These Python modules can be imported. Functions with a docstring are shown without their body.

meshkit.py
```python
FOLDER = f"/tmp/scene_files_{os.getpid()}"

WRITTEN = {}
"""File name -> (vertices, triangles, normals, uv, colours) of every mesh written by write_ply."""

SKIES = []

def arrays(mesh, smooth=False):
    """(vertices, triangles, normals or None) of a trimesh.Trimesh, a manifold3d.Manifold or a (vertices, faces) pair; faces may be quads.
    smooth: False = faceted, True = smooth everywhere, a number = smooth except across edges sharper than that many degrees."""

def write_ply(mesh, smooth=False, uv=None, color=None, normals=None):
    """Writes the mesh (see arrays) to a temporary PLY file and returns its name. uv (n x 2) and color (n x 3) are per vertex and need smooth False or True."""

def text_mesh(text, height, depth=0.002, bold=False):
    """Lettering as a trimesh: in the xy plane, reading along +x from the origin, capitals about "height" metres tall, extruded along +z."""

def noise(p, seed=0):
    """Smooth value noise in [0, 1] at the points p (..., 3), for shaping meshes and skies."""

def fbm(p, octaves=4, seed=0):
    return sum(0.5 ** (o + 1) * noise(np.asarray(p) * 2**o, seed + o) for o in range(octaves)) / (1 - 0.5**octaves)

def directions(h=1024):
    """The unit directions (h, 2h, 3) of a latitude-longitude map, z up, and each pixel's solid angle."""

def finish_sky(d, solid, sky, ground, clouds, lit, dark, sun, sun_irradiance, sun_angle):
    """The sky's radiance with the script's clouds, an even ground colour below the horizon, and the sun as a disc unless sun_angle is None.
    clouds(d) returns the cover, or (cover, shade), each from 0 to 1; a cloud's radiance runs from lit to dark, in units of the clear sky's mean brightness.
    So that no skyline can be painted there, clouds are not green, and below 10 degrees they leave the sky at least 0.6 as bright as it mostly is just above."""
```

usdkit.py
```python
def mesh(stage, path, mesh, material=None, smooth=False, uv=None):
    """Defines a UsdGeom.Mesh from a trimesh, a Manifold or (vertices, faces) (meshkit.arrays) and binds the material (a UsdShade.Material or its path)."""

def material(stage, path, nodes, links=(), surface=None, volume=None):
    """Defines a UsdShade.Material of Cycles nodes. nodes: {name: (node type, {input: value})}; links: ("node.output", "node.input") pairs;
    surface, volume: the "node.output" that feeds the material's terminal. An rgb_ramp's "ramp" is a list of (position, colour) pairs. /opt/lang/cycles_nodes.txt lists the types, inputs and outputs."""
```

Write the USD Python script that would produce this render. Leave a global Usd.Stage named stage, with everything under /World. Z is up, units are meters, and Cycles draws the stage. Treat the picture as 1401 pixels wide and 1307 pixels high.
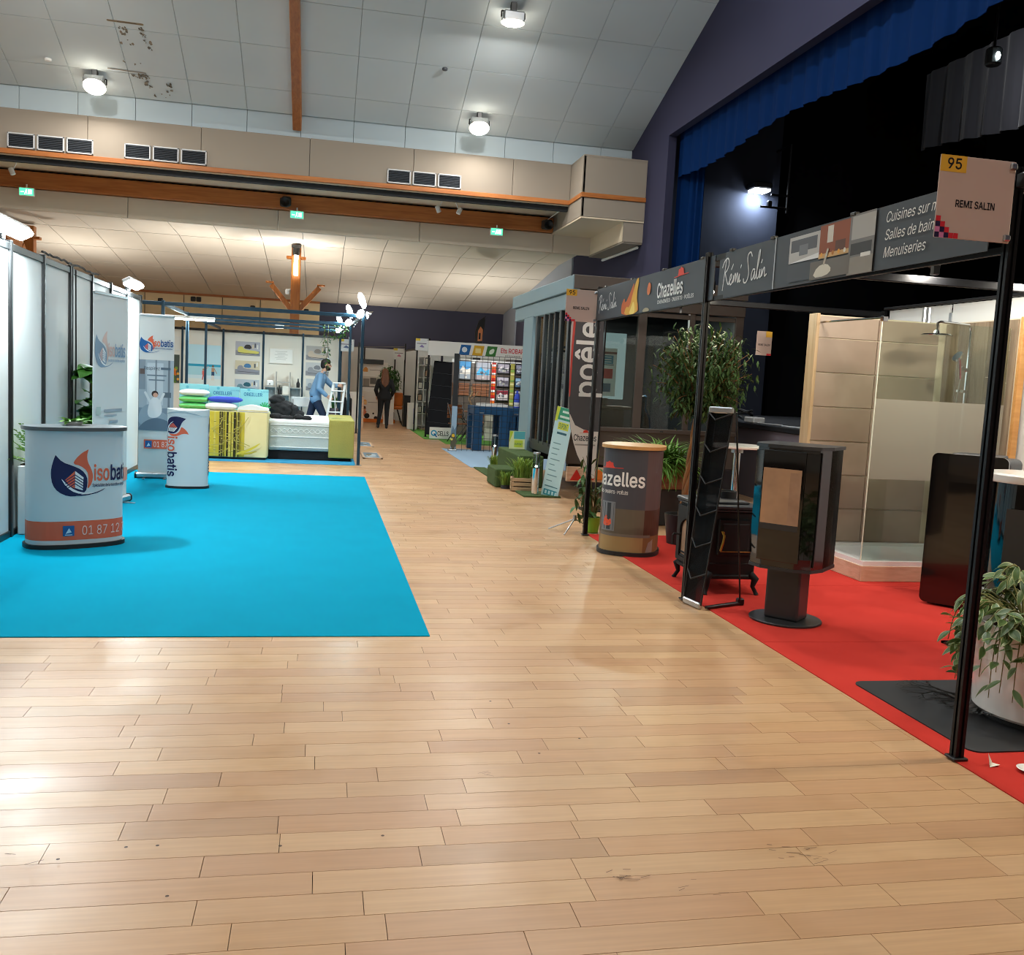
import math, random
import numpy as np, trimesh, manifold3d
import shapely
from shapely.geometry import Polygon, LineString, Point, box as sbox
from shapely import affinity
import meshkit, usdkit
from pxr import Usd, UsdGeom, UsdLux, UsdShade, Gf, Sdf, Vt

stage = Usd.Stage.CreateInMemory()
UsdGeom.SetStageUpAxis(stage, 'Z')
UsdGeom.SetStageMetersPerUnit(stage, 1.0)
UsdGeom.Xform.Define(stage, '/World')
UsdGeom.Scope.Define(stage, '/World/Looks')
PI = math.pi

# ---------------------------------------------------------------- camera, exposure
YAW, PITCH, ROLL, FPX, EYE = 0.20400925, 0.10212412, 0.05307534, 1294.18, 1.55
cam = UsdGeom.Camera.Define(stage, '/World/camera')
_f = np.array([math.sin(YAW)*math.cos(PITCH), math.cos(YAW)*math.cos(PITCH), -math.sin(PITCH)])
_r = np.array([math.cos(YAW), -math.sin(YAW), 0.0]); _u = np.cross(_r, _f)
_c, _s = math.cos(ROLL), math.sin(ROLL)
_R, _U = _c*_r + _s*_u, -_s*_r + _c*_u
cam.AddTransformOp().Set(Gf.Matrix4d(*_R, 0, *_U, 0, *(-_f), 0, 0, 0, EYE, 1))
cam.CreateHorizontalApertureAttr(36.0)
cam.CreateVerticalApertureAttr(36.0*1307/1401)
cam.CreateFocalLengthAttr(36.0*FPX/1401)
cam.CreateClippingRangeAttr(Gf.Vec2f(0.05, 200))
cam.CreateExposureAttr(-0.06)

# strengths of the lamps, both those the hall has and added ones (each lamp's light is made in its builder)
HALL_LAMP = 63.0         # ceiling floodlights
BOOTH_LAMP = 22.0        # arm floodlights on the booth walls
STAND_SPOT = 9.0        # small spots on the rails of the right-hand stand
BED_LAMP = 14.0          # cool lamps on the bedding stand
FAR_FILL = 23.0          # added uplighters behind the stands at the far end
STAGE_LAMP = 20.0         # work light on the stage

# ---------------------------------------------------------------- helpers
def lin(h):
    h = h.lstrip('#'); c = [int(h[i:i+2], 16)/255 for i in (0, 2, 4)]
    return tuple(x/12.92 if x <= 0.04045 else ((x+0.055)/1.055)**2.4 for x in c)

_used = {}
def unique(parent, name):
    k = (parent, name); n = _used.get(k, 0); _used[k] = n+1
    return name if n == 0 else f'{name}_{n:03d}'

MATS = {}
def M(name, col, rough=0.5, metal=0.0, spec=0.5, bump=None, vary=None, coat=0.0, sheen=0.0, stretch=(1,1,1), emit=0.0):
    """principled material; bump=(scale, distance) noise relief, vary=(scale, second colour) noise tint"""
    c = lin(col) if isinstance(col, str) else col
    nodes = {'p': ('principled_bsdf', dict(base_color=c, roughness=rough, metallic=metal, specular_ior_level=spec, coat_weight=coat, sheen_weight=sheen))}
    links = []
    if emit:
        nodes['p'][1].update(emission_color=c, emission_strength=emit)
    if bump or vary:
        nodes['g'] = ('texture_coordinate', {})
        nodes['m'] = ('mapping', dict(scale=stretch)); links.append(('g.object', 'm.vector'))
    if vary:
        c2 = lin(vary[1]) if isinstance(vary[1], str) else vary[1]
        nodes['n'] = ('noise_texture', dict(scale=vary[0], detail=4.0))
        nodes['r'] = ('rgb_ramp', {'ramp': [(0.32, c), (0.68, c2)]})
        links += [('m.vector', 'n.vector'), ('n.fac', 'r.fac'), ('r.color', 'p.base_color')]
    if bump:
        nodes['bn'] = ('noise_texture', dict(scale=bump[0], detail=3.0))
        nodes['b'] = ('bump', dict(strength=0.5, distance=bump[1]))
        links += [('m.vector', 'bn.vector'), ('bn.fac', 'b.height'), ('b.normal', 'p.normal')]
    m = usdkit.material(stage, f'/World/Looks/{name}', nodes, links, surface='p.BSDF')
    MATS[name] = m
    return m

def emitter(name, col, strength):
    MATS[name] = usdkit.material(stage, f'/World/Looks/{name}', {'e': ('emission', dict(color=lin(col) if isinstance(col, str) else col, strength=strength))}, [], surface='e.emission')
def pane(name, tint='#ffffff', gloss=0.03, ior=1.45, rough=0.0, frost=None):
    nodes = {'t': ('transparent_bsdf', dict(color=lin(tint))), 'g': ('glossy_bsdf', dict(color=(1,1,1), roughness=gloss)),
             'f': ('fresnel', dict(IOR=ior)), 'x': ('mix_closure', {})}
    links = [('f.fac', 'x.fac'), ('t.BSDF', 'x.closure1'), ('g.BSDF', 'x.closure2')]
    out = 'x.closure'
    if frost:
        nodes['d'] = ('principled_bsdf', dict(base_color=lin(frost[0]), roughness=0.6))
        nodes['y'] = ('mix_closure', dict(fac=frost[1]))
        links += [('x.closure', 'y.closure1'), ('d.BSDF', 'y.closure2')]; out = 'y.closure'
    MATS[name] = usdkit.material(stage, f'/World/Looks/{name}', nodes, links, surface=out)

# -- shapes: every shape is (vertices, triangles)
def cat(parts):
    vs, fs, n = [], [], 0
    for v, f in parts:
        vs.append(np.asarray(v, float)); fs.append(np.asarray(f, int)+n); n += len(v)
    return np.vstack(vs), np.vstack(fs)
def arr(m):
    if hasattr(m, 'to_mesh'):
        q = m.to_mesh(); return np.array(q.vert_properties[:, :3], float), np.array(q.tri_verts, int)
    if hasattr(m, 'vertices'): return np.array(m.vertices), np.array(m.faces)
    return np.asarray(m[0], float), np.asarray(m[1], int)
def mv(m, t=(0,0,0), rz=0.0, rx=0.0, ry=0.0, s=1.0):
    v, f = arr(m); v = v*np.asarray(s)
    if rx: c, s_ = math.cos(rx), math.sin(rx); v = v @ np.array([[1,0,0],[0,c,s_],[0,-s_,c]])
    if ry: c, s_ = math.cos(ry), math.sin(ry); v = v @ np.array([[c,0,-s_],[0,1,0],[s_,0,c]])
    if rz: c, s_ = math.cos(rz), math.sin(rz); v = v @ np.array([[c,s_,0],[-s_,c,0],[0,0,1]])
    return v+np.asarray(t, float), f
_BV = np.array([[x,y,z] for x in (-1,1) for y in (-1,1) for z in (-1,1)], float)
_BF = np.array([[0,1,3],[0,3,2],[4,6,7],[4,7,5],[0,4,5],[0,5,1],[2,3,7],[2,7,6],[0,2,6],[0,6,4],[1,5,7],[1,7,3]])
_cv = []
for _k in range(8):
    for _a in range(3):
        _p = _BV[_k]*0.9; _p[_a] = _BV[_k][_a]; _cv.append(_p)
_ch = trimesh.Trimesh(np.array(_cv)).convex_hull
_map = [int(np.argmin(np.linalg.norm(np.array(_cv)-p, axis=1))) for p in _ch.vertices]
_CF = np.array([[_map[i] for i in t] for t in _ch.faces])
def box(cx, cy, cz, sx, sy, sz, bev=0.0, rz=0.0):
    h = np.array([sx, sy, sz])/2
    if bev <= 0: v, f = _BV*h, _BF
    else:
        b = np.minimum(bev, h*0.45); v = []
        for k in range(8):
            for a in range(3):
                p = _BV[k]*(h-b); p[a] = _BV[k][a]*h[a]; v.append(p)
        v, f = np.array(v), _CF
    if rz: v, f = mv((v, f), rz=rz)
    return v+np.array([cx, cy, cz]), f
def bx(x0, x1, y0, y1, z0, z1, bev=0.0):
    return box((x0+x1)/2, (y0+y1)/2, (z0+z1)/2, abs(x1-x0), abs(y1-y0), abs(z1-z0), bev)
def bar(a, b, w, h, bev=0.0, up=(0,0,1)):
    """box beam from a to b, w across, h along up"""
    a, b = np.asarray(a, float), np.asarray(b, float); d = b-a; L = np.linalg.norm(d); d /= L
    s = np.cross(d, up); s = s/np.linalg.norm(s) if np.linalg.norm(s) > 1e-6 else np.array([1.0,0,0]); u = np.cross(s, d)
    v, f = box(0, 0, 0, L, w, h, bev)
    return (a+b)/2 + v[:, :1]*d - v[:, 1:2]*s*1.0 + v[:, 2:]*u, (f if np.dot(np.cross(d, -s), u) > 0 else f[:, ::-1])
def tube(pts, r, n=8, cap=True):
    p = np.asarray(pts, float); r = np.broadcast_to(np.asarray(r, float), (len(p),))
    t = np.gradient(p, axis=0); t /= np.linalg.norm(t, axis=1, keepdims=True)+1e-12
    ref = np.array([0,0,1.0]) if abs(t[0][2]) < 0.9 else np.array([1.0,0,0])
    a = np.cross(t[0], ref); a /= np.linalg.norm(a); A = []
    for k in range(len(p)):
        a = a-t[k]*np.dot(a, t[k]); a /= np.linalg.norm(a)+1e-12; A.append(a)
    A = np.array(A); B = np.cross(t, A); g = np.arange(n)*2*PI/n
    v = (p[:, None]+r[:, None, None]*(np.cos(g)[None, :, None]*A[:, None]+np.sin(g)[None, :, None]*B[:, None])).reshape(-1, 3)
    f = []
    for i in range(len(p)-1):
        for j in range(n):
            q = [i*n+j, i*n+(j+1) % n, (i+1)*n+(j+1) % n, (i+1)*n+j]; f += [[q[0], q[1], q[2]], [q[0], q[2], q[3]]]
    if cap:
        c0, c1 = len(v), len(v)+1; v = np.vstack([v, p[:1], p[-1:]]); e = (len(p)-1)*n
        for j in range(n): f += [[c0, (j+1) % n, j], [c1, e+j, e+(j+1) % n]]
    return v, np.array(f)
def lathe(prof, n=32, c=(0,0,0), sx=1.0, sy=1.0):
    v, f = [], []; m = len(prof)
    for k in range(n):
        a = 2*PI*k/n
        for r, z in prof: v.append((r*math.cos(a)*sx, r*math.sin(a)*sy, z))
    for k in range(n):
        for i in range(m-1):
            q = [k*m+i, ((k+1) % n)*m+i, ((k+1) % n)*m+i+1, k*m+i+1]; f += [[q[0], q[1], q[2]], [q[0], q[2], q[3]]]
    return np.array(v)+np.asarray(c, float), np.array(f)
def cyl(c, r, h, n=24, bev=0.0):
    b = min(bev, r*.4, h*.4)
    p = [(0,0),(r-b,0),(r,b),(r,h-b),(r-b,h),(0,h)] if b > 0 else [(0,0),(r,0),(r,h),(0,h)]
    return lathe(p, n, c)
def ball(c, r, sub=2):
    m = trimesh.creation.icosphere(sub); return np.array(m.vertices)*np.asarray(r)+np.asarray(c, float), np.array(m.faces)
def ext(poly, h):
    """shapely polygon(s) in xy extruded from z=0 to h"""
    gs = getattr(poly, 'geoms', [poly])
    return cat([arr(trimesh.creation.extrude_polygon(g, h, engine='earcut')) for g in gs if g.area > 1e-9])
def frame(m, O, U, V):
    """place an xy-plane shape: x along U, y along V, z along U x V"""
    v, f = arr(m); U, V = np.asarray(U, float), np.asarray(V, float); N = np.cross(U, V)
    return np.asarray(O, float)+v[:, :1]*U+v[:, 1:2]*V+v[:, 2:3]*N, f
def outline(poly, n=None):
    return np.array(poly.exterior.coords)[:-1]
def smoothpoly(pts, it=3):
    p = np.asarray(pts, float)
    for _ in range(it):
        q = np.roll(p, -1, 0); p = np.stack([.75*p+.25*q, .25*p+.75*q], 1).reshape(-1, 2)
    return Polygon(p).buffer(0)

class Thing:
    def __init__(self, path, loc, world): self.path, self.loc, self.world = path, np.asarray(loc, float), world
def tagp(prim, label=None, cat_=None, group=None, kind=None):
    for k, x in (('label', label), ('category', cat_), ('group', group), ('kind', kind)):
        if x: prim.SetCustomDataByKey(k, x)
def thing(name, label, cat_, loc=(0,0,0), rz=0.0, group=None, kind=None, world=False):
    """an Xform at the thing's base. world=True: its parts are given in room coordinates"""
    path = '/World/'+unique('/World', name)
    x = UsdGeom.Xform.Define(stage, path); x.AddTranslateOp().Set(Gf.Vec3d(*map(float, loc)))
    if rz: x.AddRotateZOp().Set(math.degrees(rz))
    tagp(x.GetPrim(), label, cat_, group, kind)
    return Thing(path, loc, world)
def obj(name, m, mat, parent=None, smooth=False, label=None, cat_=None, group=None, kind=None, colors=None):
    base = parent.path if isinstance(parent, Thing) else (parent or '/World')
    path = base+'/'+unique(base, name)
    if isinstance(m, list): m = cat(m)
    v, f = arr(m)
    world = isinstance(parent, Thing) and parent.world
    if world: v = v-parent.loc
    g = usdkit.mesh(stage, path, (v, f), MATS[mat] if isinstance(mat, str) else mat, smooth=smooth if colors is None else False)
    if colors is not None:
        c = np.asarray(colors, np.float32)
        UsdGeom.PrimvarsAPI(g).CreatePrimvar('tint', Sdf.ValueTypeNames.Color3fArray, 'vertex').Set(Vt.Vec3fArray.FromNumpy(c))
    tagp(g.GetPrim(), label, cat_, group, kind)
    t = Thing(path, parent.loc if isinstance(parent, Thing) else (0,0,0), world)
    return t
def single(name, m, mat, label, cat_, group=None, smooth=False, kind=None, loc=None):
    """a thing that is one mesh; given in room coordinates, origin put at its base"""
    if isinstance(m, list): m = cat(m)
    v, f = arr(m)
    if loc is None: lo, hi = v.min(0), v.max(0); loc = ((lo[0]+hi[0])/2, (lo[1]+hi[1])/2, lo[2])
    path = '/World/'+unique('/World', name)
    g = usdkit.mesh(stage, path, (v-np.asarray(loc), f), MATS[mat] if isinstance(mat, str) else mat, smooth=smooth)
    UsdGeom.Xformable(g).AddTranslateOp().Set(Gf.Vec3d(*map(float, loc)))
    tagp(g.GetPrim(), label, cat_, group, kind)
    return Thing(path, loc, True)
def copy(src, name, loc, rz=0.0, label=None, group=None, scale=None):
    p0 = stage.GetPrimAtPath(src.path)
    path = '/World/'+unique('/World', name)
    x = UsdGeom.Xform.Define(stage, path)
    x.GetPrim().GetReferences().AddInternalReference(src.path)
    x.ClearXformOpOrder()
    x.MakeMatrixXform().Set(Gf.Matrix4d().SetScale(Gf.Vec3d(*(scale or (1,1,1))))*Gf.Matrix4d().SetRotate(Gf.Rotation(Gf.Vec3d(0,0,1), math.degrees(rz)))*Gf.Matrix4d().SetTranslate(Gf.Vec3d(*map(float, loc))))
    was = p0.GetCustomData()
    tagp(x.GetPrim(), label or was.get('label'), was.get('category'), group or was.get('group'))
    x.GetPrim().SetInstanceable(True)
    return Thing(path, loc, False)
def disk_light(parent, name, pos, direction, radius, power, color=(1,1,1)):
    base = parent.path; path = base+'/'+unique(base, name)
    L = UsdLux.DiskLight.Define(stage, path)
    L.CreateRadiusAttr(radius); L.CreateIntensityAttr(power/(PI*radius*radius)); L.CreateColorAttr(Gf.Vec3f(*color)); L.CreateNormalizeAttr(False)
    d = np.asarray(direction, float); d /= np.linalg.norm(d)
    z = -d; xx = np.cross([0,1,0] if abs(z[1]) < .9 else [1,0,0], z); xx /= np.linalg.norm(xx); yy = np.cross(z, xx)
    p = np.asarray(pos, float)-(parent.loc if parent.world else 0)
    UsdGeom.Xformable(L).AddTransformOp().Set(Gf.Matrix4d(*xx, 0, *yy, 0, *z, 0, *p, 1))

# -- flat print (lettering, pictures, signs): coloured flat shapes in one mesh, laid on a surface
_txt = {}
def text2d(s, h, bold=False, cond=1.0, shear=0.0):
    k = (s, bold)
    if k not in _txt:
        m = meshkit.text_mesh(s, 1.0, depth=0.01, bold=bold); v, f = np.array(m.vertices), np.array(m.faces)
        top = (v[f][:, :, 2] > 0.005).all(1); f = f[top]; u, inv = np.unique(f, return_inverse=True)
        _txt[k] = (v[u][:, :2], inv.reshape(-1, 3))
    v, f = _txt[k]; v = v*h
    v = np.stack([v[:, 0]*cond+v[:, 1]*shear, v[:, 1]], 1)
    v[:, 0] -= v[:, 0].min()
    return v, f
class Print:
    def __init__(self): self.v, self.f, self.c, self.n, self.layer = [], [], [], 0, 0
    def mesh(self, v, f, col):
        self.layer += 1
        c = lin(col) if isinstance(col, str) else col
        self.v.append(np.hstack([v, np.full((len(v), 1), self.layer*0.00025)])); self.f.append(np.asarray(f)+self.n); self.c.append(np.tile(c, (len(v), 1))); self.n += len(v)
        return self
    def poly(self, p, col):
        for g in getattr(p, 'geoms', [p]):
            if g.geom_type == 'Polygon' and g.area > 1e-8:
                v, f = trimesh.creation.triangulate_polygon(g, engine='earcut'); self.mesh(np.asarray(v)[:, :2], f, col); self.layer -= 1
        self.layer += 1
        return self
    def pts(self, p, col, it=0):
        return self.poly(smoothpoly(p, it) if it else Polygon(p).buffer(0), col)
    def rect(self, x, y, w, h, col):
        return self.mesh(np.array([[x,y],[x+w,y],[x+w,y+h],[x,y+h]]), [[0,1,2],[0,2,3]], col)
    def circ(self, x, y, r, col, n=24): return self.poly(Point(x, y).buffer(r, n//4), col)
    def line(self, pts, w, col): return self.poly(LineString(pts).buffer(w/2, 3), col)
    def text(self, s, x, y, h, col, bold=False, cond=1.0, shear=0.0, align='l', rot=0.0, width=None):
        v, f = text2d(s, h, bold, cond, shear)
        w = v[:, 0].max()
        if width: v = v*[width/w, 1]; w = width
        v = v-[{'l': 0, 'c': w/2, 'r': w}[align], 0]
        if rot: c, s_ = math.cos(rot), math.sin(rot); v = v @ np.array([[c, s_], [-s_, c]])
        return self.mesh(v+[x, y], f, col)
    def build(self, parent, name, O, U=(1,0,0), V=(0,0,1), bend=None, maxlen=0.04, label=None, mat='print'):
        v, f, c = np.vstack(self.v), np.vstack(self.f), np.vstack(self.c)
        if bend is not None:
            vv = np.hstack([v, c]); 
            for _ in range(6):
                e = v[f[:, [1, 2, 0]]][:, :, :1]-v[f][:, :, :1]; long = (np.abs(e[:, :, 0]).max(1) > maxlen)
                if not long.any(): break
                vv, ff = trimesh.remesh.subdivide(vv, f[long]); keep = f[~long]
                n0 = len(vv); vv = np.vstack([vv, np.hstack([v, c])]); f = np.vstack([ff, keep+n0]); v, c = vv[:, :3], vv[:, 3:]
            v = bend(v[:, 0], v[:, 1], v[:, 2]+0.0008)
        else:
            v, _ = frame((v+[0,0,0.0008], f), O, U, V)
        # both-sided winding is fine for print; drop unused vertices
        used, inv = np.unique(f, return_inverse=True)
        return obj(name, (v[used], inv.reshape(-1, 3)), mat, parent, colors=c[used], label=label)
# ---------------------------------------------------------------- materials
def attr_mat(name, rough, spec=0.5, coat=0.0):
    MATS[name] = usdkit.material(stage, f'/World/Looks/{name}', {'a': ('attribute', {'attribute': 'tint'}), 'p': ('principled_bsdf', dict(roughness=rough, specular_ior_level=spec, coat_weight=coat))}, [('a.color', 'p.base_color')], surface='p.BSDF')
attr_mat('print', 0.5, 0.3); attr_mat('print_matte', 0.75, 0.2)
# varnished floor boards: tint per board, grain along x
MATS['plank'] = usdkit.material(stage, '/World/Looks/plank', {
    'a': ('attribute', {'attribute': 'tint'}), 'g': ('geometry', {}), 'm': ('mapping', dict(scale=(2.2, 46, 1))),
    'n': ('noise_texture', dict(scale=1.0, detail=5.0, roughness=0.6)), 'r': ('rgb_ramp', {'ramp': [(0.3, (0.90, 0.89, 0.88)), (0.7, (1.04, 1.03, 1.03))]}),
    'x': ('mix_color', dict(blend_type='multiply', fac=1.0, use_clamp=False)),
    'n2': ('noise_texture', dict(scale=2.3, detail=3.0)), 'mr': ('map_range', dict(from_min=0.3, from_max=0.7, to_min=0.29, to_max=0.42)),
    'p': ('principled_bsdf', dict(specular_ior_level=0.5))},
    [('g.position', 'm.vector'), ('m.vector', 'n.vector'), ('n.fac', 'r.fac'), ('a.color', 'x.a'), ('r.color', 'x.b'), ('x.result', 'p.base_color'),
     ('g.position', 'n2.vector'), ('n2.fac', 'mr.value'), ('mr.result', 'p.roughness')], surface='p.BSDF')
def woodmat(name, c1, c2, rough=0.5, scale=(1.5, 14, 14), sc=2.0):
    MATS[name] = usdkit.material(stage, f'/World/Looks/{name}', {
        'g': ('texture_coordinate', {}), 'm': ('mapping', dict(scale=scale)), 'n': ('noise_texture', dict(scale=sc, detail=5.0, roughness=0.6, distortion=0.6)),
        'r': ('rgb_ramp', {'ramp': [(0.3, lin(c1)), (0.7, lin(c2))]}), 'p': ('principled_bsdf', dict(roughness=rough))},
        [('g.object', 'm.vector'), ('m.vector', 'n.vector'), ('n.fac', 'r.fac'), ('r.color', 'p.base_color')], surface='p.BSDF')
woodmat('glulam', '#b87338', '#985522', 0.45, (0.6, 8, 8))
woodmat('glulam_y', '#b87338', '#985522', 0.45, (8, 0.6, 8))
woodmat('post_wood', '#b8702f', '#92511d', 0.45, (8, 8, 0.6))
woodmat('pale_wood', '#cdb28a', '#b5966c', 0.5, (10, 10, 0.8))
woodmat('oak_top', '#cf9c5c', '#b98345', 0.4, (1.0, 12, 12))
woodmat('tray_wood', '#d8b79b', '#c09a7c', 0.5, (2.0, 3.0, 14))
woodmat('crate_wood', '#c2a27c', '#9d7f5c', 0.7, (2, 14, 14))
woodmat('trunk', '#9a6c3c', '#6b4624', 0.8, (10, 10, 2))
woodmat('teak', '#8d5836', '#6e4027', 0.6, (2, 12, 12))
M('ceiling_paint', '#d0dade', 0.85, spec=0.2, vary=(0.5, '#c9d3d8'))
M('ceiling_void', '#7b8083', 0.9)
M('soffit_lit_cream', '#dccdb4', 0.8, spec=0.2)  # cream made lighter, standing in for light thrown up from below
M('band_paint', '#b4c3cb', 0.8, spec=0.2)
M('bulk_paint', '#978d80', 0.8, spec=0.2, vary=(0.4, '#91877b'))
M('soffit_low', '#d0c4b2', 0.8, spec=0.2)
M('low_ceiling_paint', '#dad2c4', 0.85, spec=0.2, vary=(0.4, '#d2cabb'))
M('purple_paint', '#333349', 0.8, spec=0.2, vary=(0.7, '#303046'))
M('back_purple', '#4d4e60', 0.8, spec=0.25)
M('beige_wall', '#f0dcb2', 0.8, spec=0.2)
M('grey_blue_wall', '#a9b0bb', 0.8, spec=0.2)
M('plain_wall', '#b9b2a6', 0.85)
M('stage_black', '#0b0b0d', 0.9, spec=0.1)
M('stage_wall', '#2c303c', 0.85, spec=0.2)
M('stage_deck', '#17171a', 0.6)
M('stage_skirt', '#6a6068', 0.75)
M('blue_velvet', '#03204a', 0.9, spec=0.05)
M('black_velvet', '#2b2b30', 0.8, sheen=0.15, spec=0.2)
M('carpet_blue', '#0090b0', 0.95, spec=0.05, bump=(900, 0.002), vary=(3.0, '#008dac'))
M('carpet_red', '#bb3830', 0.95, spec=0.05, bump=(900, 0.002), vary=(2.0, '#b5332b'))
M('carpet_greyblue', '#8fa7bd', 0.95, spec=0.05)
M('carpet_skirt', '#3a8fb8', 0.95, spec=0.05)
M('black_metal', '#121314', 0.35, metal=0.0, spec=0.5)
M('black_steel', '#16171a', 0.42, metal=0.6)
M('blue_steel', '#1c3a4c', 0.4, metal=0.3)
M('dark_plastic', '#1a1a1c', 0.5)
M('white_plastic', '#e6e6e4', 0.4)
M('white_panel', '#d7dad9', 0.55, spec=0.3)
M('white_laminate', '#eceae6', 0.35)
M('cream_panel', '#e2dccf', 0.6)
M('alu', '#b9bcbf', 0.3, metal=0.9)
M('chrome', '#d8d9da', 0.08, metal=1.0)
M('vent_frame', '#c0c2c4', 0.5)
M('vent_slat', '#3f444b', 0.5)
M('vent_dark', '#26292e', 0.8)
M('paper', '#efece6', 0.6, spec=0.2)
M('gap_dark', '#4a3726', 0.9)
emitter('flood_glass', '#fff2dc', 34.0)
emitter('cool_glass', '#eaffff', 45.0)
emitter('tube_glass', '#fff6e6', 14.0)
emitter('exit_green', '#4fdc9c', 2.2)
emitter('exit_white', '#eafff5', 2.2)
emitter('panel_glow', '#cfe6e6', 0.45)  # faint glow for the veranda panel, stands in for a bright reflection
emitter('stage_glass', '#e8f2ff', 25.0)
emitter('petal_glow', '#c8fbff', 3.0)

# ---------------------------------------------------------------- floor of boards
rng = random.Random(11)
floor = thing('floor', 'hall floor of pale varnished boards laid across the aisle', None, kind='structure')
obj('subfloor', bx(-12, 14, -8, 36, -0.2, -0.014), 'gap_dark', floor)
PW = 0.1287
TONES = ['#c0976e', '#c39b72', '#bd936c', '#c69f76', '#ba8f69', '#c29970', '#bf956d', '#c7a078', '#bc926b']
near, far_v, far_c = [], [], []
j0 = int((1.9-0.02)/PW)
for j in range(-62, 278):
    y0 = 0.02+j*PW
    xmin, xmax = (-11.9, 6.3) if y0 < -0.5 else (-4.2, 6.3)
    if y0 > 1.6: xmin = -11.9 if y0 > 26 else -4.2-0.1*y0
    if y0 < 1.2 or y0 > 30: step = (1.2, 2.4)
    else: step = (0.42, 0.98)
    x = xmin-rng.random()*0.5
    while x < xmax:
        L = rng.uniform(*step); col = lin(rng.choice(TONES)); k = rng.uniform(0.94, 1.03)
        if rng.random() < 0.05: k *= 0.88
        col = tuple(q*k for q in col)
        g = 0.0011
        b = bx(x+g, x+L-g, y0+g, y0+PW-g, -0.013, 0.0-rng.random()*0.0004)
        inview = 2.25 < y0 < 7.6 and x+L > -0.45*y0-0.35 and x < 2.9 and not (5.5 < y0 < 14.1 and x+L/2 < 0.6)
        if inview and len(near) < 298: near.append((b, col))
        else: far_v.append(b); far_c += [col]*8
        x += L
for b, col in near: obj('plank', b, 'plank', floor, colors=[col]*8)
obj('plank_field', far_v, 'plank', floor, colors=far_c, kind='stuff')
# scuff marks worn into the varnish
pr_ = Print()
for (x, y, n, w) in ((1.62, 2.83, 9, .003), (0.98, 2.72, 8, .003), (1.7, 2.75, 6, .002), (0.62, 3.5, 4, .002), (-.9, 3.0, 3, .003), (1.2, 2.62, 5, .002)):
    for _ in range(n):
        a, l = rng.uniform(-.6, .6), rng.uniform(.01, .05); px, py = x+rng.uniform(-.07, .07), y+rng.uniform(-.05, .05)
        pr_.line([(px, py), (px+l*math.cos(a)+.005, py+l*math.sin(a))], w, '#6a4a34')
for _ in range(10): pr_.circ(rng.uniform(-1, 2), rng.uniform(2.5, 4.6), .006, '#4d3423', 8)
pr_.build(floor, 'scuff_mark', (0, 0, 0.0), (1,0,0), (0,1,0))

# ---------------------------------------------------------------- upper ceiling (sloped), its rafter
CX = [4.66+1.04*k for k in range(-16, 9)]
ZB, KS, YB = 6.58, 0.364, 20.0
ca, sa = 1/math.hypot(1, KS), KS/math.hypot(1, KS)
def ceil_panel(x0, x1, y1, y0):     # y1 > y0, panel on the slope, its thickness upward
    c = (x0+x1)/2; v, f = box(0, 0, 0.02, x1-x0-0.007, (y1-y0)/ca-0.007, 0.04, 0.004)
    v = v*[1, 1, 1]; ym = (y0+y1)/2
    return np.stack([c+v[:, 0], ym+v[:, 1]*ca+v[:, 2]*sa, ZB+KS*(YB-ym)-v[:, 1]*sa+v[:, 2]*ca], 1), f
ceiling = thing('ceiling', 'high sloping ceiling of large pale panels', None, kind='structure')
rows = [20.0, 19.31, 18.15, 17.0, 15.85]
rest = []
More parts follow.
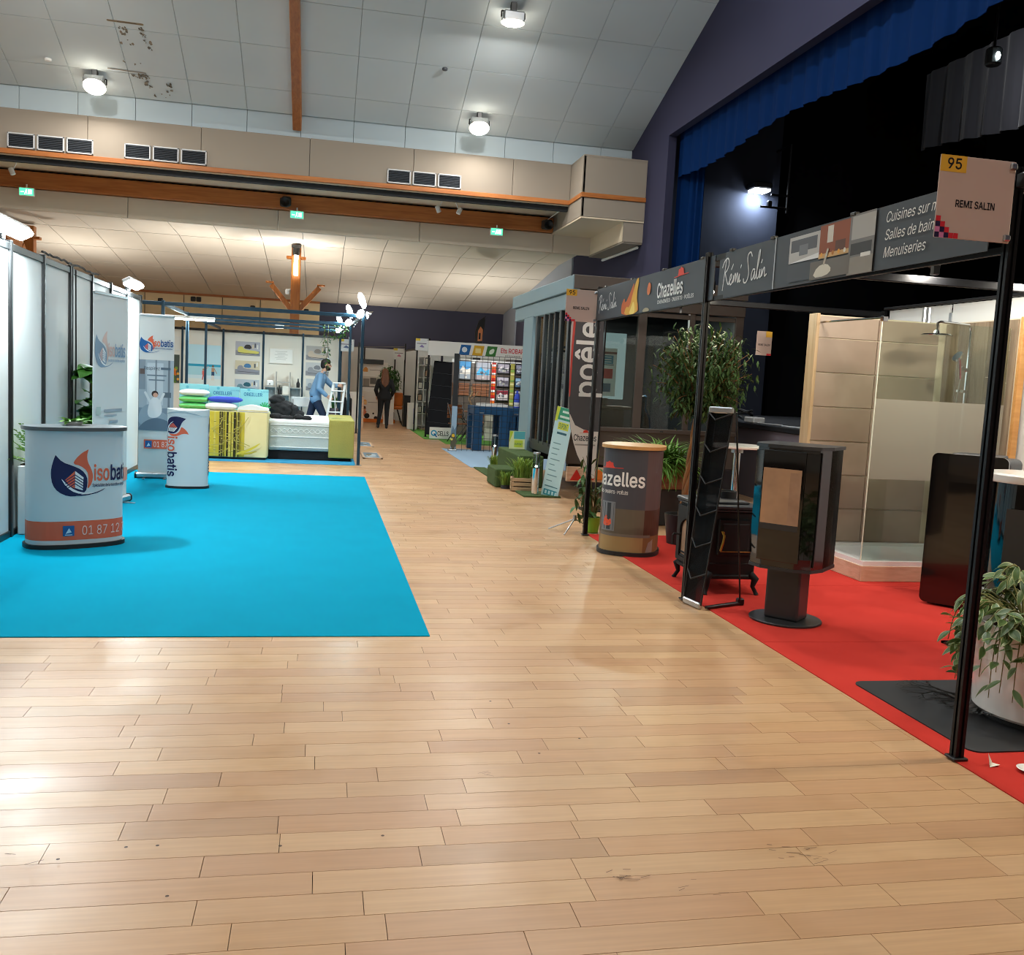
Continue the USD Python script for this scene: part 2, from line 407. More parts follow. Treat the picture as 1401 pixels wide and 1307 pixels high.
for i in range(len(CX)-1):
    x0, x1 = CX[i], min(CX[i+1], 6.42)
    if x0 > 6.4: continue
    for r in range(len(rows)-1):
        p = ceil_panel(x0, x1, rows[r], rows[r+1])
        if x1 > -7: obj('panel', p, 'ceiling_paint', ceiling)
        else: rest.append(p)
    y = rows[-1]
    while y > 8.3: rest.append(ceil_panel(x0, x1, y, y-1.15)); y -= 1.15
obj('panel_field', rest, 'ceiling_paint', ceiling, kind='stuff')
zr = ZB+KS*(YB-7.8)
vv = np.array([[-12, 20.3, ZB-KS*.3+.06], [6.9, 20.3, ZB-KS*.3+.06], [6.9, 7.8, zr+.06], [-12, 7.8, zr+.06], [6.9, -8, zr+.06-KS*15.8], [-12, -8, zr+.06-KS*15.8]])
vv = np.vstack([vv, vv+[0, 0, .1]])
obj('deck', (vv, [[0,1,2],[0,2,3],[3,2,4],[3,4,5],[6,8,7],[6,9,8],[9,10,8],[9,11,10]]), 'ceiling_void', ceiling)
obj('panel_field', (np.array([[-12,7.85,zr],[6.4,7.85,zr],[6.4,-8,zr-KS*15.8],[-12,-8,zr-KS*15.8]]), [[0,1,2],[0,2,3]]), 'ceiling_paint', ceiling, kind='stuff')
# flaking paint left by a leak
pf = Print(); r2 = random.Random(5)
def blotch(x, y, w, h, n, cols):
    for _ in range(n):
        px, py, s = x+r2.uniform(-w, w), y+r2.uniform(-h, h), r2.uniform(.012, .045)
        pf.pts([(px+s*r2.uniform(.3, 1)*math.cos(t), py+1.5*s*r2.uniform(.3, 1)*math.sin(t)) for t in np.linspace(0, 5.5, 7)], r2.choice(cols))
DK = ['#6f6a60', '#7d766a', '#5d5a52', '#8e8272']
pf.line([(-3.75, 2.14), (-3.2, 2.13)], .05, '#8a7a62'); pf.line([(-3.6, 2.13), (-3.3, 2.13)], .02, '#5f554a')
blotch(-3.55, 1.9, .06, .12, 12, DK); blotch(-3.22, 1.85, .05, .2, 14, DK); blotch(-3.15, 1.6, .04, .12, 6, DK); blotch(-3.6, 1.65, .2, .1, 4, DK)
pf.line([(-4.0, .83), (-3.35, .81)], .022, '#9c9080'); blotch(-3.45, .7, .15, .05, 22, DK); blotch(-3.35, .5, .06, .12, 8, DK); blotch(-2.98, .45, .05, .14, 8, DK); blotch(-3.5, 1.1, .2, .06, 4, DK); blotch(-3.2, .2, .25, .06, 4, DK)
pf.build(ceiling, 'flaking_paint', (0, YB, ZB), (1,0,0), (0,-ca,sa))
obj('smoke_detector', mv(cyl((0,0,-.05), .06, .05, 14, .01), (-5.0, 19.14, ZB+KS*(YB-19.14))), 'white_plastic', ceiling)
obj('smoke_detector', mv(cyl((0,0,-.05), .05, .05, 14, .01), (2.08, 18.17, ZB+KS*(YB-18.17))), 'vent_slat', ceiling)
def slope_pt(x, y, d=0): return np.array([x, y, ZB+KS*(YB-y)-d])
tb = thing('trim', 'long orange timber rafter running down the sloping ceiling to the bulkhead', None, (-0.61, 20, 6.2), kind='structure', world=True)
obj('rafter', bar(slope_pt(-.61, 20.02, .16), slope_pt(-.61, 8, .16), .17, .32, .012, up=(0, sa, ca)), 'glulam_y', tb)

# ---------------------------------------------------------------- bulkhead across the hall
wb = thing('wall_bulkhead', 'beige panelled bulkhead crossing the hall under the sloping ceiling', None, (0, 20, 4.5), kind='structure', world=True)
for i in range(len(CX)-1):
    x0, x1 = CX[i], CX[i+1]
    if x0 > 6.3: continue
    x1 = min(x1, 6.4)
    obj('panel', bx(x0+.004, x1-.004, 20.03, 20.08, 6.15, 6.62, .004), 'band_paint', wb)
obj('backing', bx(-12, 6.4, 20.085, 20.2, 5.2, 6.75), 'vent_dark', wb)
for k in range(-7, 4):
    x0, x1 = -0.35+k*2.08+.52*0, -0.35+(k+1)*2.08
    x0, x1 = max(x0, -12), min(x1, 5.06)
    if x1 > x0: obj('panel', bx(x0+.004, x1-.004, 19.96, 20.06, 5.40, 6.15, .006), 'bulk_paint', wb)
# soffit behind the wood strip, back to the beam
obj('soffit', bx(-12, 5.06, 19.98, 21.5, 5.30, 5.36), 'soffit_lit_cream', wb)
for k in range(-5, 3):
    x0, x1 = -1.0+k*3.05, -1.0+(k+1)*3.05
    obj('lower_fascia', bx(max(x0, -12)+.006, min(x1, 6.0)-.006, 21.44, 21.55, 4.50, 4.92, .006), 'soffit_low', wb)
obj('lower_soffit', bx(-12, 6.0, 21.5, 22.6, 4.86, 4.95), 'bulk_paint', wb)
# the box at the right-hand end
obj('box_face', bx(5.06, 6.4, 18.95, 19.0, 5.40, 6.12, .005), 'bulk_paint', wb)
obj('box_face', bx(5.06, 6.4, 18.95, 19.0, 4.93, 5.31, .005), 'bulk_paint', wb)
obj('box_side', bx(5.06, 5.10, 18.95, 20.05, 5.40, 6.12), 'bulk_paint', wb)
obj('box_side', bx(5.06, 5.10, 18.95, 21.5, 4.93, 5.31), 'bulk_paint', wb)
obj('box_top', bx(5.06, 6.4, 18.95, 20.05, 6.11, 6.15), 'bulk_paint', wb)
obj('box_bottom', bx(5.06, 6.4, 18.96, 21.5, 4.90, 4.94), 'soffit_lit_cream', wb)
obj('duct_side', bx(5.98, 6.02, 19.0, 21.5, 4.50, 4.9), 'soffit_lit_cream', wb)
obj('duct_face', bx(5.98, 6.4, 18.98, 19.02, 4.50, 4.9), 'bulk_paint', wb)
obj('duct_bottom', bx(5.98, 6.4, 19.0, 21.5, 4.47, 4.51), 'bulk_paint', wb)
t2 = thing('trim', 'thin orange timber strip along the beige bulkhead', None, (0, 19.95, 5.31), kind='structure', world=True)
obj('strip', bx(-12, 5.05, 19.92, 20.0, 5.31, 5.40, .006), 'glulam', t2)
obj('strip', bx(5.03, 5.07, 18.93, 19.95, 5.31, 5.40, .004), 'glulam_y', t2)
obj('strip', bx(5.03, 6.4, 18.92, 18.96, 5.31, 5.40, .004), 'glulam', t2)
t3 = thing('trim', 'deep orange laminated timber beam spanning under the bulkhead', None, (0, 21.3, 4.92), kind='structure', world=True)
obj('beam', bx(-12, 5.06, 21.3, 21.48, 4.93, 5.25, .015), 'glulam', t3)

# ---------------------------------------------------------------- lower ceiling and far walls
lc = thing('ceiling', 'lower panelled ceiling sloping down to the far wall', None, (0, 26, 4), kind='structure', world=True)
LX = [4.66+1.04*k for k in range(-16, 3)]
prof = [(21.56, 4.86), (23.8, 4.86), (26.0, 4.80), (28.0, 4.575), (30.0, 4.35), (32.0, 4.125), (34.0, 3.90)]
rest = []
for i in range(len(LX)-1):
    for (ya, za), (yb, zb) in zip(prof[:-1], prof[1:]):
        x0, x1 = LX[i]+.008, min(LX[i+1], 6.4)-.008; g = .018
        k = (zb-za)/(yb-ya)
        v = np.array([[x0,ya+g,za+k*g],[x1,ya+g,za+k*g],[x1,yb-g,zb-k*g],[x0,yb-g,zb-k*g]]); v = np.vstack([v, v+[0,0,.04]])
        p = (v, [[0,2,1],[0,3,2],[4,5,6],[4,6,7],[0,1,5],[0,5,4],[1,2,6],[1,6,5],[2,3,7],[2,7,6],[3,0,4],[3,4,7]])
        if ya > 24 and LX[i] > -8.9: obj('panel', p, 'low_ceiling_paint', lc)
        else: rest.append(p)
obj('panel_field', rest, 'low_ceiling_paint', lc, kind='stuff')
v = np.array([[x, y, z+.05] for y, z in prof for x in (-12, 6.5)]); f = []
for i in range(len(prof)-1): f += [[2*i,2*i+1,2*i+3],[2*i,2*i+3,2*i+2]]
obj('deck', (v, f), 'ceiling_void', lc)
wbk = thing('wall_back', 'far end wall, beige on the left and purple grey on the right', None, (0, 34, 0), kind='structure', world=True)
obj('beige_part', bx(-12, -.1, 34.0, 34.2, 0, 4.1), 'beige_wall', wbk)
obj('purple_part', bx(-.1, 6.4, 34.0, 34.2, 0, 4.1), 'back_purple', wbk)
for k in range(8): obj('seam', bx(-9.6+k*1.25-.01, -9.6+k*1.25+.01, 33.985, 34.0, 3.1, 3.85), 'gap_dark', wbk)
for x, z in ((-5.35, 3.6), (-4.3, 3.72), (-4.12, 3.72), (-2.35, 3.55), (-.55, 3.55)): obj('socket', box(x, 33.98, z, .16, .06, .16, .02), 'dark_plastic', wbk)
obj('ledge', bx(-12, -.1, 33.9, 34.0, 3.84, 3.92), 'glulam', wbk)
# left and front shell of the hall, behind the stands and the viewer
wl = thing('wall_left', 'plain left wall of the hall behind the booths', None, (-12, 10, 0), kind='structure', world=True)
obj('plaster', bx(-12.2, -12, -8, 34.2, 0, 6.9), 'plain_wall', wl); obj('plaster', (lambda v: (v, [[0,1,2],[3,5,4]]))(np.array([[-12,20.3,6.5],[-12,-8,6.5],[-12,7.8,11.1],[-12.2,20.3,6.5],[-12.2,-8,6.5],[-12.2,7.8,11.1]])), 'plain_wall', wl)
wf = thing('wall_front', 'plain wall behind the viewer', None, (0, -8, 0), kind='structure', world=True)
obj('plaster', bx(-12.2, 14, -8.2, -8, 0, 6.6), 'plain_wall', wf)

# ---------------------------------------------------------------- stage wall and stage
XS = 6.4
ws = thing('wall_right', 'purple stage wall with a wide black stage opening', None, (XS, 10, 0), kind='structure', world=True)
def wallpoly(pts, mat, name='plaster', x0=XS, t=.16):
    m = ext(Polygon(pts), t); obj(name, frame(m, (x0, 0, 0), (0,1,0), (0,0,1)), mat, ws)
zc = lambda y: (ZB+KS*(YB-y) if y > 7.8 else zr-KS*(7.8-y))+.1
wallpoly([(17.8, 0), (22.2, 0), (22.2, 5.0), (20.2, 5.0), (20.2, zc(20.2)), (17.8, zc(17.8))], 'purple_paint')
wallpoly([(17.8, 6.38), (17.8, zc(17.8)), (7.8, zc(7.8)), (2.5, zc(2.5)), (2.5, 6.38)], 'purple_paint')
wallpoly([(2.5, 0), (2.5, zc(2.5)), (-8, zc(-8)), (-8, 0)], 'purple_paint')
wallpoly([(22.2, 0), (24.6, 0), (24.6, 5.0), (22.2, 5.0)], 'purple_paint', 'door_panel', XS+.04)
wallpoly([(24.64, 0), (29.6, 0), (29.6, 5.0), (24.64, 5.0)], 'grey_blue_wall', 'pale_panel')
wallpoly([(29.62, 0), (31.8, 0), (31.8, 5.0), (29.62, 5.0)], 'back_purple', 'dark_panel', XS+.05)
wallpoly([(31.8, 0), (34.2, 0), (34.2, 5.0), (31.8, 5.0)], 'grey_blue_wall', 'pale_panel')
obj('white_rail', tube([(XS-.06, 19.1, 4.42), (XS-.06, 21.6, 4.44)], .03, 6), 'white_plastic', ws)
obj('stage_skirt', bx(XS-.04, XS+.1, 2.5, 17.6, 0, 1.02), 'stage_skirt', ws)
sg = thing('floor', 'black stage deck behind the stands', None, (9, 10, 1.0), kind='structure', world=True)
obj('deck', bx(XS-.06, 14, 2.0, 18.4, 1.02, 1.10, .01), 'stage_deck', sg)
sh = thing('wall_stage', 'black walls closing the stage', None, (10, 10, 1), kind='structure', world=True)
obj('side_wall', bx(XS+.16, 8.95, 18.2, 18.4, 0, 8.5), 'stage_wall', sh)
obj('side_wall', bx(8.95, 14, 18.5, 18.7, 0, 8.5), 'stage_black', sh)
obj('rear_wall', bx(13.8, 14, 2, 18.5, 0, 8.5), 'stage_black', sh)
obj('near_wall', bx(XS+.16, 14, 1.9, 2.1, 0, 8.5), 'stage_black', sh)
obj('grid_ceiling', bx(XS+.16, 14, 2, 18.7, 8.4, 8.6), 'stage_black', sh)

def pleats(p0, p1, z0, z1, amp, wl_, hem=0.0, seed=1, nz=6):
    """hanging cloth from p0 to p1 with folds and a wavy hem"""
    r = np.random.default_rng(seed); p0, p1 = np.array(p0, float), np.array(p1, float); L = np.linalg.norm(p1-p0); d = (p1-p0)/L; nrm = np.array([-d[1], d[0]])
    n = int(L/wl_*8)+2; s = np.linspace(0, L, n); ph = 2*PI*s/wl_+1.3*np.sin(s*1.7+seed)+.8*np.sin(s*.63)
    w = np.sin(ph)+.35*np.sin(2.3*ph+1); sag = hem*(.5+.5*np.sin(s*1.1+seed))
    v = []
    for k in range(nz+1):
        t = k/nz; a = amp*(.45+.55*t)
        q = p0+d*s[:, None]+nrm*(w*a)[:, None]; v.append(np.column_stack([q, z1+(z0+sag-z1)*t]))
    v = np.array(v); m = v.reshape(-1, 3); f = []
    for k in range(nz):
        for i in range(n-1):
            a = k*n+i; f += [[a, a+1, a+n+1], [a, a+n+1, a+n]]
    f = np.array(f); m2 = m+np.append(nrm*.012, 0); N = len(m)
    return np.vstack([m, m2]), np.vstack([f, f[:, ::-1]+N])
single('stage_valance', pleats((6.64, 17.85), (6.64, 2.6), 5.55, 6.5, .028, .42, .14, 3), 'blue_velvet', 'blue velvet valance hanging across the top of the stage opening', 'curtain', smooth=70)
single('stage_curtain', pleats((6.70, 17.9), (6.95, 17.25), 1.1, 6.5, .05, .2, 0, 5, 10), 'blue_velvet', 'blue velvet stage curtain drawn to the far side of the opening', 'curtain', smooth=40)
single('border_drape', pleats((9.5, 14.4), (9.5, 5.0), 5.45, 6.85, .05, .42, .2, 8), 'black_velvet', 'dark grey gathered drape hanging high above the stage', 'curtain', smooth=70)
wl2 = thing('stage_lamp', 'white work lamp shining down the dark stage side wall', 'lamp', (8.43, 18.18, 5.5), world=True)
obj('housing', bx(8.24, 8.62, 17.80, 18.19, 5.58, 5.70, .02), 'dark_plastic', wl2)
obj('glass', bx(8.27, 8.59, 17.83, 18.16, 5.53, 5.582), 'stage_glass', wl2)
disk_light(wl2, 'light', (8.43, 17.98, 5.51), (-.15, .35, -1), .08, STAGE_LAMP, (.75, .87, 1))
rk = thing('lighting_bracket', 'black steel pipe bracket beside the stage work lamp', 'bracket', (8.5, 17.0, 5.0), world=True)
obj('upright', tube([(8.85, 17.6, 5.1), (8.85, 17.6, 6.4), (8.85, 18.19, 6.4)], .025, 8), 'black_metal', rk)
obj('arm', tube([(8.3, 17.6, 5.18), (8.9, 17.6, 5.18)], .022, 8), 'black_metal', rk)
obj('arm', tube([(8.5, 17.6, 5.42), (8.9, 17.6, 5.42)], .022, 8), 'black_metal', rk)
obj('clamp', box(8.48, 17.6, 5.24, .08, .08, .12, .01), 'black_metal', rk)
sp = thing('stage_spot', 'tiny lit spotlight hanging deep in the dark stage', 'lamp', (8.4, 11.25, 5.9), world=True)
obj('body', [cyl((8.4, 11.3, 5.93), .1, .22, 16, .02)], 'dark_plastic', sp)
obj('lens', ball((8.38, 11.19, 6.02), (.03,.03,.05), 2), 'cool_glass', sp, smooth=True)
disk_light(sp, 'light', (8.52, 11.3, 5.98), (1, .35, .25), .06, 9.0, (.95, .97, 1))
obj('hanger', tube([(8.4, 11.3, 6.15), (8.4, 11.3, 8.4)], .02, 6), 'black_metal', sp)
# ---------------------------------------------------------------- hall floodlights
def flood(x, y, label, tilt=0.0, seen=True, power=HALL_LAMP, drop=.12):
    z = ZB+KS*(YB-y) if y > 7.8 else zr-KS*(7.8-y)
    t = thing('ceiling_floodlight', label, 'lamp', (x, y, z), world=True, group=None if seen else 'floodlights overhead')
    obj('mount', [box(x, y, z-drop/2-.02, .10, .10, drop+.10, .01)], 'black_metal', t)
    zz = z-drop-.06
    h = mv(box(0, 0, 0, .36, .30, .16, .02), rx=tilt); obj('housing', mv(h, (x, y, zz-.04)), 'alu', t)
    obj('yoke', [tube([(x-.2, y, zz+.05), (x-.2, y, zz-.05)], .014, 6), tube([(x+.2, y, zz+.05), (x+.2, y, zz-.05)], .014, 6), tube([(x-.2, y, zz+.05), (x+.2, y, zz+.05)], .014, 6)], 'black_metal', t)
    d = np.array([0, -math.sin(tilt)*-1, 0]); n = np.array([0, -math.sin(-tilt), -math.cos(tilt)])
    g = mv(lathe([(0, -.055), (.14, -.045), (.19, -.02), (.20, 0)], 24), rx=tilt)
    c = np.array([x, y, zz-.04])+n*.08
    obj('lens', mv(g, c), 'flood_glass', t, smooth=True)
    disk_light(t, 'light', c+n*.07, n, .13, power, (1.0, .965, .91))
flood(-4.25, 19.35, 'bright ceiling floodlight on the left, near the flaking paint patch', tilt=-.5, power=HALL_LAMP*.4)
flood(2.95, 19.35, 'bright ceiling floodlight right of the timber rafter, above a trio of vents', tilt=-.45, power=HALL_LAMP*.4)
flood(3.0, 16.45, 'ceiling floodlight at the top edge of the picture', tilt=.1, power=HALL_LAMP*.7)
for y in (15.8, 11.0, 5.5, 0.0, -5):
    k = HALL_LAMP*(1.05 if y > 8 else .55 if y > 3 else .3)
    flood(-4.4, y, 'ceiling floodlight out of view overhead', seen=False, power=k)
    if y < 15: flood(3.0, y, 'ceiling floodlight out of view overhead', seen=False, power=k)

def added_hall_uplight(x, y):  # uplights added out of view, put in to brighten the high ceiling
    t = thing('added_uplight', 'uplight bowl added out of view to brighten the ceiling', 'lamp', (x, y, 7.6), group='added uplights overhead', world=True)
    obj('bowl', lathe([(.04, 0), (.3, .14), (.28, .14), (.03, .02)], 24, (x, y, 7.5)), 'alu', t, smooth=40); obj('lens', cyl((x, y, 7.58), .2, .01, 24), 'tube_glass', t)
    for a in (0, 2.1, 4.2): obj('wire', tube([(x+.28*math.cos(a), y+.28*math.sin(a), 7.63), (x, y, 10.3)], .004, 4), 'black_metal', t)
    disk_light(t, 'light', (x, y, 7.66), (0, 0, 1), .24, HALL_LAMP*1.55, (.88, .96, 1.0))
for x in (-5.5, -.7, 4.0): added_hall_uplight(x, 10.0)
# ventilation grilles in the bulkhead
def grille(x0, x1, label, grp):
    z0, z1 = 5.42, 5.70; y = 19.955
    t = thing('air_vent', label, 'vent', ((x0+x1)/2, y, z0), group=grp, world=True)
    obj('duct', bx(x0+.02, x1-.02, y-.004, y+.002, z0+.02, z1-.02), 'vent_dark', t)
    obj('frame', [bx(x0, x1, y-.03, y, z0, z0+.025, .004), bx(x0, x1, y-.03, y, z1-.025, z1, .004), bx(x0, x0+.025, y-.03, y, z0, z1, .004), bx(x1-.025, x1, y-.03, y, z0, z1, .004)], 'vent_frame', t)
    for k in range(7):
        s = mv(box(0, 0, 0, x1-x0-.05, .028, .006), rx=.7); obj('slat', mv(s, ((x0+x1)/2, y-.016, z0+.045+k*.0325)), 'vent_slat', t)
for nm, xs in (('leftmost', -5.92), ('second', -3.84), ('right-hand', 1.2)):
    for k, w in enumerate(('left', 'middle', 'right')):
        grille(xs+k*.52, xs+k*.52+.48, f'{w} grille of the {nm} trio of air vents in the beige bulkhead', None)

# emergency exit signs hanging under the beam
def exit_sign(x, label):
    y, z = 21.2, 4.75
    t = thing('exit_sign', label, 'exit sign', (x, y, z), world=True)
    obj('housing', box(x, y, z+.07, .30, .05, .17, .012), 'white_plastic', t)
    obj('face', bx(x-.13, x+.13, y-.03, y-.024, z+.0, z+.14), 'exit_green', t)
    fig = [bx(x-.02, x+.01, y-.034, y-.03, z+.045, z+.09), cyl((0,0,0), .014, .004, 10), bx(x+.03, x+.10, y-.034, y-.03, z+.025, z+.115), bx(x-.11, x-.045, y-.034, y-.03, z+.055, z+.075), bx(x-.035, x-.02, y-.034, y-.03, z+.015, z+.05), bx(x+.0, x+.015, y-.034, y-.03, z+.02, z+.05)]
    fig[1] = mv(fig[1], (x, y-.03, z+.107), rx=PI/2)
    obj('pictogram', fig, 'exit_white', t)
    obj('hanger', bx(x-.012, x+.012, y-.01, y+.01, z+.15, z+.22), 'white_plastic', t)
exit_sign(-5.93, 'leftmost green emergency exit sign below the timber beam')
exit_sign(-.6, 'green emergency exit sign above the timber post')
exit_sign(3.74, 'rightmost green emergency exit sign below the timber beam')
def projector(x, label):
    t = thing('wall_speaker', label, 'speaker', (x, 21.2, 5.0), world=True)
    obj('body', mv(box(0, 0, 0, .2, .22, .2, .03), (x, 21.12, 5.06), rz=.3), 'dark_plastic', t)
    obj('horn', mv(lathe([(.05, 0), (.1, .12), (.09, .12), (0, .04)], 16), (x, 21.02, 5.02), rx=PI/2), 'dark_plastic', t, smooth=40)
    obj('bracket', bx(x-.03, x+.03, 21.15, 21.3, 5.12, 5.18), 'black_metal', t)
projector(-.84, 'small black speaker on the beam above the timber post')
projector(4.86, 'small black speaker at the right end of the beam')
def spotlet(x, y, z, label, lean):
    t = thing('spot_fitting', label, 'spotlight', (x, y, z), world=True)
    obj('stem', tube([(x, y, z), (x+lean*.05, y, z-.12)], .012, 6), 'white_plastic', t)
    obj('head', mv(cyl((0,0,0), .05, .14, 14, .01), (x+lean*.05, y-.02, z-.24), ry=lean*.4), 'white_plastic', t, smooth=40)
spotlet(2.42, 20.6, 5.27, 'left one of two small white spot fittings above the beam', -1)
spotlet(2.72, 20.6, 5.27, 'right one of two small white spot fittings above the beam', 1)
spotlet(-5.95, 20.6, 5.27, 'small white spot fitting at the far left above the beam', -1)
cb = thing('cable', 'thin white cable running from the beam speaker to the bulkhead box', 'cable', (4.9, 20.5, 5.2), world=True)
obj('wire', tube([(4.86, 21.2, 5.16), (4.98, 20.15, 5.28)], .01, 5), 'white_plastic', cb)
for x, nm in ((-3.8, 'left'), (2.0, 'right')):
    t = thing('ceiling_speaker', f'{nm} white speaker box under the lower ceiling edge', 'speaker', (x, 22, 4.5), world=True)
    obj('case', box(x, 21.9, 4.68, .42, .2, .22, .05), 'white_panel', t)
    for s in (-1, 1): obj('bracket', bx(x+s*.23-.012, x+s*.23+.012, 21.85, 21.95, 4.62, 4.86), 'dark_plastic', t)

# ---------------------------------------------------------------- timber posts
def post(x, label, braces=(-1, 1), lamp=True, knee=False):
    y = 26.0
    t = thing('timber_post', label, 'post', (x, y, 0), world=True)
    obj('shaft', bx(x-.12, x+.12, y-.12, y+.12, 0, 4.74, .012), 'post_wood', t)
    for s in braces:
        obj('brace', bar((x+s*.05, y, 3.05), (x+s*.62, y, 3.72), .16, .13, .01), 'post_wood', t)
        obj('brace_cap', box(x+s*.66, y, 3.78, .2, .17, .04, .008), 'post_wood', t)
    obj('head_plate', box(x, y, 4.45, .5, .2, .07, .01), 'post_wood', t)
    if knee:
        pts = [(x-.0, y-.1, 3.4), (x-.05, 25.2, 4.1), (x-.1, 24.2, 4.48), (x-.1, 23.0, 4.58)]
        for a, b in zip(pts[:-1], pts[1:]): obj('knee_brace', bar(a, b, .2, .42, .015), 'glulam_y', t)
    if lamp:
        obj('socket_box', box(-.92, 25.86, 3.55, .1, .06, .14, .02), 'white_plastic', t); obj('socket_arm', bx(-.92, -.84, 25.85, 25.89, 3.60, 3.63), 'white_plastic', t)
        l = thing('tube_lamp', 'vertical white tube lamp on the timber post', 'lamp', (x, y-.2, 3.6), world=True)
        obj('tube', tube([(x, y-.21, 3.98), (x, y-.21, 4.5)], .055, 12), 'tube_glass', l, smooth=40)
        obj('cap', cyl((x, y-.2, 4.5), .085, .2, 14, .01), 'dark_plastic', l, smooth=40)
        obj('bracket', bx(x-.12, x+.12, y-.25, y-.1, 4.7, 4.76), 'dark_plastic', l)
        for s in (-1, 1): disk_light(l, 'light', (x+s*.14, y-.3, 4.5), (s*.9, -.3, .45), .05, 7.0, (1, .97, .9))
post(-.72, 'orange timber post with two braces standing behind the bedding stand')
post(-7.2, 'timber post with curved knee brace behind the left booth wall', lamp=False, knee=True)
# ---------------------------------------------------------------- left booth: carpet and wall
single('blue_carpet', bx(-2.53, .69, 5.51, 14.19, 0, .005), 'carpet_blue', 'large turquoise blue carpet laid on the boards in front of the left booth wall', 'carpet')
XW = -2.55
bw = thing('booth_wall', 'white panelled booth wall with black uprights along the turquoise carpet', 'partition wall', (XW, 10, 0), world=True)
PY = [4.8, 5.75, 6.7, 7.66, 8.62, 9.58, 10.53, 11.48, 12.45, 13.42, 14.42]
for a, b in zip(PY[:-1], PY[1:]):
    obj('panel', bx(XW-.012, XW+.004, a+.02, b-.02, .06, 2.40), 'white_panel', bw)
    obj('top_rail', bx(XW-.02, XW+.02, a+.02, b-.02, 2.40, 2.46, .004), 'black_metal', bw)
    obj('bottom_rail', bx(XW-.02, XW+.02, a+.02, b-.02, .006, .06, .004), 'black_metal', bw)
for y in PY: obj('upright', bx(XW-.022, XW+.03, y-.027, y+.027, .006, 2.48, .006), 'black_metal', bw)
obj('upright', bx(XW-.022, XW+.026, 10.59, 10.63, .006, 2.48, .006), 'black_metal', bw)
r3 = random.Random(3)
pts = [(XW+.01*r3.uniform(-1, 1), 9.6+.09*k, 2.493+.02*r3.random()) for k in range(26)]
cbl = thing('power_cable', 'black power cable lying along the top of the white booth wall', 'cable', (XW, 10.6, 2.46), world=True)
obj('cable', tube(pts, .011, 5), 'dark_plastic', cbl)
obj('drop_cable', tube([(XW+.035, 10.67, 2.45), (XW+.04, 10.68, 1.5), (XW+.035, 10.67, .1)], .008, 5), 'dark_plastic', cbl)

def booth_lamp(y, label, L=.82):
    t = thing('booth_floodlight', label, 'lamp', (XW, y, 2.46), world=True)
    obj('clamp', box(XW, y, 2.50, .06, .07, .08, .008), 'black_metal', t)
    obj('arm', tube([(XW, y, 2.52), (XW+.03, y, 2.54), (XW+.05, y, 2.56)], .012, 6), 'black_metal', t)
    obj('housing', mv(box(0, 0, .02, .12, L, .05, .012), (XW+.07, y, 2.565), ry=-.5), 'white_plastic', t)
    obj('glass', mv(box(0, 0, -.018, .13, L-.02, .06, .02), (XW+.07, y, 2.565), ry=-.5), 'cool_glass', t)
    disk_light(t, 'light', (XW+.16, y, 2.50), (-.1, 0, -1), .06, BOOTH_LAMP, (.86, .97, 1.0))
booth_lamp(8.42, 'glaring booth floodlight at the left edge of the picture')
booth_lamp(13.55, 'glaring booth floodlight above the roll-up banners')

# ---------------------------------------------------------------- house style of the booth: leaf and flame mark
NAVY, ORNG = '#1c2350', '#e2684a'
def L_(p): return [((x-415)/340, (740-y)/340) for x, y in p]
def mark(pr, x, y, s, navy=NAVY, orange=ORNG, rot=0.0, white='#e9ecee'):
    def T(p, it=2):
        g = smoothpoly(L_(p), it) if it else Polygon(L_(p)).buffer(0)
        g = affinity.scale(g, s, s, origin=(0, 0))
        if rot: g = affinity.rotate(g, math.degrees(rot), origin=(0, 0))
        return affinity.translate(g, x, y)
    pr.poly(T([(450,396),(450,398),(438,430),(420,500),(416,560),(428,640),(470,700),(545,738),(620,735),(680,705),(694,640),(690,575),(650,520),(580,485),(500,455),(452,398)], 1), navy)
    pr.poly(T([(701,350),(699,352),(650,378),(600,428),(580,470),(640,486),(690,528),(704,590),(690,690),(730,630),(738,565),(722,510),(694,455),(688,400)], 1), orange)
    pr.poly(T([(485,578),(530,632),(600,690),(680,712),(760,706),(690,722),(600,712),(530,660)], 1), white)
    pr.poly(T([(560,722),(640,726),(720,720),(790,700),(848,672),(800,705),(720,728),(620,738)], 1), navy)
    pr.poly(T([(522,600),(595,528),(595,672),(555,650)], 0), orange)
    pr.poly(T([(597,528),(662,582),(656,690),(597,668)], 0), white)
    for k in range(4):
        d = 24*k
        pr.poly(T([(522,606+d),(595,556+d),(595,564+d),(522,613+d)], 0), navy)
        pr.poly(T([(597,556+d),(662,602+d),(662,610+d),(597,564+d)], 0), navy)
def word(pr, x, y, h, rot=0.0, tag=True, c1=ORNG, c2=NAVY, cond=.62):
    """iso + batis in condensed bold, with the small line under it"""
    c, s = math.cos(rot), math.sin(rot)
    v, f = text2d('iso', h, True, cond); w = v[:, 0].max()
    R = np.array([[c, s], [-s, c]])
    pr.mesh(v @ R+[x, y], f, c1)
    v, f = text2d('batis', h, True, cond); v = v+[w+.09*h, 0]; w2 = v[:, 0].max()
    pr.mesh(v @ R+[x, y], f, c2)
    if tag:
        v, f = text2d('Spécialiste de la transition énergétique', h*.2, True); v = v*[w2/v[:, 0].max(), 1]+[-.1*h, -.42*h]
        pr.mesh(v @ R+[x, y], f, c2)
    return w2

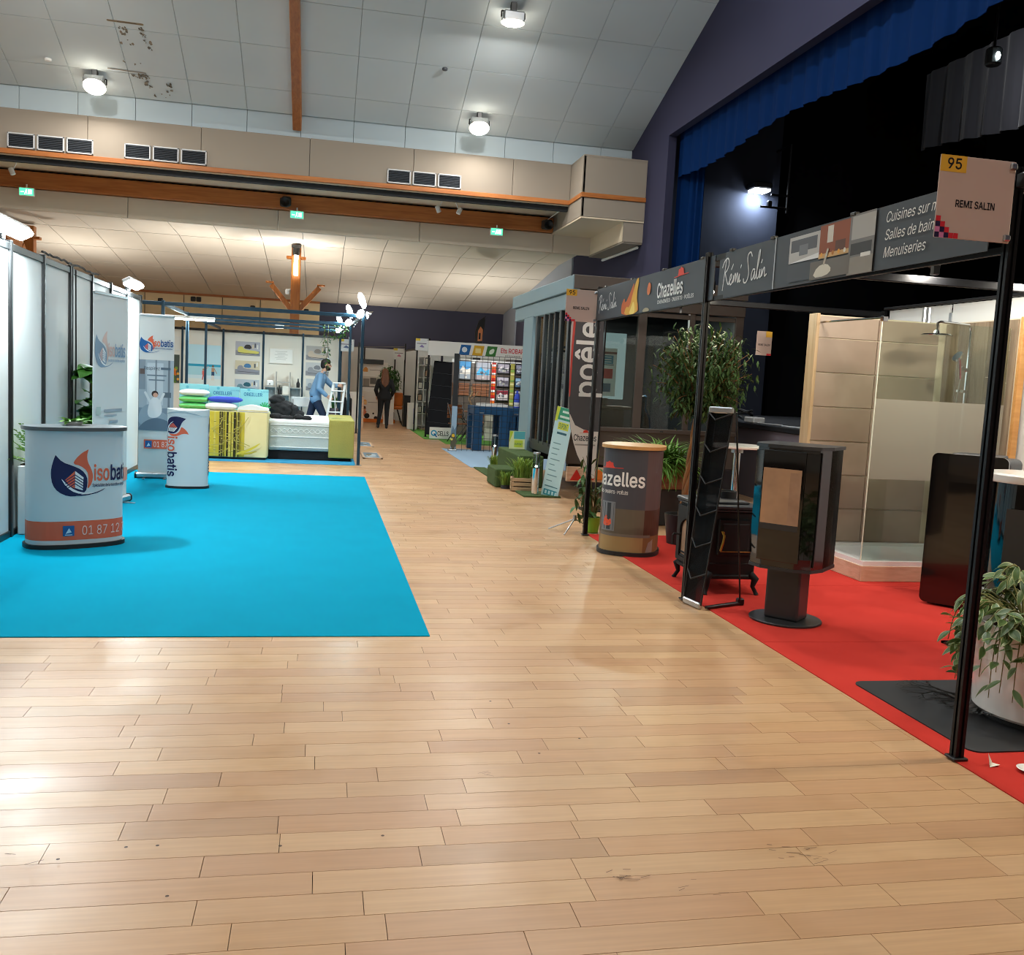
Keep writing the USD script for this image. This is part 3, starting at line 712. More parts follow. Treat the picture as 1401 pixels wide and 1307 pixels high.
class Bend:
    """wraps print round an outline (anticlockwise seen from above): u is the length along it from its start"""
    def __init__(self, pts, z0=0.0):
        self.p = np.vstack([pts, pts[:1]]); d = np.diff(self.p, axis=0); l = np.linalg.norm(d, axis=1); self.s = np.concatenate([[0], np.cumsum(l)]); self.z0 = z0
        n = np.stack([d[:, 1], -d[:, 0]], 1)/l[:, None]; nn = (n+np.roll(n, 1, 0)); nn /= np.linalg.norm(nn, axis=1, keepdims=True); self.n = np.vstack([nn, nn[:1]])
    def __call__(self, u, v, d):
        L = self.s[-1]; u = np.mod(u, L)
        x = np.interp(u, self.s, self.p[:, 0]); y = np.interp(u, self.s, self.p[:, 1]); nx = np.interp(u, self.s, self.n[:, 0]); ny = np.interp(u, self.s, self.n[:, 1])
        return np.stack([x+nx*(d+.001), y+ny*(d+.001), self.z0+v], 1)
def oval(a, b, n=72, e=2.6, start=-PI):
    t = start+np.arange(n)*2*PI/n; c, s = np.cos(t), np.sin(t)
    return np.stack([a*np.sign(c)*np.abs(c)**(2/e), b*np.sign(s)*np.abs(s)**(2/e)], 1)
def ring_wall(pts, z0, z1):
    return ext(Polygon(pts), z1-z0)[0]+[0, 0, z0], ext(Polygon(pts), z1-z0)[1]

# oval promotion counter: outline starts at its left end, runs along the front
def counter(name, label, loc, rz, a, b, h, body, top, base, topover=.03):
    t = thing(name, label, 'counter', loc, rz)
    o = oval(a, b)
    obj('body', ring_wall(o, .03, h-.03), body, t, smooth=40)
    obj('base_plate', ring_wall(o*[1+.02/a, 1+.02/b], .0, .035), base, t, smooth=40)
    obj('counter_top', ring_wall(o*[1+topover/a, 1+topover/b], h-.03, h), top, t, smooth=40)
    return t, Bend(o)
M('counter_white', '#cfd6da', 0.45, spec=0.4)
M('counter_lid', '#565a5d', 0.3)
t, bend = counter('promotion_counter', 'white oval counter with leaf and flame logo and orange phone band', (-1.96, 8.33, .005), .50, .37, .20, .985, 'counter_white', 'counter_lid', 'dark_plastic')
P1 = Print()
half = bend.s[-1]/2
P1.rect(.0, .07, half*2-.01, .155, ORNG)
u0 = half*.275
mark(P1, u0-.02, .425, .335)
word(P1, u0+.305, .555, .125, cond=.56)
P1.rect(u0+.07, .105, .085, .085, '#1f5f9e'); P1.pts([(u0+.09, .125), (u0+.115, .17), (u0+.135, .135)], '#bfe0f2'); P1.rect(u0+.085, .112, .055, .006, '#bfe0f2')
P1.text('01 87 12 70', u0+.215, .11, .075, '#e8c9c0', cond=.72)
P1.build(t, 'counter_print', None, bend=bend)

M('pod_white', '#d3dce0', 0.45, spec=0.4)
t = thing('display_pod', 'small white oval pod with vertical leaf logo on the turquoise carpet', 'display stand', (-1.59, 12.33, .005), .05)
o = oval(.245, .15)
obj('body', ring_wall(o, .025, .90), 'pod_white', t, smooth=40)
obj('base_plate', ring_wall(o*1.06, 0, .03), 'dark_plastic', t, smooth=40)
# shaped top: higher at both ends, dipping at the middle
v, f = ring_wall(o*1.02, .90, .975); up = v[:, 2] > .95; v[up, 2] += .02*np.abs(v[up, 0]/.25)**2-.01
obj('rim', (v, f), 'pod_white', t, smooth=40)
P2 = Print(); hb = Bend(o); hl = hb.s[-1]/2
mark(P2, .05, .89, .26, rot=-PI/2); word(P2, .085, .64, .125, rot=-PI/2, cond=.80)
mark(P2, .05+hl*.86, .89, .26, rot=-PI/2); word(P2, .085+hl*.86, .64, .125, rot=-PI/2, cond=.80)
P2.pts([(.03, .905), (.1, .935), (.2, .955), (.3, .955), (.42, .93), (.5, .905), (.42, .915), (.3, .935), (.2, .935), (.1, .92)], '#9fb4bf')  # arch of shade below the lit rim, painted into the print
P2.build(t, 'pod_print', None, bend=hb)

# roll-up banners
def rollup(label, A, B, h, lean=0.0):
    A, B = np.array(A, float), np.array(B, float); U = B-A; w = np.linalg.norm(U[:2]); U = np.append(U[:2]/w, 0)
    N = np.cross(U, (0, 0, 1)); t = thing('rollup_banner', label, 'banner', (A[0], A[1], .005), world=True)
    O = np.array([A[0], A[1], .08])
    V = np.array([0, 0, 1.0])
    obj('sheet', bar(O+U*w/2+V*0, O+U*w/2+V*(h-.08), w, .004, up=N), 'white_panel', t)
    obj('base', bar(A_ := np.array([A[0], A[1], .045])-U*.03, A_+U*(w+.06), .10, .075, .02), 'alu', t)
    for e in (0, 1): obj('end_cap', bar(A_+U*(w+.06)*e-U*.012, A_+U*(w+.06)*e+U*.012, .11, .085, .02), 'dark_plastic', t)
    obj('top_bar', bar(O+V*(h-.09), O+U*w+V*(h-.09), .02, .03, .006), 'alu', t)
    obj('pole', tube([O+U*w/2-N*.03, O+U*w/2-N*.03+V*(h-.1)], .009, 6), 'alu', t)
    for e in (.2, .8): obj('foot', bar(np.array([A[0], A[1], .012])+U*w*e-N*.05, np.array([A[0], A[1], .012])+U*w*e+N*.17, .03, .012), 'alu', t)
    return t, O+N*.003, U, V, w
t, O, U, V, w = rollup('white roll-up banner with pale leaf logo beside the big-leaved plant', (-2.24, 10.2), (-2.06, 10.98), 2.22)
p = Print()
mark(p, .03, 1.38, .33, '#7f97ac', '#d9b9ae'); word(p, .33, 1.50, .13, c1='#d7b3aa', c2='#7f9dbb')
for z, s, x in ((.92, .42, .24), (.80, .2, .36), (.66, .34, .3), (.50, .45, .2)): p.rect(x, z, s, .03, '#9aa6b1'); p.rect(x, z-.045, s*.7, .018, '#a9b3bc')
p.rect(.06, .9, .1, .08, '#b4c4c0'); p.rect(.06, .6, .1, .07, '#c3c9cb')
p.rect(0, .16, w, .14, '#e09a86'); p.text('01 87 12', .2, .2, .07, '#f2e2dc')
p.build(t, 'banner_print', O, U, V)
t, O, U, V, w = rollup('white roll-up banner with a photo of a woman resting on a sofa', (-2.33, 13.2), (-1.90, 13.22), 2.16)
p = Print(); k = w/.43
mark(p, .0, 1.58, .20, '#1f5f9e'); word(p, .165, 1.67, .085, c2='#1f4f8e', cond=.6)
# sofa photo: window wall, woman, cushions
p.rect(0, .56, w, .93, '#a9b7c2'); p.rect(0, 1.10, .08, .39, '#8d9aa6'); p.rect(.10, .9, .20, .55, '#c3ced6'); p.rect(.20, .8, .02, .69, '#7e8b97'); p.rect(.36, .75, .025, .74, '#76838f')
p.rect(.30, 1.0, .10, .07, '#5f6c78'); p.rect(.01, 1.30, .06, .07, '#6d5f5c')
p.text('Respirez', .06, 1.36, .045, '#46586a', cond=.8); p.rect(.27, 1.365, .12, .03, '#5c6d7d'); p.rect(.1, 1.28, .24, .016, '#6c7d8d'); p.rect(.12, 1.22, .2, .016, '#6c7d8d')
p.rect(.0, .56, w, .30, '#7c8fa0'); p.pts([(0, .8), (.1, .92), (.2, .88), (.3, .8), (.43, .74), (.43, .6), (0, .6)], '#93a6b5', 2)
p.pts([(.10, .74), (.13, .95), (.2, 1.02), (.27, .96), (.30, .80), (.22, .72)], '#dfe4e8', 2); p.circ(.20, 1.045, .042, '#3c3130'); p.circ(.207, 1.03, .03, '#d3a58f')
p.line([(.14, .94), (.08, 1.06)], .03, '#dfe4e8'); p.line([(.26, .94), (.31, 1.05)], .03, '#dfe4e8')
p.pts([(.0, .6), (.1, .7), (.25, .74), (.43, .66), (.43, .56), (0, .56)], '#5f7487', 2)
p.rect(.07, .32, w-.07, .12, ORNG); p.rect(.085, .335, .085, .09, '#1f5f9e'); p.pts([(.105, .35), (.13, .40), (.15, .36)], '#bfe0f2'); p.text('01 87 12', .19, .345, .07, '#f2ddd6', cond=.68)
p.build(t, 'banner_print', O, U, V)

# ---------------------------------------------------------------- leaves and plants
M('leaf_dark', '#2f5a26', 0.4, vary=(3, '#3f6e2c')); M('leaf_mid', '#447a2b', 0.45, vary=(3, '#356622')); M('leaf_light', '#7fa84a', 0.45, vary=(4, '#689440'))
M('leaf_ficus', '#435d2d', 0.6, spec=.25, vary=(2.5, '#334c23')); M('leaf_fern', '#6f9a3c', 0.5, vary=(3, '#55802c')); M('soil', '#33261b', 0.95); M('stem', '#6d6a3a', 0.7)
M('grass_green', '#86a03e', 0.7, vary=(3, '#5f8a35'))
def leaf(L, W, droop=.25, fold=.12, n=5, tipw=0.0):
    """a leaf from the origin along +x, 2*n quads: midrib raised, tip drooping"""
    s = np.linspace(0, 1, n+1); w = W/2*np.sin(PI*np.clip(s, 0.04, 1)**.8)**.9+tipw; w[-1] = .001
    x = L*s; z = -droop*L*s**2
    mid = np.stack([x, 0*s, z], 1); l = np.stack([x, w, z+fold*w], 1); r = np.stack([x, -w, z+fold*w], 1)
    v = np.vstack([l, mid, r]); f = []
    for i in range(n):
        for a in (0, n+1): q = [a+i, a+i+1, a+n+1+i+1, a+n+1+i]; f += [[q[0], q[3], q[2]], [q[0], q[2], q[1]]]
    return v, np.array(f)
def aim(m, p, az, el, roll=0.0, lim=None):
    v, f = arr(m)
    c, s = math.cos(roll), math.sin(roll); v = v @ np.array([[1,0,0],[0,c,s],[0,-s,c]])
    c, s = math.cos(el), math.sin(el); v = np.stack([v[:, 0]*c-v[:, 2]*s, v[:, 1], v[:, 0]*s+v[:, 2]*c], 1)
    c, s = math.cos(az), math.sin(az); v = np.stack([v[:, 0]*c-v[:, 1]*s, v[:, 0]*s+v[:, 1]*c, v[:, 2]], 1)+np.asarray(p, float)
    if lim is not None: v[:, 0] = np.maximum(v[:, 0], lim)     # leaves bend along the wall behind them
    return v, f
rp = random.Random(21)
# big-leaved plant between the wall and the first banner
t = thing('potted_plant', 'big-leaved green plant against the white booth wall behind the counter', 'plant', (-2.37, 10.78, .005))
obj('pot', lathe([(0,0),(.10,0),(.125,.32),(.115,.32),(.11,.26),(0,.26)], 24), 'white_plastic', t, smooth=40)
obj('soil', cyl((0,0,.25), .109, .02, 20), 'soil', t)
for k in range(32):
    az = rp.uniform(-2.0, -1.1) if k % 3 else rp.uniform(1.2, 1.9); h = rp.uniform(.75, 1.46); rr = rp.uniform(.02, .14)
    top = np.array([rp.uniform(-.05, .06), .12+rr*math.sin(az), h]); obj('stem', tube([(0,0,.25), top*[.4,.4,.6], top], [.012,.009,.006], 6), 'stem', t, smooth=40)
    obj('leaf', aim(leaf(rp.uniform(.26,.40), rp.uniform(.18,.25), .3, .2, 6), top, az, rp.uniform(-.4,.6), rp.uniform(-.5,.5), lim=-.165), 'leaf_mid' if k % 3 else 'leaf_dark', t, smooth=True)
# feathery plant in a white box left of the counter
t = thing('box_planter', 'white planter with arching feathery leaves partly hidden by the white counter', 'plant', (-2.395, 8.92, .005))
obj('box', [bx(-.12,.12,-.2,.2,0,.6,.01)], 'white_panel', t); obj('soil', bx(-.10,.10,-.18,.18,.6,.61), 'soil', t)
for k in range(26):
    az = rp.uniform(-2.7, -.4) if k % 4 else rp.uniform(.5, 2.6); el = rp.uniform(.5, 1.3); L = rp.uniform(.26, .44); fr = []
    for q in range(9):
        s = (q+1)/9; px = L*s; pz = -.35*L*s*s
        for sg in (-1, 1): fr.append(mv(leaf(.075*(1.1-s*.7), .02, .3, .1, 2), (px, 0, pz), rz=sg*.9))
    fr.append(tube([(0,0,0),(L*.5,0,-.09*L),(L,0,-.35*L)], .003, 4))
    obj('frond', aim(cat(fr), (rp.uniform(-.06,.06), rp.uniform(-.12,.12), .6), az, el, lim=-.14), 'leaf_light', t)
sprig = []
t = thing('leafy_sprig', 'bunch of green leaves showing above the back of the white counter', 'plant', (-2.0, 8.42, .9905))
obj('dish', lathe([(0,0),(.06,0),(.09,.03),(.08,.03),(0,.012)], 20), 'white_plastic', t, smooth=40)
for k in range(16):
    az = rp.uniform(0, 2*PI); obj('leaf', aim(leaf(rp.uniform(.10,.17), rp.uniform(.04,.06), .2, .2, 4), (rp.uniform(-.04,.04), rp.uniform(-.04,.04), .02), az, rp.uniform(.15,.6)), 'leaf_light' if k % 2 else 'leaf_mid', t, smooth=True)
# ---------------------------------------------------------------- bedding stand
single('stand_carpet', bx(-2.45, .62, 15.9, 24.8, 0, .006), 'carpet_skirt', 'pale blue carpet under the beds of the bedding stand', 'carpet')
bf = thing('stand_gantry', 'open frame of dark posts and beams around the bedding stand', 'gantry', (-.9, 15.95, 0), world=True)
LP = [(-2.47, 15.95), (-2.50, 19.0), (-2.50, 22.0)]; RP = [(.66, 15.95), (.55, 19.0), (.42, 22.4)]
for x, y in LP+RP: obj('post', bx(x-.025, x+.025, y-.025, y+.025, .0, 2.52, .006), 'blue_steel', bf)
for x, y in LP+RP: obj('foot_plate', box(x, y, .004, .11, .11, .008), 'alu', bf)
for (a, b) in zip(LP, RP): obj('cross_beam', bar((*a, 2.47), (*b, 2.47), .04, .06, .006), 'blue_steel', bf)
for P in (LP+[(-2.5, 24.95)], RP+[(.5, 24.95)]):
    for a, b in zip(P[:-1], P[1:]): obj('side_beam', bar((*a, 2.47), (*b, 2.47), .04, .06, .006), 'blue_steel', bf)
obj('cross_beam', bar((-3.6, 15.95, 2.47), (-2.47, 15.95, 2.47), .04, .06, .006), 'blue_steel', bf)
obj('cross_beam', bar((-2.5, 20.5, 2.47), (.5, 20.5, 2.47), .035, .05, .006), 'blue_steel', bf)
# back wall with pictures
bk = thing('stand_back_wall', 'white back wall of the bedding stand between dark uprights', 'partition wall', (-1.5, 25, 0), world=True)
BX = [-4.4, -3.4, -2.42, -1.44, -.46, .50]
for a, b in zip(BX[:-1], BX[1:]):
    obj('panel', bx(a+.02, b-.02, 25, 25.015, .05, 2.38), 'cream_panel', bk); obj('top_rail', bx(a+.02, b-.02, 24.98, 25.03, 2.38, 2.44), 'black_metal', bk)
for x in BX: obj('upright', bx(x-.025, x+.025, 24.975, 25.03, 0, 2.46, .006), 'blue_steel', bk)
def poster(name, label, x0, x1, z0, z1, y, draw, frame_=None, thick=.008):
    t = thing(name, label, 'picture', ((x0+x1)/2, y, z0), world=True)
    obj('board', bx(x0, x1, y-thick, y, z0, z1, .002), frame_ or 'paper', t)
    p = Print(); draw(p, x1-x0, z1-z0); p.build(t, 'picture_print', (x0, y-thick, z0))
    return t
def sofa(c1, c2, bg, mood=0):
    def d(p, w, h):
        p.rect(.0, 0, w, h, bg); p.rect(0, h*.0, w, h*.35, '#8f8f93')
        p.pts([(w*.08, h*.22), (w*.1, h*.62), (w*.3, h*.66), (w*.34, h*.42), (w*.95, h*.36), (w*.95, h*.14), (w*.3, h*.12)], c1, 1)
        p.pts([(w*.32, h*.5), (w*.4, h*.8), (w*.62, h*.78), (w*.66, h*.46)], c2, 1)
        for k in range(3): p.rect(w*(.68+.09*k), h*(.5+.1*((k+mood) % 2)), w*.06, h*.3, ('#d8c8a4', '#55585f', '#e0ded6')[k])
        p.line([(w*.1, h*.2), (w*.95, h*.13)], h*.04, '#5a5a60')
    return d
for i, (x0, x1, z0, z1, a, b, c, lab) in enumerate((
    (-2.12, -1.52, 1.82, 2.17, '#d8cf6a', '#3d3a3c', '#b4b3bb', 'photo of a yellow and grey sofa, topmost of three on the back wall'),
    (-2.12, -1.52, 1.35, 1.69, '#8d8d96', '#4f7ea8', '#cfc2a4', 'photo of a grey corner sofa, middle of three on the back wall'),
    (-2.12, -1.52, .88, 1.22, '#6f8f9a', '#2f5f6c', '#b9c0c6', 'photo of a teal sofa, lowest of three on the back wall'),
    (-.38, .20, 1.80, 2.16, '#c9b9a6', '#8e8379', '#b6b2ae', 'photo of a cream corner sofa, topmost above the striding man'),
    (-.38, .20, 1.40, 1.74, '#97989c', '#7d7f84', '#c3c3c2', 'photo of a grey curved sofa beside the striding man'),
    (-.36, .10, 1.02, 1.32, '#9aa3ab', '#6f8796', '#c6c9c8', 'photo of a pale blue sofa behind the striding man'))):
    poster('sofa_picture', lab, x0, x1, z0, z1, 25.0, sofa(a, b, c, i))
def beach(p, w, h):
    p.rect(0, 0, w, h, '#cfe4ea'); p.rect(0, h*.52, w, h*.48, '#bfe0ea'); p.rect(0, h*.50, w, h*.055, '#2f9fbe'); p.rect(0, h*.30, w, h*.2, '#a9d6df'); p.rect(0, 0, w, h*.22, '#dfe6e0')
    x, z = w*.45, h*.2
    p.line([(x, z), (x+.02, z+.13)], .025, '#d7635c'); p.line([(x+.06, z), (x+.03, z+.13)], .025, '#d7635c'); p.rect(x-.01, z+.12, .06, .1, '#e06a60'); p.circ(x+.02, z+.25, .025, '#b98a6a'); p.line([(x+.04, z+.2), (x+.14, z+.33)], .015, '#cc9999')
    x = w*.72
    p.rect(x, z+.1, .07, .12, '#2c4a6a'); p.line([(x+.015, z), (x+.02, z+.1)], .025, '#e0d6c8'); p.line([(x+.055, z), (x+.05, z+.1)], .025, '#e0d6c8'); p.rect(x, z+.2, .07, .1, '#b98a6a'); p.circ(x+.035, z+.34, .026, '#7d5a42'); p.line([(x+.07, z+.28), (x+.13, z+.16)], .015, '#b98a6a')
poster('beach_picture', 'large photo of two children by pale blue water on the back wall', -3.26, -2.47, .95, 2.03, 24.99, beach)
def sheet(p, w, h):
    p.rect(.02, .02, w-.04, h-.04, '#e9e7e0')
    for k, s in enumerate((.5, .35, .55, .3, .5, .4)): p.rect(w*(.5-s/2), h*(.78-k*.1), w*s, .008, '#a9a7a0')
poster('framed_notice', 'pale framed notice of printed lines on the back wall', -1.29, -.70, 1.66, 2.05, 24.99, sheet, 'cream_panel', .02)
def flowers(p, w, h):
    p.rect(0, 0, w, h, '#4a5248'); q = random.Random(4)
    for k in range(40): p.circ(q.uniform(.03, w-.03), q.uniform(.02, h*.55), q.uniform(.02, .05), q.choice(['#d9822b', '#e0a03c', '#5f7a2c', '#7a9a3a', '#c9671f']), 8)
    p.rect(w*.2, h*.6, w*.5, h*.3, '#8a8a88')
poster('flower_picture', 'narrow photo of orange flowers at the left of the bedding stand', -3.95, -3.46, 1.05, 1.75, 24.99, flowers)
def letter(p, w, h): p.rect(0, 0, w, h, '#dddad2'); p.text('X', w*.3, h*.2, h*.6, '#4a4a4c', True)
poster('letter_sign', 'pale sign with a big letter X above the flower photo', -3.95, -3.46, 1.85, 2.2, 24.99, letter)

# spots on the posts, vine
def stand_lamp(x, y, label):
    t = thing('stand_spotlight', label, 'lamp', (x, y, 2.52), world=True)
    obj('clamp', box(x, y, 2.53, .06, .06, .05, .008), 'black_metal', t)
    obj('arm', tube([(x, y, 2.55), (x-.02, y, 2.60)], .012, 6), 'black_metal', t)
    obj('bulb', mv(ball((0,0,0), (.055,.055,.14), 2), (x-.03, y-.03, 2.72), ry=-.35), 'cool_glass', t, smooth=True)
    obj('bulb', mv(ball((0,0,0), (.06,.05,.08), 2), (x-.05, y-.05, 2.50), ry=.5), 'cool_glass', t, smooth=True)
    obj('reflector', mv(lathe([(.03, 0), (.10, .08), (.09, .08), (.02, .01)], 16), (x+.04, y, 2.53), ry=2.2), 'chrome', t, smooth=40)
    disk_light(t, 'light', (x-.08, y-.02, 2.62), (-.8, 0, -.8), .05, BED_LAMP, (.72, .97, 1.0))
for (x, y), nm in zip(RP, ('nearest', 'middle', 'farthest')): stand_lamp(x, y, f'glaring cool spotlight on the {nm} right-hand post of the bedding stand')
t = thing('stand_strip_light', 'glaring strip lamp under the left beam of the bedding stand', 'lamp', (-2.3, 18.9, 2.4), world=True)
obj('housing', bx(-2.9, -2.0, 18.94, 19.06, 2.39, 2.44, .008), 'white_plastic', t); obj('tube', bx(-2.88, -2.02, 18.95, 19.05, 2.36, 2.392, .006), 'cool_glass', t)
for x in (-2.7, -2.2): disk_light(t, 'light', (x, 19, 2.34), (0, -.2, -1), .06, BED_LAMP*.8, (.72, .97, 1.0))
t = thing('hanging_vine', 'green vine trailing from the beam above the striding man', 'plant', (.2, 19, 2.44), world=True)
rv = random.Random(8)
for (x, y, L, n) in ((.12, 18.96, .95, 30), (.05, 18.96, .55, 18), (.35, 18.96, .25, 22), (.25, 18.96, .3, 22), (.45, 18.96, .2, 16)):
    pts = [(x+.03*math.sin(3*k), y, 2.44-L*k/6) for k in range(7)]; obj('strand', tube(pts, .005, 4), 'stem', t)
    lv = [aim(leaf(.08, .045, .2, .2, 3), (x+rv.uniform(-.03,.03), y, 2.44-L*rv.random()), rv.uniform(0, 6.3), rv.uniform(-.6,.3)) for _ in range(n)]
    obj('foliage', lv, 'leaf_mid', t)

# ---------------------------------------------------------------- beds
def puff(sx, sy, sz, e=3.0, n=28, m=10):
    """pillow body centred on x and y, standing on z=0"""
    v, f = [], []
    for i in range(m+1):
        th = -PI/2+PI*i/m
        for k in range(n):
            a = 2*PI*k/n; c, s = math.cos(a), math.sin(a)
            r = max(math.cos(th), 0)**.55
            v.append((sx/2*np.sign(c)*abs(c)**(2/e)*r, sy/2*np.sign(s)*abs(s)**(2/e)*r, sz/2*math.sin(th)+sz/2))
    for i in range(m):
        for k in range(n): q = [i*n+k, i*n+(k+1) % n, (i+1)*n+(k+1) % n, (i+1)*n+k]; f += [[q[0], q[1], q[2]], [q[0], q[2], q[3]]]
    return np.array(v), np.array(f)
def hull_box(x0, x1, y0, y1, z0, z1, r):
    pts = [(x, y, z) for x in (x0+r, x1-r) for y in (y0+r, y1-r) for z in (z0+r, z1-r)]
    b = trimesh.creation.icosphere(2, r); return arr(trimesh.convex.convex_hull(np.vstack([np.array(b.vertices)+p for p in pts])))
M('cloth_white', '#e6ebea', 0.85, sheen=0.2); M('cloth_yellow', '#cfc793', 0.8); M('pillow_green', '#6fd07a', 0.85); M('pillow_blue', '#2f49b8', 0.8); M('runner', '#a09b4e', 0.85, bump=(40, .01)); M('mattress_side', '#b9c4c0', 0.85, bump=(30, .01)); M('black_cloth', '#0c0d12', 0.85, bump=(14, .02)); M('card_cyan', '#86cbd4', 0.6)
t = thing('bamboo_display', 'pale yellow display block printed with bamboo stems', 'display stand', (-1.57, 16.25, .006), world=True)
obj('block', hull_box(-2.3, -.83, 16.25, 17.0, .04, .80, .03), 'cloth_yellow', t, smooth=40)
obj('plinth', bx(-2.27, -.87, 16.30, 16.95, .006, .045), 'dark_plastic', t)
p = Print(); q = random.Random(6); W_, H_ = 1.44, .74
p.rect(0.01, 0.0, W_-.37, H_, '#c3b63c'); p.rect(W_-.36, 0, .35, H_, '#dfd6a0')
for k in range(26):
    x = q.uniform(.02, W_-.45); w = q.uniform(.02, .075); c = q.choice(['#8f8a2a', '#b8b04c', '#57531f', '#77722a', '#2f2d16', '#c2ba58', '#a39c3c', '#3a3818']); p.rect(x, 0, w, H_, c)
    z = q.uniform(.05, .15)
    while z < H_-.03: p.rect(x-.003, z, w+.006, .008, '#5a541a'); p.rect(x-.003, z+.008, w+.006, .006, '#e6df8e'); z += q.uniform(.11, .2)
for k in range(10):
    x, z = q.uniform(.5, W_-.5), q.uniform(.05, H_-.1); a = q.uniform(-1, 1); p.line([(x, z), (x+.16*math.cos(a), z+.16*math.sin(a)), (x+.3*math.cos(a+.3), z+.3*math.sin(a+.3))], .012, '#a8a352')
p.pts([(W_-.5, .06), (W_-.3, .13), (W_-.06, .27), (W_-.2, .14), (W_-.44, .03)], '#c9bc3e', 1); p.pts([(W_-.5, .05), (W_-.3, .08), (W_-.1, .12), (W_-.3, .04)], '#b4a832', 1)
p.build(t, 'bamboo_print', (-2.285, 16.25, .05))
for k, (z, m, lab) in enumerate(((.80, 'pillow_green', 'green folded pillow at the bottom of the stack'), (.91, 'pillow_green', 'green folded pillow in the middle of the stack'), (1.02, 'cloth_white', 'white folded pillow on top of the green ones'))):
    t = thing('stacked_pillow', lab, 'pillow', (-2.04, 16.5, z+.002))
    obj('cushion', puff(.46, .42, .105, 7), m, t, smooth=True); obj('piping', tube([(.22*math.cos(a), .2*math.sin(a), .053) if False else (np.sign(math.cos(a))*.228*abs(math.cos(a))**.29, np.sign(math.sin(a))*.208*abs(math.sin(a))**.29, .053) for a in np.linspace(0, 2*PI, 41)], .006, 5, False), 'leaf_light' if k < 2 else 'cloth_white', t)
def pillow(name, label, x, y, z, sx, sy, sz, m, rz=0):
    t = thing(name, label, 'pillow', (x, y, z), rz); obj('cushion', puff(sx, sy, sz, 5), m, t, smooth=True); obj('seam', tube([(np.sign(math.cos(a))*sx*.497*abs(math.cos(a))**.4, np.sign(math.sin(a))*sy*.497*abs(math.sin(a))**.4, sz/2) for a in np.linspace(0, 2*PI, 33)], .004, 5, False), m, t)
pillow('display_pillow', 'plump white pillow under the royal blue pillow', -1.60, 16.42, .802, .52, .32, .13, 'cloth_white')
pillow('display_pillow', 'royal blue pillow lying on the white one', -1.54, 16.44, .934, .56, .28, .10, 'pillow_blue')
t = thing('contour_pillow', 'white wave-shaped pillow at the right end of the bamboo block', 'pillow', (-1.08, 16.42, .802))
xs = np.linspace(-.24, .24, 25); top = .085+.02*np.cos(xs*13+.4)+0*xs; top[0] = top[-1] = .05
pl = Polygon(np.vstack([np.stack([xs, top], 1), np.stack([xs[::-1], .0*xs], 1)]).tolist()).buffer(.008).buffer(-.004)
obj('cushion', frame(ext(pl, .32), (0, .16, 0.003), (1,0,0), (0,0,1)), 'cloth_white', t, smooth=40); obj('trim', bx(-.235, .235, -.165, -.158, .012, .03), 'cloth_yellow', t)
# cardboard display behind the pillows
t = thing('pillow_display_board', 'cyan cardboard display board lettered for pillows behind the pillow row', 'display board', (-1.6, 16.8, .80), world=True)
for k, (x0, x1) in enumerate(((-2.32, -1.84), (-1.84, -1.34), (-1.34, -.86))): obj('board', bx(x0+.003, x1-.003, 16.78, 16.80, .80, 1.21-.02*k, .003), 'card_cyan', t)
p = Print()
for k in range(3):
    x = .5*k+.03
    p.text('OREILLER', x+.02, .25, .055, '#2a6f9a', True, cond=.85); p.circ(x+.1, .355, .025, '#5fb0c4', 12); p.text('ALOE VERA', x+.3, .32, .02, '#3f8aa8')
for a in np.linspace(.2, PI-.2, 7): p.line([(1.4, .05), (1.4+.09*math.cos(a), .05+.1*math.sin(a))], .02, '#38a86c')
p.pts([(.74, .1), (.8, .2), (.88, .1)], '#2f55b0', 1); p.build(t, 'board_print', (-2.32, 16.78, .80))
# bed with mattress
t = thing('display_bed', 'double bed with quilted pale mattress and olive runner at its right end', 'bed', (-.14, 16.5, .006), world=True)
obj('base', bx(-.83, .55, 16.55, 18.45, .006, .16, .01), 'black_cloth', t)
obj('mattress', hull_box(-.84, .57, 16.5, 18.5, .16, .66, .05), 'mattress_side', t, smooth=40)
for z in (.22, .40, .60): obj('piping', tube([(-.8, 16.494, z), (.52, 16.494, z)], .009, 6), 'cloth_white', t)
obj('top_cover', hull_box(-.845, .575, 16.495, 18.505, .60, .69, .04), 'cloth_white', t, smooth=40)
wv = [tube([(-.8+i*.022, 16.495, .50+.035*math.sin(i*.75)) for i in range(44)], .004, 4), tube([(-.8+i*.022, 16.495, .50-.035*math.sin(i*.75)) for i in range(44)], .004, 4)]
obj('quilting', wv, 'cloth_white', t)
obj('runner', [hull_box(.17, .60, 16.47, 18.53, .06, .715, .02)], 'runner', t, smooth=40)
# things left on the bed
def lump(c, r, seed, sub=3, amp=.25, freq=6):
    m = trimesh.creation.icosphere(sub); v = np.array(m.vertices); n = meshkit.fbm(v*freq*.35+seed*7.3, 3, seed)
    return v*(1+amp*(n-.5)[:, None]*2)*np.asarray(r)+np.asarray(c), np.array(m.faces)
t = thing('padded_jacket', 'black padded jacket heaped on the bed beside the cyan board', 'jacket', (-.62, 17.4, .69), world=True)
obj('body', [lump((-.66, 17.4, .84), (.22, .2, .15), 2, amp=.3), lump((-.74, 17.4, .98), (.14, .14, .10), 9, amp=.2)], 'black_cloth', t, smooth=True)
obj('sleeve', [lump((-.44, 17.35, .80), (.09, .12, .12), 3), lump((-.35, 17.3, .75), (.09, .10, .075), 4)], 'black_cloth', t, smooth=True)
t = thing('dark_scarf', 'dark crumpled scarf lying along the front of the bed', 'scarf', (-.5, 16.6, .69), world=True)
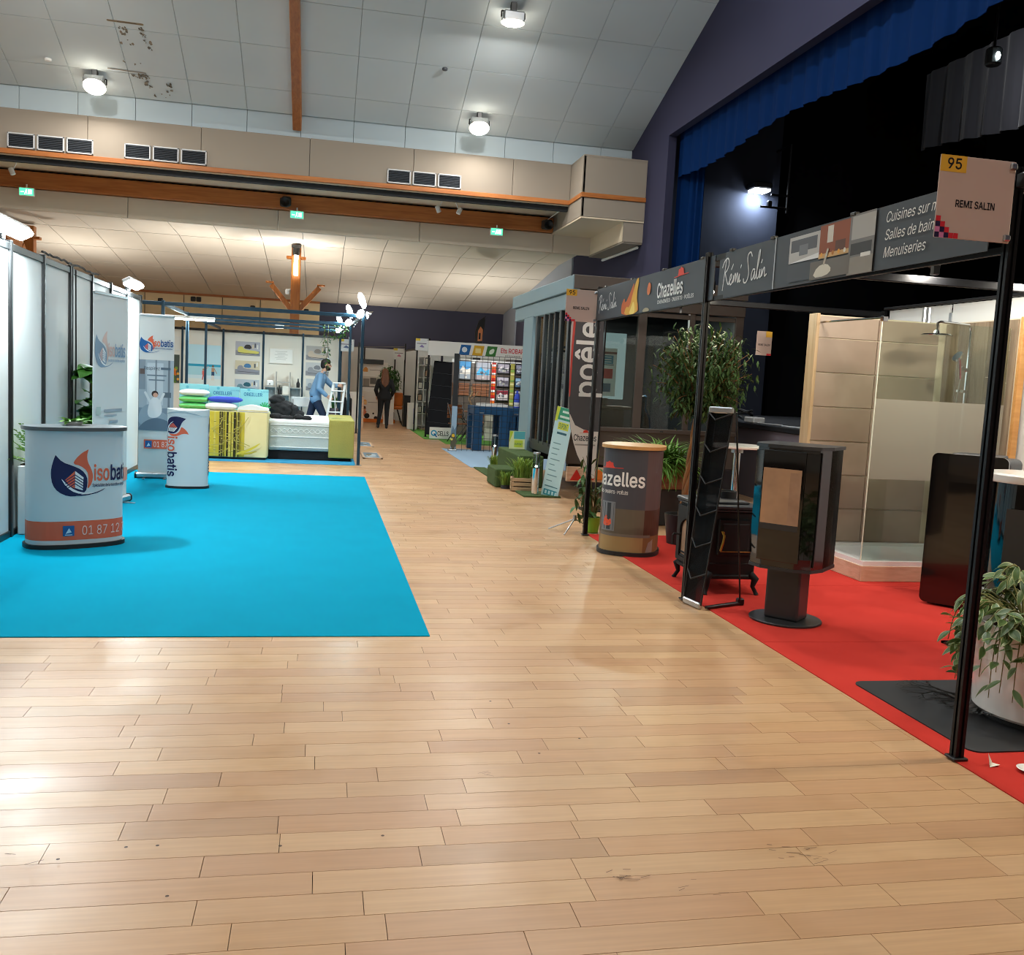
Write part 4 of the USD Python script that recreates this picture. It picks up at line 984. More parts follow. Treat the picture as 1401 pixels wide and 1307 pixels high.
obj('cloth', [lump((-.72, 16.72, .73), (.12, .1, .05), 5), lump((-.55, 16.68, .715), (.15, .07, .035), 6), lump((-.35, 16.66, .73), (.08, .07, .05), 7), lump((-.22, 16.66, .72), (.10, .06, .04), 8)], 'black_cloth', t, smooth=True)
t = thing('leaf_sprig', 'green leafy sprig lying on the olive bed runner', 'plant', (.28, 16.8, .716), world=True)
for k in range(6): obj('leaf', aim(leaf(.13, .035, .1, .2, 3), (.22+.03*k, 16.75, .725), rv.uniform(-.8, .9)+(PI if k % 2 else 0), .25), 'leaf_mid', t)
# behind the bed: shelf, chair, snake plant
t = thing('shelf_unit', 'grey open shelf unit with a tall middle against the back wall', 'shelf', (-.92, 24.7, .006), world=True)
M('shelf_grey', '#a9a59c', 0.6); X0 = -.92
for x in (-.17, .17): obj('side', bx(X0+x-.012, X0+x+.012, 24.55, 24.85, .006, 1.46), 'shelf_grey', t)
for z in (.5, .88, 1.2): obj('shelf', bx(X0-.16, X0+.16, 24.56, 24.85, z-.012, z+.012), 'shelf_grey', t)
for s in (-1, 1):
    for z in (.62, 1.07): obj('wing_shelf', bx(X0+s*.18, X0+s*.44, 24.56, 24.85, z-.012, z+.012), 'shelf_grey', t)
    obj('side', bx(X0+s*.44-.012, X0+s*.44+.012, 24.55, 24.85, .006, 1.09), 'shelf_grey', t)
obj('back_panel', bx(X0-.44, X0+.44, 24.85, 24.86, .006, 1.07), 'white_panel', t)
t = thing('white_lamp_box', 'small white box standing on the left wing of the grey shelf unit', 'box', (-1.24, 24.7, 1.083), world=True)
obj('case', bx(-1.33, -1.15, 24.6, 24.78, 1.083, 1.24, .03), 'white_laminate', t); obj('knob', ball((-1.24, 24.59, 1.15), .02, 1), 'alu', t)
for i, (x, z, lab) in enumerate(((-1.0, .893, 'dark bottle on the middle of the grey shelf unit'), (-.55, 1.083, 'dark small vase on the right wing of the grey shelf unit'))):
    t = thing('shelf_bottle', lab, 'bottle', (x, 24.66, z)); obj('body', lathe([(0,0),(.04,0),(.045,.1),(.015,.16),(.015,.21),(0,.21)], 14), 'dark_plastic', t, smooth=40); obj('cap', cyl((0,0,.21), .017, .02, 10), 'alu', t)
t = thing('shelf_box', 'pale carton on the middle shelf beside the dark bottle', 'box', (-.84, 24.68, .893)); obj('carton', bx(-.09,.09,-.06,.06,0,.2,.004), 'cream_panel', t); obj('lid', bx(-.092,.092,-.062,.062,.2,.215,.003), 'cream_panel', t)
t = thing('folding_chair', 'white folding chair standing behind the black jacket', 'chair', (-.40, 22.7, .006))
obj('backrest', hull_box(-.24, .24, -.025, .0, .68, .90, .012), 'white_plastic', t, smooth=40); obj('seat', hull_box(-.22, .22, -.45, -.05, .43, .46, .012), 'white_plastic', t, smooth=40)
for s in (-1, 1): obj('leg', tube([(s*.21, 0, .88), (s*.21, -.22, .44), (s*.21, -.45, 0)], .012, 6), 'alu', t); obj('leg', tube([(s*.19, -.42, .44), (s*.19, 0, 0)], .012, 6), 'alu', t)
t = thing('snake_plant', 'snake plant in a grey pot right of the striding man', 'plant', (.30, 21.55, .006))
obj('stool', bx(-.14,.14,-.14,.14,0,.55,.01), 'white_laminate', t)
obj('pot', lathe([(0,.552),(.10,.552),(.12,.72),(.105,.72),(.1,.69),(0,.69)], 20), 'stage_skirt', t, smooth=40)
for k in range(9): obj('leaf', aim(leaf(rv.uniform(.28,.42), .05, -.02, .2, 4, .006), (rv.uniform(-.05,.05), rv.uniform(-.05,.05), .68), rv.uniform(0, 6.3), rv.uniform(1.1, 1.5)), 'leaf_dark', t, smooth=True)
t = thing('step_ladder', 'white step ladder the striding man is carrying by its post', 'ladder', (.40, 20.85, .006))
for s in (-1, 1):
    obj('front_rail', bar((s*.17-.16, 0, 0), (s*.12, 0, 1.28), .025, .05, .004), 'white_plastic', t); obj('rear_rail', bar((s*.17+.16, .28, 0), (s*.12+.02, .04, 1.26), .02, .03, .004), 'white_plastic', t)
for k in range(5): obj('step', box(-.14+.028*k, 0, .2+.23*k, .26, .09, .025, .006), 'white_plastic', t)
obj('top_plate', box(.0, .02, 1.29, .28, .14, .03, .008), 'white_plastic', t)
# picture panels laid on the floor right of the stand
for x0, y0, w, d, lab in ((.80, 17.25, .36, 1.3, 'framed picture panel laid flat on the boards, nearer one by the right stand post'), (.82, 19.95, .32, 1.35, 'framed picture panel laid flat on the boards, farther one behind the right stand post')):
    t = thing('floor_picture', lab, 'picture', (x0+w/2, y0+d/2, .001), world=True); M_ = .045
    obj('frame', [bx(x0, x0+M_, y0, y0+d, .001, .02, .004), bx(x0+w-M_, x0+w, y0, y0+d, .001, .02, .004), bx(x0, x0+w, y0, y0+M_*2, .001, .02, .004), bx(x0, x0+w, y0+d-M_*2, y0+d, .001, .02, .004)], 'tray_wood', t)
    obj('board', bx(x0+.02, x0+w-.02, y0+.05, y0+d-.05, .001, .012), 'stage_skirt', t)
    p = Print(); q = random.Random(int(y0)); p.rect(0, 0, w-.09, d-.18, '#6f8594')
    for k in range(9): p.pts([(q.uniform(0, w-.1), q.uniform(0, d-.2)) for _ in range(4)], q.choice(['#8ea4b2', '#566a78', '#a9b7bf', '#74705f']), 1)
    p.build(t, 'picture_print', (x0+.045, y0+.09, .0125), (1,0,0), (0,1,0))
# ---------------------------------------------------------------- right-hand stand: red carpet, frame, header
M('header_grey', '#43484d', 0.5, spec=0.3); M('sign_board', '#c6b1a8', 0.6, spec=0.2); M('cast_iron', '#131415', 0.6, metal=0.0, spec=.3, bump=(120, .002)); M('stove_black', '#0a0a0b', 0.12, spec=0.6, coat=0.6); M('stove_satin', '#26282b', 0.4)
M('brass', '#b58a3c', 0.3, metal=0.9); M('glass_black', '#050506', 0.04, spec=0.9); M('firebrick', '#a5846a', 0.8, vary=(8, '#8f6f57')); M('tile_a', '#ac9987', 0.45, vary=(2.2, '#9a8775')); M('tile_b', '#a4917f', 0.45, vary=(1.8, '#93806e')); M('grout', '#cfc2aa', 0.8)
woodmat('tile_wood', '#94836b', '#6f5e4a', 0.5, (8, 8, .8)); woodmat('tile_wood_b', '#857560', '#695943', 0.5, (9, 9, .9)); M('mat_black', '#1a1b1e', 0.6); M('mat_relief', '#050506', 0.25); M('white_gloss', '#e9e8e4', 0.25, coat=0.3)
single('red_carpet', bx(2.76, 5.93, .8, 9.36, 0, .005), 'carpet_red', 'red carpet covering the floor of the stove stand', 'carpet')
for k, y in enumerate((7.0, 5.35)): single('carpet_seam', bx(2.77, 5.9, y-.004, y+.004, .005, .0062), 'carpet_red', ('faint joint across the red carpet in front of the shower', 'faint joint across the red carpet in front of the pedestal stove')[k], 'carpet joint')
XR = 2.74
sf = thing('stove_stand_gantry', 'black posts and beams framing the stove stand on the red carpet', 'gantry', (XR, 6.3, 0), world=True)
RPY = [(2.78, 3.52), (2.69, 6.47), (2.72, 9.29)]
def profile_post(x, y, h, name='post'):
    w = .021
    P = Polygon([(-w,-w),(-.006,-w),(-.006,-w+.009),(.006,-w+.009),(.006,-w),(w,-w),(w,-.006),(w-.009,-.006),(w-.009,.006),(w,.006),(w,w),(.006,w),(.006,w-.009),(-.006,w-.009),(-.006,w),(-w,w),(-w,.006),(-w+.009,.006),(-w+.009,-.006),(-w,-.006)])
    v, f = ext(P, h-.006); obj(name, (v+[x, y, .006], f), 'black_steel', sf)
    obj('foot', box(x, y, .012, .07, .07, .012, .003), 'black_metal', sf)
for x, y in RPY: profile_post(x, y, 2.53)
for x, y in ((5.9, 9.29), (5.9, 6.33), (5.9, 3.52)): profile_post(x, y, 2.5)
for a, b in zip(RPY[:-1], RPY[1:]):
    obj('header_rail', bar((a[0]+.012, a[1], 2.48), (b[0]+.012, b[1], 2.48), .02, .04), 'black_steel', sf); obj('header_rail', bar((a[0]+.012, a[1], 2.2), (b[0]+.012, b[1], 2.2), .02, .03), 'black_steel', sf)
for x, y in RPY: obj('cross_beam', bar((x, y, 2.46), (5.9, y, 2.46), .04, .06, .006), 'black_steel', sf)
obj('rear_beam', bar((5.9, .9, 2.52), (5.9, 9.29, 2.52), .03, .03, .006), 'black_steel', sf)
obj('near_beam', bar((2.78, .8, 2.47), (2.78, 3.5, 2.47), .04, .06, .006), 'black_steel', sf)
bs = thing('stove_stand_back_wall', 'white back wall of the stove stand behind the shower', 'partition wall', (5.93, 5, 0), world=True)
for k in range(8): obj('panel', bx(5.925, 5.945, .95+k*1.04, 1.95+k*1.04, .02, 2.50), 'white_panel', bs)
for k in range(9): obj('upright', bx(5.915, 5.95, .91+k*1.04, .95+k*1.04, .006, 2.42), 'alu', bs)

# script lettering drawn as pen strokes
def chaik(p, n=3):
    p = np.asarray(p, float)
    for _ in range(n):
        q = np.empty((2*len(p)-2, 2)); q[0::2] = .75*p[:-1]+.25*p[1:]; q[1::2] = .25*p[:-1]+.75*p[1:]; p = np.vstack([p[:1], q, p[-1:]])
    return p
SCRIPT = [[(-.02,-.1),(.06,.4),(.16,.97)], [(-.12,.72),(.02,.95),(.3,1.04),(.42,.8),(.28,.58),(.1,.5)], [(.12,.52),(.28,.22),(.42,.04),(.52,.12)],
  [(.48,.14),(.68,.28),(.64,.44),(.53,.32),(.53,.06),(.66,.03),(.78,.18)], [(.62,.58),(.74,.74)], [(.78,.1),(.84,.42),(.81,.02),(.92,.42),(.99,.36),(.97,.02),(1.08,.42),(1.14,.36),(1.13,.06),(1.22,.1)],
  [(1.2,.1),(1.29,.42),(1.26,.04),(1.37,.12)], [(1.33,.56),(1.37,.64)], [(2.12,.86),(2.0,1.04),(1.78,.92),(1.86,.6),(1.98,.3),(1.84,.0),(1.62,.0),(1.6,.14)],
  [(2.38,.38),(2.24,.42),(2.14,.2),(2.18,.02),(2.3,.12),(2.4,.4),(2.36,.04),(2.48,.1)], [(2.46,.1),(2.66,.7),(2.7,1.04),(2.58,.9),(2.52,.2),(2.58,.02),(2.7,.14)], [(2.68,.1),(2.76,.42),(2.73,.04),(2.84,.12)], [(2.82,.56),(2.86,.64)],
  [(2.84,.1),(2.9,.42),(2.88,.02),(3.0,.4),(3.08,.34),(3.06,.06),(3.2,.14)]]
def script(p, x, y, h, col, w=.05, sx=1.0):
    for st in SCRIPT: q = chaik(st); p.line(np.stack([x+q[:, 0]*h*sx, y+q[:, 1]*h], 1), w*h, col)
def hearth(p, x, y, s, col='#d8412f'):
    p.pts([(x, y), (x+.1*s, y+.10*s), (x+.1*s, y+.3*s), (x+.25*s, y+.26*s), (x+.4*s, y+.38*s), (x+.52*s, y+.28*s), (x+.66*s, y+.3*s), (x+.68*s, y+.12*s), (x+.8*s, y)], col, 1)
    p.line([(x-.35*s, y-.04*s), (x+.4*s, y+.0), (x+1.25*s, y+.02*s)], .035*s, col)
hd = thing('header_banner', 'long charcoal header banner along the top of the stove stand', 'banner', (2.71, 6.4, 2.19), world=True)
obj('cloth', [bx(2.700, 2.704, 3.55, 6.30, 2.19, 2.50)], 'header_grey', hd); obj('cloth', bx(2.690, 2.694, 6.36, 9.26, 2.19, 2.50), 'header_grey', hd)
for y in (3.75, 4.6, 5.5, 6.1, 6.6, 7.4, 8.2, 9.0): obj('tie', box(2.70, y, 2.505, .03, .05, .02, .004), 'black_metal', hd)
p = Print(); u = lambda y: 6.30-y
script(p, u(6.22), .075, .19, '#d8d6d2', .055, 1.08)
p.rect(u(5.47), .0, .012, .31, '#b9bcbe')
# kitchen and bathroom photos
a, b, c, d = u(5.28), u(4.93), u(4.62), u(4.385)
p.rect(a, .13, b-a, .15, '#b8b4ae'); p.rect(a+.02, .19, .3, .07, '#5a5c60'); p.rect(a+.12, .165, .1, .06, '#74777a'); p.pts([(a, .13), (b, .16), (b, .13)], '#e3e1dd'); p.rect(a, .02, b-a+.0, .10, '#474b50')
p.rect(b, .12, c-b, .18, '#8e4a2c'); p.rect(b+.08, .20, .06, .09, '#cfc6b8'); p.rect(b+.17, .14, .1, .06, '#5e3a2a'); p.rect(b, .12, c-b, .025, '#c9a06a')
for k in range(5): p.circ(b+.03+k*.06, .14, .013, ('#e7a23c', '#d8d2c2', '#b5722c')[k % 3], 10)
p.rect(c, .0, d-c, .31, '#77736f'); p.rect(c+.02, .18, d-c-.02, .12, '#a9a49c'); p.rect(c+.02, .10, d-c-.04, .06, '#3d3c3b'); p.rect(c, .0, d-c, .09, '#8d857a'); p.rect(c+.12, .085, .09, .02, '#ddd9d0')
p.rect(b-.08, .01, c-b+.1, .10, '#6d675f'); p.pts([(b-.05, .02), (b, .08), (b+.1, .09), (b+.16, .05), (b+.1, .02)], '#d5cdbb', 1); p.line([(b+.07, .09), (b+.1, .16)], .02, '#b7ad9a')
p.text('Cuisines sur mesure', u(4.29), .225, .05, '#e2e0da', cond=.85, shear=.2); p.text('Salles de bains', u(4.29), .14, .05, '#e2e0da', cond=.85, shear=.2); p.text('Menuiseries', u(4.29), .055, .05, '#e2e0da', cond=.85, shear=.2)
p.build(hd, 'header_print', (2.700, 6.30, 2.19), (0,-1,0), (0,0,1))
p = Print(); u = lambda y: 9.26-y
script(p, u(9.16), .085, .155, '#d8d6d2', .06, 1.15)
x = u(8.0)
p.pts([(x-.42, .0), (x-.45, .09), (x-.36, .17), (x-.33, .1), (x-.2, .2), (x-.1, .29), (x-.12, .2), (x+.02, .10), (x+.05, .0)], '#c8622f', 1); p.pts([(x-.36, 0), (x-.3, .08), (x-.2, .06), (x-.12, .2), (x-.05, .3), (x+.03, .31), (x-.02, .16), (x+.02, .06), (x, 0)], '#e0a63a', 1); p.pts([(x-.22, 0), (x-.15, .07), (x-.1, .12), (x-.05, .05), (x-.06, 0)], '#f0d070', 1)
p.pts([(x+.24, .18), (x+.28, .25), (x+.34, .22), (x+.33, .15), (x+.27, .13)], '#d9713a', 1); p.pts([(x+.14, 0), (x+.2, .035), (x+.3, .03), (x+.34, 0)], '#a89a7c', 1)
hearth(p, u(7.06), .232, .18); p.text('Chazelles', u(7.50), .095, .115, '#e6e4df', True, cond=.78); p.text('CHEMINÉES · INSERTS · POÊLES', u(7.48), .045, .028, '#cfcdc8', True, width=.78)
p.build(hd, 'header_print', (2.690, 9.26, 2.19), (0,-1,0), (0,0,1))

def aisle_sign(label, x0, x1, y, z0, z1):
    t = thing('number_sign', label, 'sign', ((x0+x1)/2, y, z0), world=True)
    obj('board', bx(x0, x1, y-.006, y, z0, z1, .002), 'sign_board', t)
    w, h = x1-x0, z1-z0
    p = Print(); p.rect(.0, h*.80, w*.34, h*.2, '#e3b23c'); p.text('95', w*.09, h*.84, h*.125, '#1d1c22', True); p.text('REMI SALIN', w*.24, h*.385, h*.085, '#1d1c22', True, width=w*.52)
    q = h*.065
    for (i, j, c) in ((0,0,'#2a1f45'),(1,0,'#d884b6'),(2,0,'#2a1f45'),(3,0,'#d02c3a'),(0,1,'#d884b6'),(1,1,'#2a1f45'),(2,1,'#d02c3a'),(0,2,'#2a1f45'),(1,2,'#d02c3a'),(0,3,'#d02c3a'),(4,0,'#d02c3a')): p.rect(i*q, j*q, q, q, c)
    p.build(t, 'sign_print', (x0, y-.006, z0))
    for z in (z0+.02, z1-.02): obj('clip', box(x1-.015, y-.008, z, .03, .02, .025, .004), 'alu', t)
aisle_sign('white number 95 sign at the near end of the charcoal header', 2.40, 2.745, 3.49, 2.215, 2.54)
aisle_sign('white number 95 sign at the far end of the charcoal header', 2.37, 2.69, 9.27, 2.17, 2.485)
t = thing('number_sign', 'small white number sign seen edge-on inside the stand behind the ficus', 'sign', (4.9, 9.31, 1.95), world=True)
obj('board', bx(4.45, 4.62, 9.28, 9.286, 1.95, 2.2), 'sign_board', t); p = Print(); p.rect(.1, .19, .07, .06, '#e3b23c'); p.text('REMI SALIN', .02, .1, .02, '#1d1c22', True, width=.13); p.rect(.12, 0, .05, .02, '#d02c3a'); p.build(t, 'sign_print', (4.45, 9.28, 1.95))

# spots on the beams, lighting the stand
def rail_spot(x, y, label, aimto, k=1.0, col=(1.0, .92, .79)):
    t = thing('rail_spotlight', label, 'lamp', (x, y, 2.52), world=True)
    a = np.array(aimto, float)-[x, y, 2.6]; a /= np.linalg.norm(a); o = np.array([x, y, 2.62])
    obj('clamp', box(x, y, 2.52, .05, .05, .07, .006), 'black_metal', t)
    obj('body', tube([o-a*.09, o-a*.06, o+a*.08], [.03, .045, .05], 14), 'black_metal', t, smooth=40); obj('lens', tube([o+a*.08, o+a*.083], [.042, .042], 14), 'tube_glass', t)
    disk_light(t, 'light', o+a*.10, a, .10, STAND_SPOT*k, col)
rail_spot(4.4, 6.33, 'black spotlight on the middle cross beam aimed at the shower', (4.9, 8.1, .7))
rail_spot(5.3, 6.33, 'black spotlight on the middle cross beam near the back wall', (5.3, 8.1, .8))
rail_spot(4.6, 3.52, 'black spotlight on the near cross beam aimed at the red carpet', (4.2, 5.4, 0))
rail_spot(3.9, 3.52, 'black spotlight on the near cross beam aimed at the boards', (1.9, 4.3, 0), 1.1, (1.0, .86, .58))
rail_spot(3.9, 9.29, 'black spotlight on the far cross beam above the ficus', (3.0, 7.4, 0), .6, (1.0, .88, .62))

# ---------------------------------------------------------------- shower display
st = thing('shower_display', 'shower display with beige tiled wall, white tray and tall glass screen', 'shower', (5.2, 7.7, .005), world=True)
obj('back_board', bx(4.50, 5.90, 8.17, 8.25, .005, 2.31), 'grout', st)
obj('edge_post', bx(4.475, 4.51, 8.12, 8.27, .005, 2.32, .004), 'pale_wood', st)
z = .18; r = 0
while z < 2.28:
    z1 = min(z+.316, 2.30)
    for (x0, x1) in ((4.515, 5.135), (5.14, 5.78)): obj('tile', bx(x0, x1-.002, 8.155, 8.172, z+.003, z1-.003, .002), ('tile_a', 'tile_b')[r % 2], st); r += 1
    r += 1; z += .32
obj('side_board', bx(5.86, 5.90, 7.16, 8.2, .005, 2.31), 'grout', st)
y = 8.15; k = 0
while y > 7.2:
    y0 = max(y-.197, 7.19)
    cut = (.9, 1.55, 1.2, 1.8, .7)[k % 5]
    for za, zb in ((.18, cut), (cut+.006, 2.30)): obj('wood_tile', bx(5.845, 5.862, y0+.003, y-.003, za, zb, .002), ('tile_wood', 'tile_wood_b')[(k) % 2], st)
    y -= .2; k += 1
obj('edge_post', bx(5.84, 5.90, 7.12, 7.16, .005, 2.32, .004), 'oak_top', st)
obj('tray_plinth', [bx(4.55, 5.84, 7.16, 7.18, .006, .14, .003)], 'tray_wood', st); obj('tray_plinth', bx(4.55, 4.57, 7.18, 8.15, .006, .14, .003), 'tray_wood', st)
tr = ext(Polygon([(4.56,7.165),(5.84,7.165),(5.84,8.15),(4.56,8.15)], [[(4.62,7.225),(4.62,8.09),(5.78,8.09),(5.78,7.225)]]), .04)
obj('tray', [(tr[0]+[0,0,.14], tr[1]), bx(4.6, 5.8, 7.2, 8.1, .145, .155)], 'white_gloss', st)
pane('shower_glass', '#eef4ef', 0.02, 1.35); pane('frosted_glass', '#eef2ea', 0.3, 1.4, frost=('#a5a293', .55))
obj('glass_screen', bx(4.57, 5.80, 7.21, 7.218, .18, .88), 'shower_glass', st); obj('glass_screen', bx(4.57, 5.80, 7.21, 7.218, .882, 1.56), 'frosted_glass', st, label='frosted middle band of the glass screen'); obj('glass_screen', bx(4.57, 5.80, 7.21, 7.218, 1.562, 2.22), 'shower_glass', st)
M('glass_edge', '#d9dcc6', 0.2); obj('glass_edge', bx(4.566, 4.572, 7.209, 7.219, .18, 2.22), 'glass_edge', st)
obj('stay_bar', tube([(4.58, 7.214, 2.235), (4.54, 8.14, 2.24)], .009, 8), 'chrome', st); obj('stay_clamp', box(4.585, 7.214, 2.225, .05, .04, .045, .005), 'chrome', st)
sc = thing('shower_column', 'chrome shower column with round overhead rose in the tiled shower', 'shower fitting', (5.75, 7.75, 1.0), world=True)
obj('riser', tube([(5.79, 7.72, 1.05), (5.79, 7.72, 2.2), (5.785, 7.72, 2.245), (5.76, 7.71, 2.268), (5.40, 7.62, 2.272), (5.37, 7.615, 2.26), (5.365, 7.61, 2.18)], .011, 8), 'chrome', sc, smooth=40)
obj('rose', lathe([(0,.0),(.13,.0),(.135,.006),(.12,.016),(.03,.022),(.02,.05),(0,.05)], 28, (5.365, 7.61, 2.145)), 'chrome', sc, smooth=40)
obj('mixer', tube([(5.76, 7.62, 1.10), (5.76, 7.82, 1.10)], .025, 10), 'chrome', sc, smooth=40); obj('slider', tube([(5.79, 7.72, 1.86), (5.70, 7.68, 1.88)], .018, 8), 'chrome', sc, smooth=40)
obj('hand_shower', [tube([(5.70, 7.68, 1.78), (5.66, 7.66, 1.95)], [.012, .014], 8), mv(cyl((0,0,0), .055, .02, 16), (5.63, 7.64, 1.97), ry=-.9)], 'chrome', sc, smooth=40)
obj('hose', tube(chaik([(5.70,0),(5.66,-.4),(5.70,-.7),(5.76,-.68)], 3)[:, [0,0,1]]*[1,0,1]+[0, 7.68, 1.78], .006, 6), 'chrome', sc, smooth=40)
obj('soap_dish', [cyl((5.74, 7.72, 1.66), .055, .02, 16), bx(5.75, 5.80, 7.70, 7.74, 1.655, 1.675)], 'chrome', sc, smooth=40)
hp = thing('ceiling_drop_pipe', 'grey pipe standing up behind the shower rose', 'pipe', (5.55, 8.35, 2.2), world=True)
obj('tube', [tube([(5.70, 8.30, .006), (5.70, 8.30, 2.46)], .02, 8)], 'alu', hp, smooth=40); obj('tube', tube([(5.75, 8.30, .006), (5.75, 8.30, 2.46)], .02, 8), 'alu', hp, smooth=40)

# ---------------------------------------------------------------- stoves
# cast iron wood stove: window door faces the aisle, loading door faces the viewer
t = thing('wood_stove', 'black cast iron wood stove with arched window and side door on curved legs', 'stove', (2.93, 6.65, .005))
W, D = .40, .62    # x, y
obj('body', bx(.0, W, .02, D, .13, .64, .012), 'cast_iron', t); obj('base_moulding', [bx(-.015, W+.015, .005, D+.015, .115, .15, .012), bx(-.008, W+.008, .012, D+.008, .225, .24, .005)], 'cast_iron', t)
obj('top_plate', [bx(-.03, W+.03, -.02, D+.03, .655, .685, .012), bx(-.02, W+.02, -.01, D+.02, .635, .656, .01)], 'stove_satin', t); obj('hob_plate', bx(.05, W-.05, .08, D-.08, .685, .705, .012), 'stove_satin', t); obj('flue_collar', lathe([(.08,.70),(.08,.76),(.065,.76),(.065,.70)], 24, (W-.12, D*.6, 0)), 'cast_iron', t, smooth=40)
arch = Polygon([(.09,.20),(.53,.20),(.53,.42)]+[(.31+.22*math.cos(a), .42+.11*math.sin(a)) for a in np.linspace(.2, PI-.2, 12)]+[(.09,.42)])
dr = obj('window_door', frame(ext(Polygon([(.03,.165),(.59,.165),(.59,.615),(.03,.615)]).difference(arch), .022), (.0, .64, .0), (0,-1,0), (0,0,1)), 'cast_iron', t)
obj('glass', frame(ext(arch, .006), (.004, .64, 0), (0,-1,0), (0,0,1)), 'firebrick', dr, label='pale firebrick seen through the arched door window')
obj('handle', [tube([(-.03, .50, .38), (-.09, .50, .385), (-.10, .50, .37), (-.095, .50, .30)], .008, 6), tube([(-.03, .12, .38), (-.07, .12, .385), (-.08, .12, .37), (-.075, .12, .30)], .008, 6)], 'cast_iron', dr)
obj('knob', tube([(-.022, .3, .60), (-.05, .3, .60)], .012, 8), 'chrome', dr)
ad = obj('ash_drawer', bx(-.014, .01, .10, .56, .155, .215, .006), 'cast_iron', t); obj('handle', tube([(-.014, .36, .185), (-.04, .36, .185), (-.045, .30, .19)], .009, 6), 'brass', ad)
sd = obj('side_door', bx(.07, W-.05, -.005, .03, .30, .58, .008), 'cast_iron', t); obj('panel', bx(.10, W-.08, -.012, .0, .33, .55, .008), 'cast_iron', sd)
obj('handle', tube([(.105, -.02, .48), (.085, -.035, .49), (.10, -.045, .46), (.09, -.05, .41), (.075, -.045, .345)], .009, 8), 'brass', sd, smooth=40); obj('latch_bar', tube([(.085, -.02, .335), (W-.07, -.02, .335)], .003, 6), 'brass', sd)
for z in (.34, .55): obj('hinge', tube([(W-.05, -.015, z-.015), (W-.05, -.015, z+.015)], .009, 8), 'chrome', sd)
for sx in (0, 1):
    for sy in (0, 1):
        x, y = sx*W, sy*D+.0; dx, dy = (1 if sx else -1), (1 if sy else -1)
        obj('leg', tube([(x-dx*.03, y-dy*.03, .15), (x-dx*.0, y-dy*.0, .12), (x-dx*.012, y-dy*.012, .06), (x+dx*.006, y+dy*.006, .018), (x+dx*.012, y+dy*.012, .0)], [.035,.032,.018,.016,.022], 8), 'cast_iron', t, smooth=50)
# pedestal stove
t = thing('pedestal_stove', 'glossy black stove with wrap-round glass on a pedestal and round foot', 'stove', (3.20, 5.90, .005), -.84)
obj('foot', cyl((0,0,0), .245, .016, 48, .004), 'stove_satin', t, smooth=40); obj('pedestal', hull_box(-.12, .12, -.10, .10, .014, .40, .02), 'stove_satin', t, smooth=40)
sh_ = Polygon([(-.235,-.06),(-.20,-.18),(-.11,-.235),(.11,-.235),(.20,-.18),(.235,-.06),(.225,.20),(-.225,.20)])
v, f = ext(sh_.buffer(.012), .80); obj('shell', (v+[0,0,.395], f), 'stove_black', t, smooth=35)
v, f = ext(sh_.buffer(.026), .022); obj('top_plate', (v+[0,0,1.195], f), 'stove_satin', t, smooth=35); v, f = ext(sh_.buffer(.018), .02); obj('bottom_plate', (v+[0,0,.38], f), 'stove_satin', t, smooth=35)
M('chamber', '#b08a68', 0.7, vary=(6, '#98765a')); M('log_shelf', '#2b2725', 0.7)
fr = obj('glass_front', [bx(-.145, .145, -.256, -.246, .44, 1.18, .003)], 'glass_black', t)
obj('firebox_lining', bx(-.135, .125, -.2585, -.256, .68, 1.06), 'chamber', fr, label='tan firebrick lining seen through the glass'); obj('log_rest', bx(-.135, .125, -.259, -.256, .65, .69), 'log_shelf', fr); obj('side_brick', bx(.05, .124, -.2592, -.2585, .695, 1.04), 'firebrick', fr)
for s in (-1, 1): obj('side_glass', bar((s*.145, -.246, .82), (s*.215, -.190, .82), .008, .70), 'glass_black', t)
obj('door_strip', [bx(.217, .224, -.180, -.170, .42, 1.18)], 'black_steel', t); obj('handle', box(-.245, -.03, .50, .02, .03, .12, .006), 'stove_satin', t)
# pellet stove
yaw = math.atan2(-.77, .64); t = thing('pellet_stove', 'tall black rounded pellet stove standing before the shower', 'stove', (4.61+.265*.64, 6.43-.265*.77, .005), yaw)
obj('casing', hull_box(-.265, .265, .01, .50, .02, 1.15, .05), 'stove_satin', t, smooth=40); pl = Polygon([(-.265,.02),(.265,.02),(.265,1.17),(-.265,1.17)]).buffer(-.045).buffer(.045)
obj('front_glass', frame(ext(pl, .03), (0, .0, .0), (1,0,0), (0,0,1)), 'stove_black', t, smooth=40); obj('fire_window', frame(ext(Polygon([(-.12,.42),(.2,.42),(.2,.95),(-.12,.95)]).buffer(.01), .003), (0, -.03, 0), (1,0,0), (0,0,1)), 'glass_black', t)
obj('lid', hull_box(-.17, .17, .12, .42, 1.14, 1.17, .014), 'stove_satin', t, smooth=40); obj('plinth', bx(-.22, .22, .04, .46, .0, .03), 'dark_plastic', t)
# round white-topped stove at the right edge
t = thing('round_stove', 'round black glass stove with white lid at the right edge', 'stove', (3.905, 4.5, .005))
obj('drum', lathe([(0,.0),(.26,.0),(.27,.02),(.27,.50),(.262,.51),(0,.51)], 48), 'white_gloss', t, smooth=40); obj('glass_body', lathe([(.26,.51),(.258,.52),(.258,1.14),(0,1.14)], 48), 'glass_black', t, smooth=40); obj('lid', lathe([(0,1.135),(.272,1.135),(.28,1.145),(.28,1.175),(.27,1.185),(0,1.185)], 48), 'white_gloss', t, smooth=40)
obj('inner_panel', [mv(bx(-.10, .10, -.262, -.258, .60, 1.0), rz=-.9)], 'log_shelf', t); obj('ring', lathe([(.262,.50),(.275,.505),(.275,.535),(.262,.54)], 48), 'alu', t, smooth=40)
